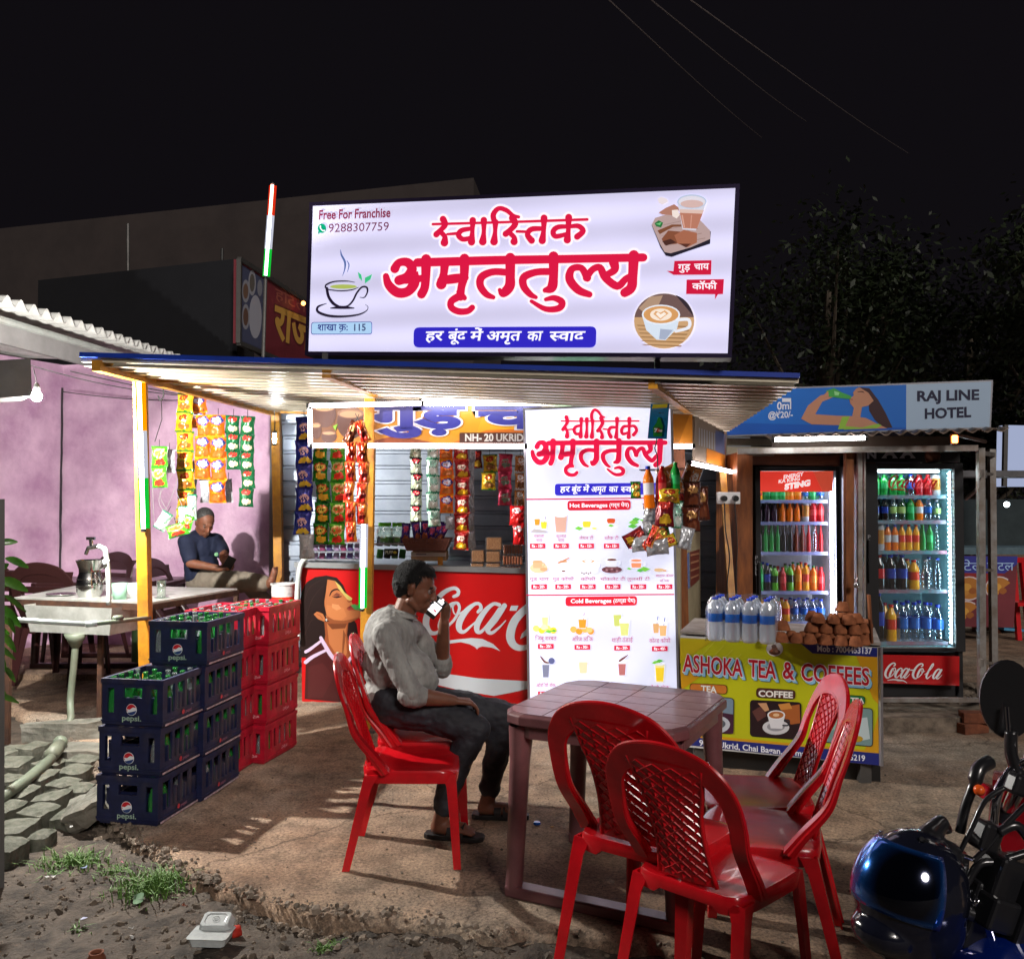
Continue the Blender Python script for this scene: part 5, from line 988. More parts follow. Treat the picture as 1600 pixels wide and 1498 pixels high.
m = MB(); p = at(1338, 914, 6.2); m.sphere(p, .022, 10); m.tube([p + V((-.012, 0, .01)), p + V((-.012, 0, .045)), p + V((.012, 0, .045)), p + V((.012, 0, .01))], .004, 6); pk = m.build('padlock', mat('chrome', (.75, .75, .78), .12, 1, var=0), None, smooth=True); tag(pk, 'small round steel padlock hanging on the frame between the fridges', 'padlock')
sh_ = thing('packet_rack', 'narrow dim rack of snack packets between the two fridges', 'rack', at(1330, 1060, 7.4))
rr = random.Random(5); m = MB()
PK = [mat('pk%d' % i, c, .35, var=.3, scale=30) for i, c in enumerate([S(120, 50, 40), S(170, 130, 60), S(40, 70, 140), S(150, 150, 150), S(60, 100, 60)])]
q = [at(1316, 705, 7.7), at(1368, 705, 7.7), at(1368, 1050, 7.7), at(1316, 1050, 7.7)]; quad_panel(m, q, (0, -1, 0), .03); m.build('back', MATS['rust_wood'], sh_, world=True)
for y in range(735, 1040, 31):
    for x in (1322, 1334, 1346, 1358):
        c = at(x + rr.uniform(-2, 2), y, 7.6); MB().box(c, (.055, .03, .12), (0, rr.uniform(-.1, .1), 0)).build('packet', rr.choice(PK), sh_, world=True, bevel=.008)
fc = thing('sheet_roof', 'thin rusty corrugated roof over the fridges with a tube under it', 'roof', at(1390, 676, 6.2))
a, b, c, d_ = at(1195, 684, 6.0), at(1577, 671, 5.9), at(1560, 668, 7.2), at(1200, 680, 7.2); m = MB(); n = 190; vs = []
for j, (p, q_) in enumerate(((a, b), (d_, c))):
    for i in range(n + 1): vs.append(p.lerp(q_, i / n) + V((0, 0, .012 * math.cos(i / n * 17 * 2 * math.pi))))
m.add(vs, [(i, i + 1, n + 2 + i, n + 1 + i) for i in range(n)]); o = m.build('roof_sheet', mat('rusty_sheet', (.3, .24, .2), .5, .5, scale=4, col2=(.14, .09, .07)), fc, world=True, auto=50); sm = o.modifiers.new('s', 'SOLIDIFY'); sm.thickness = .003
slab([at(1208, 679, 6.3), at(1500, 682, 6.2), at(1500, 698, 6.2), at(1208, 700, 6.3)], V((0, .03, 0)), 'fascia_board', mat('dark_plank', (.09, .06, .045), .6, scale=4), fc)
m = MB(); m.bar(at(1492, 679, 6.1), at(1540, 690, 6.1), .03, .02); m.build('stay', STEEL, fc, world=True)
neon('tube_light', 'white tube under the roof sheet above the left fridge', (at(1210, 687, 5.98), at(1351, 684, 5.93)), [(0, 1, HOT)], .014)
ol = thing('warning_lamp', 'small glowing orange lamp under the roof sheet above the right fridge', 'lamp', at(1492, 686, 5.95)); MB().box((0, 0, 0), (.035, .02, .05)).build('glow_lens', lamp('amber_lens', (1, .16, .03), 26), ol, bevel=.006); MB().box((.0, .02, 0), (.05, .02, .07)).build('lamp_body', MATS['black_plastic'], ol)
q = [at(1352, 704, 6.9), at(1500, 704, 6.9), at(1500, 722, 6.9), at(1352, 722, 6.9)]; o, P_ = board('shop_sign', 'black sign strip with cut-off white letters above the right fridge', 'sign', q, .03, MATS['black_plastic']); P_.text('N', (1354, 716), (1370, 716), 17, S(220, 220, 226), 1, .04, up=(0, -1))
for x in (1390, 1418): P_.poly([(x - 13, 716), (x - 5, 706), (x + 5, 706), (x + 13, 716)], S(220, 220, 226), 1); P_.ell(x, 714, 5, 3, S(20, 20, 24), 2)
P_.build('lettering', MATS['print_matt'], o)
tr = thing('clay_pot', 'small dark clay pot on top of the right fridge', 'pot', at(1457, 722, 6.6)); MB().lathe([(0, 0), (.04, 0), (.055, .04), (.05, .075), (.045, .075), (.045, .06)], 14).build('pot_body', mat('dark_clay', S(110, 60, 36), .8), tr, smooth=True)
sb = thing('socket_board', 'white two-socket board with black plugs beside the brown cabinet', 'socket board', at(1138, 778, 6.5)); MB().box((0, 0, 0), (.165, .04, .085)).build('plate', MATS['white_plastic'], sb, bevel=.004)
for dx in (-.04, .042):
    m = MB(); m.tube([(dx, -.02, 0), (dx, -.06, -.004)], .021, 12); m.build('plug', MATS['black_plastic'], sb, smooth=False)
for i, (pts) in enumerate([[(1132, 786), (1134, 830), (1140, 870), (1136, 920), (1142, 965)], [(1148, 786), (1152, 850), (1150, 900), (1153, 960)]]):
    o = MB().tube(spline([at(x, y, 6.47) for x, y in pts]), .005, 5).build('power_cable', MATS['black_plastic']); tag(o, ['black cable drooping from the left plug along the yellow strut', 'black cable dropping from the right plug beside the cabinet'][i], 'cable')
o = MB().bar(at(1129, 738, 6.9), at(1148, 1000, 6.6), .05, .03).build('yellow_strut', YEL); tag(o, 'yellow slanting strut beside the socket board', 'strut')
o = MB().bar(at(1126, 660, 7.1), at(1128, 740, 7.1), .07, .05).build('timber_stub', WOODB); tag(o, 'short brown timber behind the end of the side banner', 'timber')
slab_ = thing('sheet_cladding', 'cream ribbed cladding panel behind the side banner', 'cladding', at(1180, 760, 7.4)); 
m = MB(); 
for i in range(14):
    z = at(1150, 664, 7.4).z - i * .07; m.box((at(1160, 700, 7.4).x + .05, 7.4, z), (at(1212, 700, 7.4).x - at(1132, 700, 7.4).x, .012, .062))
m.build('cladding_sheet', CAN, slab_, world=True)
sc_ = thing('side_counter', 'narrow side counter with a blue and brown poster beside the menu board', 'counter', at(1075, 1080, 6.4))
a, b, c, d_ = at(1062, 815, 6.15), at(1094, 812, 7.1), at(1094, 1000, 7.1), at(1064, 1080, 6.15); slab([a, b, V((b.x, b.y, 0)), V((a.x, a.y, 0))], V((-.25, 0, 0)), 'panel', mat('cream_panel', S(170, 160, 130), .5, scale=4, dirt=.4), sc_)
MB().bar(a, b, .03).build('top_rail', STEEL, sc_, world=True)
N = plane_of([a, b, V((b.x, b.y, 0)), V((a.x, a.y, 0))]); P_ = Print(a, N)
P_.poly([(1066, 872), (1077, 862), (1078, 918), (1067, 928)], S(90, 110, 160), 1); P_.poly([(1078, 862), (1093, 858), (1093, 905), (1079, 918)], S(110, 50, 40), 1)
for i in range(4): P_.poly([(1079, 866 + i * 12), (1092, 863 + i * 11), (1092, 866 + i * 11), (1079, 869 + i * 12)], S(170, 120, 90), 2)
P_.build('poster_print', MATS['print_matt'], sc_)
nb = thing('food_poster', 'red food poster with blue Hindi header on a far stall behind the steel frame', 'poster', at(1545, 985, 10)); q = [at(1440, 868, 10.2), at(1590, 869, 10), at(1584, 980, 10), at(1440, 978, 10.2)]; N = plane_of(q); m = MB(); quad_panel(m, q, N, .05); m.build('board', MATS['maroon_board'], nb, world=True)
P_ = Print(q[0], N); P_.poly([(1440, 868), (1590, 869), (1588, 896), (1440, 894)], S(44, 48, 140), 0); P_.poly([(1440, 894), (1588, 896), (1584, 980), (1440, 978)], S(140, 30, 30), 0)
P_.text('होटल', (1542, 891), (1584, 891), 19, S(170, 200, 236), 1, .0, up=(0, -1)); P_.text('पटेल', (1490, 891), (1536, 891), 19, S(170, 200, 236), 1, .0, up=(0, -1))
for (x, y) in [(1561, 919), (1561, 957), (1514, 919), (1510, 957)]: P_.ell(x, y, 22, 19, S(206, 190, 190), 1); P_.ell(x, y, 20, 17, S(176, 112, 40), 1.5); P_.ell(x - 4, y - 2, 8, 6, S(206, 150, 60), 2); P_.ell(x + 6, y + 4, 6, 5, S(150, 84, 30), 2.2); P_.ell(x - 6, y + 7, 6, 4, S(190, 130, 50), 2.3)
P_.build('poster_print', print_mat('lit_dim', lit=.10, rough=.6), nb)
ws = thing('lit_sign', 'blank pale lit sign at the right edge', 'sign', at(1590, 760, 12)); q = [at(1571, 664, 11.5), at(1660, 666, 11.5), at(1660, 760, 11.5), at(1569, 760, 11.5)]; m = MB(); quad_panel(m, q, (0, -1, 0), .2); m.build('lit_face', lamp('pale_sign', S(160, 170, 200), 1.0), ws, world=True); MB().bar(q[0], q[3], .05).build('frame', MATS['dark_tin'], ws, world=True)
for (x0, y0, x1, y1, Y, c, nm, lb_, ct_) in [(1440, 855, 1640, 866, 10.5, (96, 120, 130), 'stall_counter', 'dim pale counter top of the neighbouring stall', 'counter'), (1500, 735, 1640, 745, 9.5, (110, 110, 114), 'awning_edge', 'grey awning edge across the right background', 'awning')]:
    q = [at(x0, y0, Y), at(x1, y0, Y), at(x1, y1, Y), at(x0, y1, Y)]; m = MB(); quad_panel(m, q, (0, -1, 0), .5); tag(m.build(nm, mat(nm + '_m', S(*c), .6, var=.2)), lb_, ct_)
q = [at(1500, 780, 13), at(1680, 780, 13), at(1680, 862, 13), at(1500, 862, 13)]; m = MB(); quad_panel(m, q, (0, -1, 0), 1.5); tag(m.build('neighbour_stall', mat('teal_dark', (.02, .035, .04), .7)), 'dark neighbouring stall behind the steel frame', 'stall')
for (x, y, s_) in [(1573, 788, .03)]: 
    fl = thing('stall_lamp', 'small cold white lamp in the neighbouring stall', 'lamp', at(x, y, 10)); MB().sphere((0, 0, 0), s_, 8).build('bulb', lamp('cold_bulb', (.8, .95, 1), 30), fl); MB().tube([(0, 0, .02), (0, 0, .2)], .006).build('cord', MATS['black_plastic'], fl)
rc = thing('red_chair_distant', 'bright red plastic item by the right edge beyond the frame', 'chair', gr(1592, 1000)); MB().bar((0, 0, 0), (.0, .1, .9), .05).bar((.12, 0, 0), (.1, .1, .9), .05).bar((0, .1, .9), (.12, .1, .9), .06).box((.06, 0, .42), (.3, .3, .04)).build('frame', mat('chair_red', S(196, 22, 30), .3, var=0), rc); rc.name = 'far_chair'
db2 = thing('debris_heap', 'blue and brown rubbish heap on the ground behind the frame', 'rubbish', gr(1565, 985)); m = MB(); [m.box((random.uniform(-.35, .35), random.uniform(-.2, .2), .04), (.16, .1, .05), (random.random(), random.random(), 3 * random.random())) for _ in range(7)]; m.build('scraps', MATS['rust_wood'], db2); MB().box((0, -.2, .05), (.3, .1, .03), (.1, .1, .3)).build('blue_scrap', plast('scrap_blue', S(80, 150, 190)), db2)
pts = []; rnd = random.Random(8)
for _ in range(1500):
    x, y = rnd.uniform(1368, 1535), rnd.uniform(1097, 1135); p = gr(x, y); s = rnd.choice([.008, .012, .018, .03]); pts.append((p.x, p.y, max(0, (p.y - 5.95)) * .12 + rnd.uniform(0, .015), s))
rubble('plinth_rubble', pts, MATS['rubble'], None, 9)
o = MB().box((at(1440, 1095, 6.6).x, 6.7, .05), (1.6, 1.2, .1)).build('plinth', MATS['rubble']); tag(o, 'low rubble plinth under the fridges', 'plinth')
BRK = mat('red_brick', S(128, 72, 46), .9, scale=14, col2=S(92, 52, 36), bump=.5)
for i, (x, y, z, rz, lb_) in enumerate([(1524, 1147, .035, .3, 'lower brown brick at the corner of the rubble plinth'), (1532, 1147, .105, -.1, 'upper brown brick at the corner of the rubble plinth')]):
    o = MB().box((0, 0, 0), (.2, .1, .068)).build('brick', BRK, bevel=.004); p = gr(x, y); place(o, (p.x, p.y + .05, z), rz); tag(o, lb_, 'brick')
BARK = mat('bark', (.09, .07, .05), .9, scale=12, bump=.5); LEAF = mat('night_leaf', (.026, .04, .014), .5, scale=5, col2=(.008, .013, .006))
def tree(label, base, h, rad, n, seed, drop=.5, top=None):
    rr = random.Random(seed); t = thing('tree', label, 'tree', base); m = MB(); zc = h * .68
    m.tube([(0, 0, 0), (.08, 0, h * .25), (-.05, .05, h * .5), (.03, 0, h * .8)], [.2, .15, .11, .05], 8)
    cl = []
    for k in range(16):
        a = rr.uniform(0, 6.3); r = rad * rr.uniform(.25, .95); z = zc + rr.uniform(-.42, .42) * h * drop; e = V((r * math.cos(a), r * math.sin(a) * .8, z)); cl.append(e); m.tube([(0, 0, h * rr.uniform(.3, .6)), tuple(e * .55 + V((0, 0, z * .2))), tuple(e)], [.06, .035, .012], 5)
    m.build('trunk', BARK, t); m = MB()
    for i in range(n):
        c = rr.choice(cl); p = c + V([rr.gauss(0, rad * .17) for _ in range(3)]); s = rr.uniform(.05, .11); a, b = rr.uniform(0, 6.3), rr.uniform(-1.1, .3); u = V((math.cos(a) * math.cos(b), math.sin(a) * math.cos(b), math.sin(b))) * s * 1.6; w = u.cross(V((rr.uniform(-1, 1), rr.uniform(-1, 1), 1))).normalized() * s * .35
        m.add([p, p + u * .5 + w, p + u, p + u * .5 - w], [(0, 1, 2, 3)])
    o = m.build('crown', LEAF, t); return t
tree('tall dark leafy tree behind the right end of the canopy', (5.3, 15, 0), 6.4, 2.2, 11000, 1)
tree('dark leafy tree behind the hotel sign', (8.2, 16, 0), 6.0, 2.1, 10000, 2); tree('dark tree with lit leaves at the right edge of the picture', (8.3, 13.0, 0), 6.6, 1.7, 9000, 3); tree('small dim tree beside the far lit sign', (7.7, 14.8, 0), 3.3, 1.0, 5000, 4)
for i, (a, b, lb_) in enumerate([((930, -20), (1190, 215), 'left'), ((1005, -10), (1260, 190), 'middle'), ((1065, -10), (1420, 240), 'right')]):
    p, q_ = at(*a, 7), at(*b, 26); o = MB().tube([p.lerp(q_, k / 16) - V((0, 0, math.sin(math.pi * k / 16) * .05)) for k in range(17)], .006, 5).build('overhead_wire', mat('wire', (.12, .1, .1), .5, var=0)); tag(o, lb_ + 'most of the three overhead wires crossing the night sky' if lb_ != 'middle' else 'middle one of the three overhead wires crossing the night sky', 'wire')
class Decal(Print):
    def __init__(s, O, U, Vv): super().__init__(O, V(U).cross(V(Vv))); s.U = V(U); s.W = V(Vv)
    def pt(s, x, y, off): return s.O + s.U * x + s.W * y + s.N * off
    def text(s, t_, a, b, h, c, L=0, bold=0, slant=0): super().text(t_, a, b, h, c, L, bold, (0, 1), slant)
    def mesh(s, name, m):
        me = bpy.data.meshes.new(name); me.from_pydata([tuple(v) for v in s.v], [], s.f); ca = me.color_attributes.new('ink', 'FLOAT_COLOR', 'CORNER'); buf = []
        for c in s.c: buf += [*c, 1.0] * 3
        ca.data.foreach_set('color', buf); me.materials.append(m); me.update(); return me
REDP = mat('red_plastic', S(206, 18, 30), .25, scale=5, col2=S(168, 12, 22), coat=.35, sss=.12, bump=.05, bscale=14, dirt=.16)
def chair_parts(root, M_, perf=False, slats=False):
    sg = (-1, 1)
    def by(z): return -.185 - .30 * (z - .45) - .12 * (z - .45) ** 2
    nv = V((0, .94, .34))
    half = [(.210, -.10, .425), (.217, -.155, .50), (.226, by(.6), .60), (.228, by(.7), .70), (.207, by(.79), .79), (.135, by(.85), .856), (.0, by(.88), .882)]
    hw = [.024, .024, .024, .026, .031, .038, .040]
    P = half[:-1] + [half[-1]] + [(-a, b, c) for a, b, c in half[:-1][::-1]]; Wd = hw[:-1] + [hw[-1]] + hw[:-1][::-1]
    Q = spline([V((*p,)) for p in P], 6); k = len(Wd); wd = [Wd[min(int(i / 6), k - 2)] * (1 - (i / 6) % 1) + Wd[min(int(i / 6) + 1, k - 1)] * ((i / 6) % 1) for i in range(len(Q))]
    ws = []; ts = []
    for i, p in enumerate(Q):
        t = (Q[min(i + 1, len(Q) - 1)] - Q[max(i - 1, 0)]).normalized(); w = t.cross(nv).normalized(); ws.append(w * wd[i]); ts.append(nv * (.008 + .012 * max(0, 1 - (p.z - .42) / .3)))
    m = MB(); m.ribbon(Q, ws, ts); m.tube([q + w for q, w in zip(Q, ws)], .0095, 6); m.tube([q - w for q, w in zip(Q, ws)], .0075, 6)
    m.build('back_frame', M_, root, auto=40)
    def sp_(u, v, o=0):
        z = .445 + v * .41; hwid = .108 - .016 * math.sin(math.pi * min(v * 1.35, 1)) + .05 * max(0, v - .6) ** 1.2 * 2; return V((u * hwid, by(z) + .012 * (1 - u * u) * -1 + o, z))
    m = MB()
    if perf:
        holes = [(.28 + i * .24, .06 + j * .056, .28 + i * .24 + .11, .06 + j * .056 + .026) for i in range(7) for j in range(16)]; m.holed(2, 1, holes, 1, lambda a, b, c: sp_(a - 1, b, .008 * c - .004))
    elif slats:
        m.holed(2, 1, [(.12 + 0, .12 + j * .2, 1.88, .12 + j * .2 + .07) for j in range(4)], 1, lambda a, b, c: V((sp_(a - 1, b).x * 1.9, sp_(a - 1, b).y + .008 * c, sp_(a - 1, b).z)))
    else:
        n = 10
        for o, fl in ((-.003, 1), (.003, 0)):
            vs = [sp_(-1 + 2 * i / n, j / n, o) for j in range(n + 1) for i in range(n + 1)]; fs = [(j * (n + 1) + i, j * (n + 1) + i + 1, (j + 1) * (n + 1) + i + 1, (j + 1) * (n + 1) + i) for j in range(n) for i in range(n)]; m.add(vs, fs if fl else [f[::-1] for f in fs])
    m.build('back_panel', M_, root, auto=50)
    if not slats:
        m = MB()
        for s in sg: m.tube([sp_(s, j / 12) for j in range(13)], .0085, 6)
        m.build('panel_rim', M_, root, smooth=True)
    if not perf and not slats:
        m = MB()
        for d in (1, -1):
            for k in range(-4, 14):
                pts = []
                for j in range(9):
                    u = -1 + 2 * j / 8; v = k * .085 + d * u * .17
                    if 0.02 < v < .98: pts.append(sp_(u, v))
                if len(pts) > 1:
                    for o in (-.0045, .0045): m.tube([p + V((0, o, 0)) for p in pts], .0030, 4, cap=False)
        for k in range(0, 12):   # small scale-like facets between the ribs
            for i in range(5):
                u = -.8 + i * .4; v = k * .085 + .045
                if v > .97: continue
                p = sp_(u, v); m.add([p + V((-.012, -.0035, .004)), p + V((0, -.0095, -.010)), p + V((.012, -.0035, .004)), p + V((0, -.0045, .012))], [(0, 1, 2), (0, 2, 3)])
        m.build('lattice', M_, root)
    n = 16
    def seat(u, v):
        wy = .5 + .5 * v; x = u * (.20 + .03 * wy - .02 * max(0, v - .8) * 5 * u * u); r = 1 - .10 * abs(u) ** 4 * abs(v) ** 4
        z = .435 - .012 * (1 - u * u) * (1 - v * v) + .0018 * math.cos(u * 22) * (1 - v * v) - (.016 * max(0, v - .75) ** 2 * 16)
        return V((x * r, (.215 * v + .01) * r, z))
    m = MB(); vs = [seat(-1 + 2 * i / n, -1 + 2 * j / n) for j in range(n + 1) for i in range(n + 1)]; m.add(vs, [(j * (n + 1) + i, j * (n + 1) + i + 1, (j + 1) * (n + 1) + i + 1, (j + 1) * (n + 1) + i) for j in range(n) for i in range(n)])
    ring = [(i, 0) for i in range(n)] + [(n, j) for j in range(n)] + [(n - i, n) for i in range(n)] + [(0, n - j) for j in range(n)]
    top = [seat(-1 + 2 * i / n, -1 + 2 * j / n) for i, j in ring]; k = len(top); mid = [V((p.x * 1.03, p.y * 1.03 if abs(p.y) > .1 else p.y, p.z - .012)) for p in top]; low = [V((p.x * 1.0, p.y * 1.0, min(p.z, .43) - .055 + (.018 if abs(p.x) < .11 else 0))) for p in top]; inn = [p * .965 for p in low]
    for a, b in ((top, mid), (mid, low)): m.add(a + b, [((i + 1) % k, i, k + i, k + (i + 1) % k) for i in range(k)])
    inn = [V((p.x * .96, p.y * .96, p.z)) for p in low]; m.add(low + inn, [((i + 1) % k, i, k + i, k + (i + 1) % k) for i in range(k)]); inu = [V((p.x, p.y, .418)) for p in inn]; m.add(inn + inu, [((i + 1) % k, i, k + i, k + (i + 1) % k) for i in range(k)])
    m.build('seat', M_, root, auto=55, fix=True)
    for sx in sg:
        for sy in sg:
            m = MB(); secs = []
            for (z, w, ox, oy) in [(.415, .062, .214, .212 if sy > 0 else .195), (.36, .046, .219, .218 if sy > 0 else .208), (.2, .040, .228, .228 if sy > 0 else .245), (0, .034, .24, .238 if sy > 0 else .29)]:
                O = V((sx * ox, sy * oy, z)); t = .008; X_ = V((-sx, 0, 0)); Y_ = V((0, -sy, 0)); secs.append([O, O + X_ * w, O + X_ * w + Y_ * t, O + X_ * t + Y_ * t, O + X_ * t + Y_ * w, O + Y_ * w])
            for a, b in zip(secs, secs[1:]): m.add(a + b, [(i, (i + 1) % 6, 6 + (i + 1) % 6, 6 + i) for i in range(6)])
            m.add(secs[-1], [(0, 1, 2, 3), (0, 3, 4, 5)]); m.add(secs[0], [(3, 2, 1, 0), (5, 4, 3, 0)])
            m.build('leg', M_, root, fix=True)
ch = thing('plastic_chair', 'x', 'chair'); chair_parts(ch, REDP)
ch2 = thing('plastic_chair', 'x', 'chair'); chair_parts(ch2, REDP, perf=True)
GRP = 'red plastic chairs in front of the stall'
def ang(dx, dy): return math.atan2(-dx, dy)     # rotation so that local +y points to (dx,dy)
place(ch, (.50, 3.12, 0), ang(.60, .80), 'red lattice-back chair with its back to the viewer, nearest the table', GRP, 1.0)
place(copy_tree(ch), (.65, 2.88, 0), ang(.68, .73), 'nearest red lattice-back chair, in the middle of the foreground', GRP, .92)
place(ch2, (.885, 3.2, 0), ang(-.95, .31), 'red chair with dotted back panel, nearer of the two on the right of the table', GRP, .94)
place(copy_tree(ch), (.975, 3.6, 0), ang(-.99, .08), 'farther red chair on the right of the table, in front of the yellow tea cart', GRP, .94)
place(copy_tree(ch), (-.455, 4.05, 0), ang(.995, .06), 'empty red chair in front of the seated man, left of the table', GRP, .95)
place(copy_tree(ch), (-.45, 4.46, 0), ang(.995, .06), 'red chair the man in the grey shirt sits on', GRP, .98)
MAR = mat('maroon_plastic', S(52, 27, 27), .35, scale=5, var=.1, coat=.2)
mc = thing('plastic_chair', 'x', 'chair'); chair_parts(mc, MAR, slats=True)
G2 = 'maroon plastic chairs by the lilac wall'
def yard_at(px, py): return gr(px, py, .05)
for i, (px, Y, dx, dy, lb_) in enumerate([(18, 7.9, .1, 1, 'maroon slatted chair at the left edge beside the lilac wall'), (103, 7.7, .12, 1, 'maroon slatted chair behind the steel jug and tap'), (132, 8.6, -.5, -1, 'maroon chair half hidden behind the maroon table'), (296, 8.15, .95, -.1, 'dark chair the man in the navy shirt sits on')]):
    o = mc if i == 0 else copy_tree(mc); place(o, (at(px, 900, Y).x, Y, .05), ang(dx, dy), lb_, G2, 1.1 if i < 3 else 1.08)
def table_top(a, b, cut): return [(a - cut, -b), (a - cut * .35, -b + cut * .3), (a, -b + cut), (a, b - cut), (a - cut * .35, b - cut * .3), (a - cut, b), (-a + cut, b), (-a + cut * .35, b - cut * .3), (-a, b - cut), (-a, -b + cut), (-a + cut * .35, -b + cut * .3), (-a + cut, -b)]
def clip(poly, f):
    out = []
    for i in range(len(poly)):
        a, b = poly[i], poly[(i + 1) % len(poly)]; fa, fb = f(a), f(b)
        if fa >= 0: out.append(a)
        if (fa >= 0) != (fb >= 0): t = fa / (fa - fb); out.append((a[0] + (b[0] - a[0]) * t, a[1] + (b[1] - a[1]) * t))
    return out
def plastic_table(root, M_, MT, a, b, cut, nx, ny, Ht=.73):
    o = table_top(a, b, cut); o2 = table_top(a - .012, b - .012, cut); o3 = table_top(a - .03, b - .03, cut)
    m = MB(); lay = [(o2, Ht - .003), (o, Ht - .012), (o, Ht - .045), (o3, Ht - .055), (o3, Ht - .10)]
    m.add([(x, y, Ht - .003) for x, y in o2], [tuple(range(12))])
    for (p, z0), (q_, z1) in zip(lay, lay[1:]): m.add([(x, y, z0) for x, y in p] + [(x, y, z1) for x, y in q_], [((i + 1) % 12, i, 12 + i, 12 + (i + 1) % 12) for i in range(12)])
    m.build('table_top', M_, root, fix=True, bevel=.004)
    for i in range(nx):
        for j in range(ny):
            x0, x1 = -a + .012 + (2 * a - .024) * i / nx, -a + .012 + (2 * a - .024) * (i + 1) / nx; y0, y1 = -b + .012 + (2 * b - .024) * j / ny, -b + .012 + (2 * b - .024) * (j + 1) / ny; g = .0025
            pl = [(x0 + g, y0 + g), (x1 - g, y0 + g), (x1 - g, y1 - g), (x0 + g, y1 - g)]
            for k in range(12):
                A, B = table_top(a - .016, b - .016, cut)[k], table_top(a - .016, b - .016, cut)[(k + 1) % 12]; pl = clip(pl, lambda p: (B[0] - A[0]) * (p[1] - A[1]) - (B[1] - A[1]) * (p[0] - A[0]))
                if len(pl) < 3: break
            if len(pl) > 2: mm = MB(); mm.prism([V((*p, Ht - .0028)) for p in pl], (0, 0, 0), (0, 0, .0026)); mm.build('tile', MT, root)
    for sx in (-1, 1):
        for sy in (-1, 1):
            m = MB(); x, y = sx * (a - .075), sy * (b - .085); pr = [(.050, Ht - .06), (.046, Ht - .12), (.040, Ht - .2), (.034, .08), (.034, .03)]
            vs = []; n = 14
            for r, z in pr:
                f = (Ht - z) / Ht * .03
                for k in range(n): A = 2 * math.pi * k / n; vs.append((x + sx * f + r * math.cos(A), y + sy * f * .6 + r * 1.15 * math.sin(A), z))
            m.add(vs, [(i * n + k, i * n + (k + 1) % n, (i + 1) * n + (k + 1) % n, (i + 1) * n + k)[::-1] for i in range(len(pr) - 1) for k in range(n)]); m.build('leg', M_, root, auto=60)
    for sy in (-1, 1):
        y = sy * (b - .068); MB().box((0, y, .022), (2 * a - .04, .075, .044)).build('foot_rail', M_, root, bevel=.008)
TMA = mat('mauve_plastic', S(118, 78, 80), .36, scale=6, col2=S(98, 62, 66), coat=.15, bump=.06, bscale=20); TMT = mat('mauve_tile', S(142, 108, 112), .3, scale=9, col2=S(120, 86, 92), coat=.25, bump=.08, bscale=30, dirt=.22)
tb = thing('plastic_table', 'mauve-brown plastic table with a tiled-pattern top in the middle of the forecourt', 'table', (.445, 3.73, 0), R(-27)); plastic_table(tb, TMA, TMT, .375, .385, .10, 4, 6)
tm = thing('plastic_table', 'long maroon plastic table in front of the lilac wall', 'table', (at(175, 900, 8.5).x, 8.5, .05), 0); plastic_table(tm, MAR, MAR, .62, .35, .08, 2, 2, .78)
BLU = mat('crate_blue', S(30, 36, 72), .42, scale=14, col2=S(20, 25, 52), dirt=.4, bump=.08, bscale=30); RDC = mat('crate_red', S(188, 24, 50), .4, scale=14, col2=S(150, 16, 38), dirt=.3, bump=.08, bscale=30)
CW, CL, CHt = .325, .42, .232
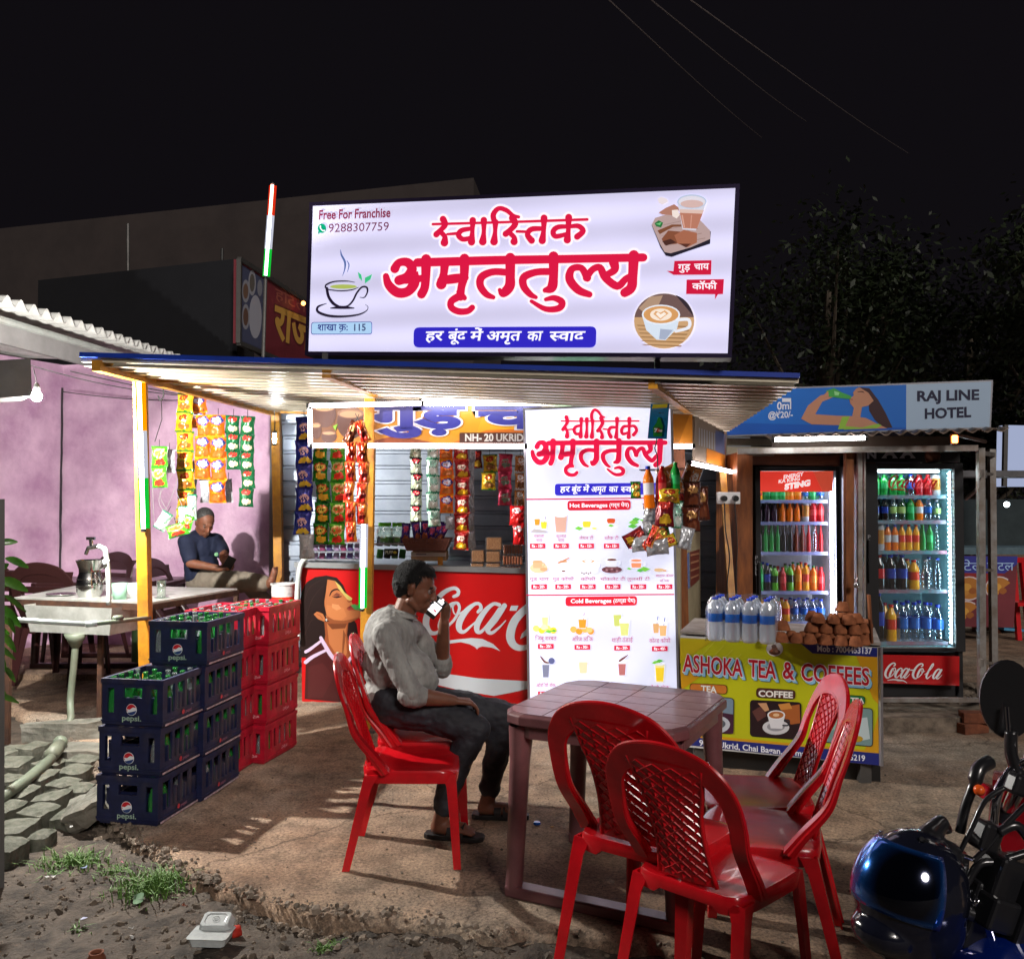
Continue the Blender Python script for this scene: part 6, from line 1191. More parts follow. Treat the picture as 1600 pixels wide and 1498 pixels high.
def crate(root, kind):
    M_ = BLU if kind == 'blue' else RDC; m = MB(); t = .012
    if kind == 'blue':
        fh = [(.115, .130, .215, .178), (.03, .055, .065, .175), (CW - .065, .055, CW - .03, .175)]
        lh = []
        for k in range(4): x = .04 + k * .088; lh += [(x, .052, x + .026, .185), (x + .040, .052, x + .066, .185), (x + .026, .125 + (k % 2) * .01, x + .040, .185)]
    else:
        fh = [(.11, .12, .22, .17)] + [(.03 + i * .235, .05, .06 + i * .235, .17) for i in (0, 1)]
        lh = [(.05 + k * .067, .062, .05 + k * .067 + .038, .175) for k in range(5)]
    zl = .012
    m.holed(CW, CHt - zl, fh, t, lambda a, b, c: V((-CW + a, t - c, b + zl))); m.holed(CW, CHt - zl, fh, t, lambda a, b, c: V((-a, CL - t + c, b + zl)))
    m.holed(CL - 2 * t - .001, CHt - zl, [(q[0] - t, q[1], q[2] - t, q[3]) for q in lh], t, lambda a, b, c: V((-t + c, t + a + .0005, b + zl))); m.holed(CL - 2 * t - .001, CHt - zl, [(q[0] - t, q[1], q[2] - t, q[3]) for q in lh], t, lambda a, b, c: V((-CW + t - c, CL - t - a - .0005, b + zl)))
    m.build('body', M_, root, fix=True)
    m = MB(); r = .006
    for z, hh, g in ((CHt - .012, .024, .004), (.03, .008, .0035)):
        m.box((-CW / 2, -g / 2 - .0005, z), (CW + 2 * g, g, hh)); m.box((-CW / 2, CL + g / 2 + .0005, z), (CW + 2 * g, g, hh)); m.box((g / 2 + .0005, CL / 2, z), (g, CL, hh)); m.box((-CW - g / 2 - .0005, CL / 2, z), (g, CL, hh))
    m.box((-CW / 2, CL / 2, .006), (CW - .02, CL - .02, .012)); m.build('rim', M_, root)
    if kind == 'blue': MB().box((.0055, CL / 2, .014), (.002, CL - .03, .009)).build('edge_strip', mat('worn_edge', S(190, 170, 176), .6, scale=40, var=.3), root)  # pale strip added to paint the highlight along the lower rim
    m = MB()
    for k in range(1, 6): m.box((-CW / 2, k * CL / 6, .075), (CW - .03, .003, .12))
    for k in range(1, 4): m.box((-CW + k * CW / 4, CL / 2, .0755), (.003, CL - .03, .119))
    m.build('divider', M_, root)
    for (O, U, sc) in (((-CW, -.0045, zl), (1, 0, 0), 1), ((.0045, 0, zl), (0, 1, 0), .62)):
        D = Decal(O, U, (0, 0, 1))
        if kind == 'blue':
            if sc == 1:
                x, y, r = .163, .075, .028; D.ell(x, y, r, r, S(222, 226, 232), 0, 28); D.ell(x, y, r * .92, r * .92, S(190, 30, 44), 1, 18, 22, 200); D.ell(x, y, r * .92, r * .92, S(28, 60, 120), 1, 18, 215, 352)
                D.poly([(x - r * .9, y + r * .1), (x - r * .3, y + r * .02), (x + r * .3, y + r * .42), (x + r * .9, y + r * .34), (x + r * .7, y - .2 * r), (x + r * .1, y - r * .35), (x - r * .5, y - r * .5)], S(222, 226, 232), 1.5)
                D.text('pepsi.', (.112, .022), (.216, .022), .036, S(150, 176, 160), 1, .02)
            else: D.ell(.175, .032, .012, .012, S(190, 60, 70), 0); D.text('pepsi', (.192, .024), (.25, .024), .024, S(160, 110, 130), 1, .0)
        else:
            D.text('Coca', (.20, .03), (.245, .038), .026, S(226, 150, 160), 1, .02, slant=.3); D.text('Cola', (.24, .026), (.28, .034), .022, S(226, 150, 160), 1, .02, slant=.3)
        link('emblem', D.mesh('emblem', MATS['print_gloss']), root)
cb_ = thing('bottle_crate', 'x', 'crate'); crate(cb_, 'blue'); cr_ = thing('bottle_crate', 'x', 'crate'); crate(cr_, 'red')
used = {'blue': 0, 'red': 0}
rk = random.Random(21)
POS = ['bottom', 'second', 'third', 'top']
def stack(kind, corner, yaw, n, desc, grp, lean=(0, 0)):
    for i in range(n):
        src = cb_ if kind == 'blue' else cr_
        o = src if not used[kind] else copy_tree(src); used[kind] = 1
        p = V(corner) + V((lean[0] * i + rk.uniform(-.003, .003), lean[1] * i + rk.uniform(-.003, .003), i * (CHt + .001)))
        place(o, p, -R(yaw + rk.uniform(-.6, .6)), '%s %s crate of the %s' % ('topmost' if i == n - 1 else POS[i] if i else 'lowest', kind, desc), grp)
        top = i == n - 1; c, s = math.cos(-R(yaw)), math.sin(-R(yaw))
        for a in range(4):
            for b in range(6):
                if not top and (a != 3 or rk.random() < .35): continue
                if top and rk.random() < .22: continue
                lx, ly = -CW + (a + .5) * CW / 4, (b + .5) * CL / 6; kd = rk.choice(['g', 'g', 'g', 'c']) if kind == 'blue' or rk.random() < .6 else 'c'
                me = BOT[kd]; q = link('glass_bottle', me); q.scale = (1, 1, .9); q.location = p + V((c * lx - s * ly, s * lx + c * ly, .014)); q.rotation_euler = (rk.uniform(-.03, .03), rk.uniform(-.03, .03), 0)
                tag(q, 'empty %s glass bottle in the %s crate of the %s' % ('green' if kd == 'g' else 'clear', 'topmost' if top else 'lowest' if i == 0 else POS[i], desc), 'bottle', 'bottles in the crates of the ' + desc)
def glassbottle(mm):
    m = MB(); m.lathe([(0, 0), (.026, 0), (.029, .01), (.029, .10), (.026, .13), (.014, .18), (.0115, .232), (.0135, .235), (.0135, .245), (.010, .246), (.009, .2)], 10); me = m.mesh('glass_bottle', mm, smooth=True); return me
BOT = {'g': glassbottle(mat('bottle_green', (.03, .30, .06), .08, trans=.55, var=0, ior=1.3, coat=1)), 'c': glassbottle(mat('bottle_clear', (.55, .62, .64), .08, trans=.8, var=0, ior=1.2, coat=1))}
stack('blue', gr(247, 1292), 10, 3, 'nearest blue stack', 'blue bottle crates', (.007, .002))
stack('blue', gr(315, 1254), 9, 4, 'taller blue stack', 'blue bottle crates', (.006, .002))
stack('red', gr(366, 1212), 10, 4, 'red stack against the blue crates', 'red bottle crates', (.005, .002))
stack('red', gr(414, 1195), 12, 4, 'rightmost red stack', 'red bottle crates', (.006, .002))
def packet_mesh(name, w, h, fn, seed=0):
    n = 16; nn = 18; rr = random.Random(seed); vs = []; m = MB()
    for sd in (-1, 1):
        for j in range(nn + 1):
            for i in range(n + 1):
                u, v = i / n * 2 - 1, j / nn; e = (1 - u * u) ** .6 * max(0, 1 - (2 * v - 1) ** 4) ** .8; pin = 1.04 - .13 * math.sin(math.pi * v) + .02 * noise.noise(V((u, v * 3, seed)))
                y = sd * e * w * .25 + .011 * noise.noise(V((u * 3, v * 5, seed * 3.3 + sd))) * (1 if .05 < v < .95 else .2); vs.append((u * w / 2 * pin, y, (v - 1) * h))
    k = (n + 1) * (nn + 1); fs = []; cols = []
    for sd in range(2):
        for j in range(nn):
            for i in range(n):
                f = (sd * k + j * (n + 1) + i, sd * k + j * (n + 1) + i + 1, sd * k + (j + 1) * (n + 1) + i + 1, sd * k + (j + 1) * (n + 1) + i); fs.append(f if sd == 0 else f[::-1]); cols.append(fn((i + .5) / n * 2 - 1, (j + .5) / nn) if sd == 0 else S(190, 192, 196))
    me = bpy.data.meshes.new(name); me.from_pydata(vs, [], fs); ca = me.color_attributes.new('ink', 'FLOAT_COLOR', 'CORNER'); buf = []
    for c in cols: buf += [*c, 1.0] * 4
    ca.data.foreach_set('color', buf); me.polygons.foreach_set('use_smooth', [True] * len(fs)); me.update(); return me
FOIL = print_mat('print_foil', rough=.24); FOIL.node_tree.nodes['Principled BSDF'].inputs['Metallic'].default_value = .25
def design(base, crimp, logo, blob, blobpos=.25, logo_pos=.68, ring=None, side=None):
    base, crimp, logo, blob = S(*base), S(*crimp), S(*logo), S(*blob); ring = S(*ring) if ring else None; side = S(*side) if side else None
    def f(u, v):
        q_ = noise.noise(V((u * 5, v * 6, base[0] * 9))) * .16; u += q_; v += q_ * .4
        if abs(v - logo_pos) < .045 and abs(u) < .42 and int((u + 1) * 9) % 2: return base
        if .44 < v < .49 and abs(u) < .6 and int((u + 1) * 11) % 3: return crimp
        if v < .07 or v > .93: return crimp
        if (u / .62) ** 2 + ((v - logo_pos) / .15) ** 2 < 1: return logo
        if ring and (u / .8) ** 2 + ((v - logo_pos) / .22) ** 2 < 1: return ring
        if ((u - .1) / .68) ** 2 + ((v - blobpos) / .17) ** 2 < 1: return blob
        if side and u > .5: return side
        return base
    return f
DES = {'blue': design((32, 44, 140), (28, 36, 120), (230, 190, 190), (226, 196, 60), .14, .56, (60, 70, 190), (60, 60, 160)), 'green': design((30, 120, 30), (20, 96, 30), (240, 210, 90), (230, 180, 50), .28, .66, (200, 70, 40)),
 'lime': design((90, 190, 50), (60, 150, 40), (230, 120, 60), (232, 60, 40), .24, .66, (240, 220, 150)), 'orange': design((236, 100, 20), (236, 150, 30), (226, 226, 240), (190, 110, 50), .25, .7, (60, 70, 150)), 'cream': design((30, 100, 60), (20, 80, 50), (206, 50, 50), (226, 210, 180), .3, .8, None),
 'mustard': design((206, 160, 30), (60, 120, 40), (190, 60, 30), (150, 96, 40), .3, .72, (230, 200, 60)), 'maroon': design((150, 24, 26), (220, 80, 60), (236, 220, 200), (226, 180, 40), .2, .6, None), 'silver': design((170, 172, 178), (150, 150, 156), (186, 188, 192), (150, 154, 160)),
 'mint': design((190, 220, 206), (20, 130, 90), (150, 214, 190), (226, 236, 226), .3, .7, None), 'black': design((190, 210, 180), (30, 30, 30), (200, 40, 60), (226, 232, 206), .3, .82, (30, 34, 40)), 'pink': design((206, 60, 96), (190, 50, 80), (150, 170, 150), (120, 140, 120), .38, .52, None),
 'redor': design((196, 30, 20), (226, 110, 60), (226, 80, 40), (110, 20, 20), .4, .7, None, (230, 150, 60)), 'brown': design((96, 44, 30), (70, 34, 24), (200, 150, 90), (130, 70, 44)), 'choc': design((60, 32, 110), (50, 26, 90), (210, 80, 120), (170, 90, 60), .2, .7, (90, 60, 160)), 'tan': design((190, 120, 60), (226, 226, 226), (236, 236, 236), (130, 80, 44)), 'redwhite': design((220, 30, 34), (200, 20, 30), (236, 236, 240), (220, 40, 40), .3, .75), 'dkred': design((110, 20, 30), (90, 16, 26), (200, 60, 50), (190, 150, 40), .25, .75)}
KN = {'blue': 'blue crisp', 'green': 'green crisp', 'lime': 'lime-green crisp', 'orange': 'orange snack', 'cream': 'green and cream snack', 'mustard': 'yellow and green snack', 'maroon': 'maroon crisp', 'silver': 'plain silver', 'mint': 'mint and white sachet', 'black': 'black and white sachet', 'pink': 'pink sachet', 'redor': 'shiny red foil', 'brown': 'brown', 'choc': 'purple chocolate', 'tan': 'tan biscuit', 'redwhite': 'red and white', 'dkred': 'dark red'}
PM = {}
def strip(x, y0, y1, Y, kind, n, wpx, where, ry=0, rz=0, rx=0, hook=True):
    a, b = at(x, y0, Y), at(x, y1, Y); h = (a.z - b.z) / n; w = wpx / F * Y; key = (kind, round(w, 3), round(h, 3))
    if key not in PM: PM[key] = [packet_mesh('packet', w, h * 1.03, DES[kind], sd) for sd in (1, 2)]; [me.materials.append(FOIL) for me in PM[key]]
    t = thing('packet_strip', 'hanging strip of %s packets %s' % (KN[kind], where) if n > 1 else 'single %s packet %s' % (KN[kind], where), 'snack packets', a, rz, 'hanging snack packet strips')
    t.rotation_euler = (rx, ry, rz); rr = random.Random(int(x * 7 + y0))
    for i in range(n):
        o = link('packet', rr.choice(PM[key]), t); o.location = (rr.uniform(-.006, .006), rr.uniform(-.008, .008), -i * h); o.rotation_euler = (rr.uniform(-.12, .12), rr.uniform(-.06, .06), rr.uniform(-.22, .22))
    if hook: MB().tube([(0, 0, -.01), (0, .0, .05)], .0025, 5).build('hanging_wire', MATS['black_plastic'], t)
    return t
YA = 6.9
for args in [(290, 614, 825, YA, 'mustard', 7, 27, 'nearest the left light pole'), (309, 619, 668, YA + .1, 'orange', 2, 24, 'short one behind the yellow strip'), (318, 648, 748, YA, 'orange', 3, 25, 'left of the two long orange ones'), (341, 648, 785, YA, 'orange', 4, 26, 'right of the two long orange ones'), (365, 649, 733, YA, 'cream', 3, 22, 'shorter one by the lilac wall'), (387, 650, 791, YA, 'cream', 5, 23, 'longest one by the lilac wall'), (249, 697, 761, YA - .3, 'lime', 2, 24, 'hung beside the light pole'), (265, 702, 738, YA - .2, 'silver', 1, 18, 'behind the lime packets'), (322, 746, 784, YA + .05, 'silver', 1, 19, 'under the left orange strip'), (357, 748, 784, YA + .1, 'silver', 1, 12, 'edge-on beside the right orange strip'), (300, 720, 800, YA + .15, 'silver', 3, 16, 'behind the long yellow strip'), (290, 790, 820, YA - .05, 'mint', 1, 22, 'at the foot of the yellow strip'), (300, 772, 812, YA - .05, 'mint', 1, 14, 'small one beside the foot of the yellow strip')]: strip(*args)
strip(262, 800, 830, YA - .3, 'mint', 1, 18, 'tilted beside the light pole foot', .5); strip(275, 818, 838, YA - .3, 'lime', 1, 34, 'lying slantwise at the bottom of the wire net', -.3); strip(298, 806, 828, YA - .3, 'lime', 1, 16, 'small one at the right of the wire net', .3)
YB = 6.5
for args in [(475, 651, 835, YB, 'blue', 5, 27, 'at the left end of the counter'), (478, 834, 872, YB, 'silver', 1, 24, 'below the blue strip'), (503, 686, 850, YB, 'green', 5, 24, 'left of the two green ones'), (529, 686, 850, YB, 'lime', 5, 25, 'right of the two green ones'), (548, 690, 846, 5.72, 'redor', 5, 17, 'left of the two by the yellow post'), (567, 690, 818, 5.72, 'redor', 4, 18, 'right of the two by the yellow post'), (651, 690, 815, YB, 'black', 5, 18, 'in the middle of the stall'), (677, 690, 822, YB, 'mint', 5, 20, 'in the middle of the stall'), (698, 690, 801, YB, 'orange', 4, 22, 'above the chocolate basket'), (722, 690, 858, YB, 'maroon', 6, 24, 'between chocolate basket and biscuits'), (736, 690, 857, YB + .1, 'silver', 6, 12, 'edge-on behind the maroon strip'), (745, 704, 731, YB + .6, 'dkred', 1, 18, 'high at the back wall'), (765, 710, 765, YB + .6, 'mustard', 2, 23, 'high at the back wall'), (790, 709, 789, YB + .5, 'pink', 3, 22, 'left of the menu board'), (813, 711, 791, YB + .4, 'tan', 3, 18, 'against the left edge of the menu board'), (809, 790, 820, YB, 'redwhite', 1, 24, 'against the left edge of the menu board'), (810, 818, 850, YB, 'redwhite', 1, 18, 'lower one against the menu board edge'), (704, 806, 826, YB, 'silver', 1, 16, 'above the right end of the chocolate basket')]: strip(*args)
strip(556, 658, 694, 5.71, 'brown', 1, 17, 'tilted left in front of the orange banner', .42); strip(560, 657, 692, 5.7, 'redor', 1, 16, 'tilted right in front of the orange banner', -.42)
YC = 5.65
hk = thing('sample_rack', 'wire hanger holding three drink bottles before the menu board', 'hanger', at(1030, 690, YC)); m = MB(); c = at(1031, 734, YC); a = at(1030, 600, YC)
m.tube([a, at(1026, 690, YC), at(1023, 700, YC), at(1027, 712, YC), at(1028, 734, YC)], .004, 6); m.tube([c + V((-.13, 0, 0)), c + V((.17, .02, .01))], .004, 6); m.tube([c + V((-.12, 0, -.005)), c + V((.0, .1, 0)), c + V((.16, .02, 0))], .003, 6); m.build('wire_hook', MATS['black_plastic'], hk, world=True)
cdq = [at(1017, 631, YC - .02), at(1046, 630, YC - .02), at(1042, 686, YC - .02), at(1012, 685, YC - .02)]; N = plane_of(cdq)
ccard = thing('advert_card', 'blue card with a green soft-drink bottle over the menu board corner', 'card', cdq[3]); m = MB(); quad_panel(m, cdq, N, .006); m.build('card', plast('card_blue', S(24, 110, 160)), ccard, world=True); P_ = Print(cdq[0], N)
P_.poly([(1020, 632), (1043, 631), (1042, 637), (1019, 638)], S(190, 180, 40), 1); P_.poly([(1028, 652), (1031, 652), (1034, 660), (1036, 666), (1034, 682), (1021, 682), (1020, 668), (1026, 660)], S(30, 130, 50), 1); P_.ell(1028, 672, 6, 5, S(50, 90, 60), 2); P_.ell(1028, 672, 3, 3, S(200, 60, 40), 3); P_.text('7', (1022, 675), (1027, 675), 8, S(240, 240, 240), 4, .04, up=(0, -1)); P_.text('up', (1029, 674), (1035, 674), 5, S(240, 240, 240), 4, .03, up=(0, -1))
for x, y in ((1031, 645), (1034, 655)): P_.ell(x, y, 2, 1, S(20, 70, 60), 2)
P_.build('card_print', MATS['print_gloss'], ccard)
for x, k, lb_, ry in [(1012, 'orangeb', 'orange soft-drink bottle on the wire hanger', -.04), (1029, 'red', 'red soft-drink bottle on the wire hanger', .03), (1052, 'lime', 'green soft-drink bottle on the wire hanger', 0)]:
    o = bottle(k, at(x + 3, 794 if x < 1050 else 772, YC - .03), .265 if x < 1050 else .2, .036 if x < 1050 else .032, lb_, 'bottles on the wire hanger'); o.rotation_euler = (0, ry, 0)
for args in [(1014, 786, 842, YC + .02, 'silver', 2, 22, 'hanging left under the drink bottles'), (1038, 778, 822, YC - .05, 'dkred', 1, 30, 'under the red drink bottle'), (1058, 782, 824, YC, 'mint', 1, 20, 'right of the dark red packet'), (1080, 752, 830, YC - .02, 'brown', 2, 28, 'large one right of the drink bottles'), (1096, 760, 812, YC + .08, 'brown', 1, 22, 'behind the large brown packets'), (993, 752, 778, YC, 'green', 1, 16, 'left of the drink bottles'), (1045, 762, 786, YC - .04, 'mustard', 1, 36, 'tucked below the bottle caps')]: strip(*args, hook=False)
strip(1062, 742, 775, YC, 'tan', 1, 44, 'bent over the top of the brown packets', 1.25, hook=False); strip(1094, 748, 775, YC, 'tan', 1, 34, 'crumpled at the top right of the brown packets', 1.9, hook=False); strip(1066, 770, 800, YC + .04, 'dkred', 1, 26, 'between dark red and brown packets', .1, hook=False)
for x, y, k, ry, w in [(1022, 838, 'dkred', 1.1, 22), (1046, 842, 'redor', .9, 16), (1064, 838, 'green', 1.4, 20), (1074, 850, 'mustard', 1.2, 20), (1040, 856, 'silver', 1.5, 26), (1062, 860, 'silver', 1.4, 26), (1082, 832, 'silver', .3, 22), (1034, 830, 'redor', .4, 12)]: strip(x - 18 * math.sin(ry), y - 8, y + 26, YC - .04 + random.uniform(-.05, .05), k, 1, w, 'heaped at the bottom of the hanger, near x-place %s' % {1022: 'the left end', 1046: 'the middle', 1064: 'the upper right', 1074: 'the right end', 1040: 'the lowest edge', 1062: 'the lower right edge', 1082: 'the far right side', 1034: 'the tip on top'}[x], ry, hook=False)
for o in bpy.data.objects:
    if 'label' in o and 'near x-place' in o['label']: o['label'] = o['label'].replace('near x-place', 'at')
zc_ = at(560, 886, 7.05).z + .045; 
sc2 = thing('glass_showcase', 'low glass showcase of purple packets at the left end of the counter', 'showcase', at(522, 888, 7.2)); a, b = at(472, 848, 7.1), at(570, 848, 7.1); z1 = a.z
m = MB(); 
for z in (zc_ + .01, (zc_ + z1) / 2, z1): m.box(((a.x + b.x) / 2, 7.25, z), (b.x - a.x, .3, .012))
m.build('shelf', MATS['alu_frame'], sc2, world=True); MB().box(((a.x + b.x) / 2, 7.095, (zc_ + z1) / 2), (b.x - a.x, .004, z1 - zc_ - .02)).build('pane', GLASS, sc2, world=True)
for lv in range(2):
    for i in range(9):
        x = a.x + .03 + i * (b.x - a.x - .05) / 8; o = MB().box((x, 7.2, zc_ + .055 + lv * (z1 - zc_) / 2), (.045, .03, .085), (.0, .12, 0)).build('purple_sachet', mat('sachet%d' % (i % 3), S(*[(96, 70, 130), (170, 140, 170), (150, 60, 100)][i % 3]), .3, scale=40, var=.3), None, bevel=.01); tag(o, 'purple and pink sachet on the %s shelf of the glass showcase, %s from the left' % (('lower', 'upper')[lv], ['first', 'second', 'third', 'fourth', 'fifth', 'sixth', 'seventh', 'eighth', 'ninth'][i]), 'sachet', 'sachets in the glass showcase')
CLEARJ = clear('jar_plastic', (.86, .95, .86), .16, .08)
for x, w, lb_ in [(601, 26, 'left clear jar with a green lid on the counter'), (622, 24, 'right clear jar with a green lid on the counter')]:
    p = at(x, 848, 7.25); r = w / 2 / F * 7.25; t = thing('sweet_jar', lb_, 'jar', p, group='jars with green lids'); MB().lathe([(0, 0), (r, 0), (r, .10), (r * .75, .13), (r * .75, .14)], 14).build('jar', CLEARJ, t, smooth=True); MB().lathe([(r * .8, .135), (r * .8, .165), (0, .165)], 14).build('lid', plast('lid_green', S(90, 180, 40)), t); MB().lathe([(0, .01), (r * .85, .01), (r * .85, .04), (0, .05)], 10).build('sweets', MATS['lid_green' if 'lid_green' in MATS else 'plastic_lid_green'], t)
t = thing('display_box', 'low glass display box of green packets below the jars', 'display box', at(608, 886, 7.2)); a, b = at(584, 850, 7.15), at(634, 850, 7.15); MB().box(((a.x + b.x) / 2, 7.3, a.z), (b.x - a.x, .3, .01)).build('top', MATS['alu_frame'], t, world=True)
for lv in range(2):
    for i in range(4): MB().box((a.x + .04 + i * .06, 7.22, zc_ + .05 + lv * .1), (.052, .03, .075), (0, .1, .2)).build('packet', mat('pkg%d' % ((i + lv) % 3), S(*[(40, 120, 40), (30, 40, 40), (120, 180, 90)][(i + lv) % 3]), .3, scale=50, var=.4), t, world=True, bevel=.008)
P_ = Print(V((0, 7.14, 0)), V((0, -1, 0))); P_.rect(600, 857, 622, 868, S(24, 34, 30), 0); P_.text('PUFF', (602, 865), (614, 865), 7, S(220, 226, 200), 1, .02, up=(0, -1)); P_.ell(617, 863, 3, 2, S(200, 190, 60), 1); P_.build('label', MATS['print_gloss'], t)
t = thing('carton', 'cream cardboard carton under the chocolate basket', 'carton', at(668, 890, 7.15)); a, b = at(642, 862, 7.1), at(697, 862, 7.1); CARD = mat('carton_card', S(190, 150, 110), .7, scale=8); MB().box(((a.x + b.x) / 2, 7.24, (a.z + zc_) / 2), (b.x - a.x, .26, a.z - zc_)).build('box', CARD, t, world=True, bevel=.004)
P_ = Print(V((0, 7.11, 0)), V((0, -1, 0))); P_.rect(642, 863, 697, 869, S(226, 220, 210), 0); P_.rect(684, 870, 692, 886, S(216, 140, 40), 1); P_.rect(650, 865, 666, 866.5, S(120, 110, 110), 1); P_.build('carton_print', MATS['print_matt'], t)
bs = thing('basket', 'brown woven basket of chocolates on the counter', 'basket', at(667, 858, 7.1)); p = at(667, 858, 7.1); m = MB()
w0_, w1_, h_ = .15, .185, .08; BK = mat('basket_cane', S(110, 58, 44), .6, scale=30, bump=.5, bscale=90)
for k in range(5):
    z = p.z + k * h_ / 4; w = w0_ + (w1_ - w0_) * k / 4; m.box((p.x, p.y - .07 + 0, z), (2 * w, .012, .017)); m.box((p.x, p.y + .2, z), (2 * w, .012, .017)); m.box((p.x - w, p.y + .065, z), (.012, .26, .017)); m.box((p.x + w, p.y + .065, z), (.012, .26, .017))
for k in range(13): x = -w0_ + k * w0_ / 6; m.bar(p + V((x, -.078, 0)), p + V((x * w1_ / w0_, -.078, h_)), .008)
m.box((p.x, p.y + .06, p.z - .004), (2 * w0_, .25, .01)); m.build('weave', BK, bs, world=True)
for i, (x, y, ry, k) in enumerate([(636, 817, .1, 'choc'), (649, 814, -.15, 'choc'), (664, 813, .05, 'choc'), (677, 820, .12, 'choc'), (688, 814, .35, 'choc'), (699, 818, .5, 'choc')]): strip(x, y, y + 30, 7.08, k, 1, 14, 'standing in the basket, ' + ['first', 'second', 'third', 'fourth', 'fifth', 'sixth'][i] + ' from the left', ry, hook=False)
BISC = mat('biscuit_pack', S(196, 150, 110), .3, scale=60, col2=S(120, 80, 56), stretch=(6, 1, 1), coat=.6)
for i, (x0, y0, x1, y1, Y, lb_) in enumerate([(735, 858, 758, 879, 7.05, 'upper left biscuit pack beside the menu board'), (734, 879, 757, 899, 7.05, 'lower left biscuit pack beside the menu board'), (758, 838, 786, 860, 7.1, 'topmost biscuit pack of the counter stack'), (758, 860, 783, 879, 7.05, 'middle biscuit pack of the counter stack'), (758, 879, 783, 899, 7.05, 'lowest biscuit pack of the counter stack'), (786, 850, 817, 866, 7.0, 'topmost ribbed rusk pack against the menu board'), (785, 867, 817, 883, 7.0, 'middle ribbed rusk pack against the menu board'), (783, 884, 815, 899, 7.0, 'lowest ribbed rusk pack against the menu board')]):
    a, b = at(x0, y0, Y), at(x1, y1, Y); t = thing('biscuit_pack', lb_, 'biscuit pack', (( a.x + b.x) / 2, Y + .06, b.z), group='biscuit packs on the counter'); w, h = b.x - a.x - .004, a.z - b.z - .004
    nb_ = 7 if i > 4 else 1
    for k in range(nb_): MB().box((-w / 2 + (k + .5) * w / nb_, 0, h / 2), (w / nb_ * .86, .11, h * .9)).build('biscuit', BISC if nb_ == 1 else mat('rusk', S(170, 96, 60), .5, scale=20, var=.3), t, bevel=.008)
    MB().box((0, 0, h / 2), (w, .12, h)).build('wrapper', clear('cellophane', (.95, .93, .9), .12, .15), t, bevel=.006)
t = thing('paint_bucket', 'white plastic bucket with an orange label beside the crates', 'bucket', (at(443, 905, 7.3).x, 7.3, at(443, 960, 7.3).z - .12)); r = 19 / F * 7.3; Hh = at(443, 911, 7.3).z - t.location.z
MB().lathe([(0, 0), (r * .86, 0), (r * .98, Hh * .97), (r * 1.06, Hh * .97), (r * 1.06, Hh), (r * .95, Hh), (r * .84, .02)], 20).build('pail', MATS['white_plastic'], t, auto=40); MB().lathe([(r * .872, Hh * .12), (r * .955, Hh * .72)], 20).build('label_band', plast('band_orange', S(220, 60, 30)), t, smooth=True); MB().lathe([(r * .95, Hh * .8), (r * .985, Hh * .8), (r * .985, Hh * .83), (r * .95, Hh * .83)], 20).build('ridge', MATS['white_plastic'], t)
o = MB().tube(spline([at(483, 868, 7.0), at(471, 880, 7.0), at(466, 905, 7.0), at(464, 940, 7.0), at(466, 1000, 7.0)]), .02, 8).build('white_hose', mat('hose_white', (.6, .68, .66), .4), smooth=True); tag(o, 'pale curved hose at the left end of the red counter', 'hose')
o = MB().tube(spline([at(251, 592, 6.2), at(255, 606, 6.2), at(255, 620, 6.2), at(250, 625, 6.2), at(247, 618, 6.2)]), .005, 6).build('iron_hook', MATS['black_plastic']); tag(o, 'dark iron hook hanging under the canopy beam', 'hook')
o = MB().tube([at(252, 626, 6.3), at(253, 655, 6.4), at(242, 690, 6.5)], .003, 5).build('hook_wire', MATS['black_plastic']); tag(o, 'thin wire from the iron hook to the lime packets', 'wire')
nt_ = thing('wire_net', 'thin twisted wire net hanging below the lime packets', 'wire net', at(265, 780, 6.6)); m = MB()
for pts in [[(240, 700), (262, 740), (250, 775), (276, 812), (300, 806)], [(270, 740), (248, 782), (270, 815)], [(278, 748), (262, 790), (244, 812)], [(236, 705), (240, 800), (242, 825)], [(276, 770), (285, 800), (262, 822)]]: m.tube(spline([at(x, y, 6.62 + .02 * i) for i, (x, y) in enumerate(pts)]), .002, 4)
m.build('strands', mat('thin_wire', (.5, .5, .5), .4, .6, var=0), nt_, world=True)
for i, (a, b, sag, Y0, Y1, lb_) in enumerate([((97, 612), (440, 610), 8, 7.8, 7.6, 'sagging black cable along the lilac wall'), ((20, 563), (300, 620), 4, 6.5, 7.2, 'thin cable from the roof edge to the packet strips'), ((110, 580), (430, 636), 3, 6.2, 7.5, 'thin string under the canopy beam')]):
    p, q_ = at(*a, Y0), at(*b, Y1); o = MB().tube([p.lerp(q_, k / 14) - V((0, 0, math.sin(math.pi * k / 14) * sag * .01)) for k in range(15)], .004, 5).build('cable', MATS['black_plastic']); tag(o, lb_, 'cable')
def cart_pt(px, py):   # point on the tea cart top
    return gr(px, py, ZT + .016)
KUL = mat('terracotta', S(150, 88, 52), .9, scale=16, col2=S(112, 62, 36), bump=.3, bscale=60)
m = MB(); m.lathe([(0, 0), (.034, 0), (.0385, .003), (.0385, .010), (.035, .024), (.022, .058), (.020, .06), (.018, .055), (0, .054)], 14); KM = m.mesh('clay_cup', KUL, smooth=True); sharp(KM, 45)
k0 = cart_pt(1218, 1003); kd = (cart_pt(1336, 1010) - k0); kd.z = 0; kd.normalize(); kb = V((-kd.y, kd.x, 0)); n_ = 0
rk = random.Random(4); CG = 'upturned clay tea cups piled on the cart'
RN = ['front', 'second', 'third', 'rear']; ON = ['first', 'second', 'third', 'fourth', 'fifth', 'sixth', 'seventh', 'eighth']; LN = ['bottom', 'second', 'third', 'top']
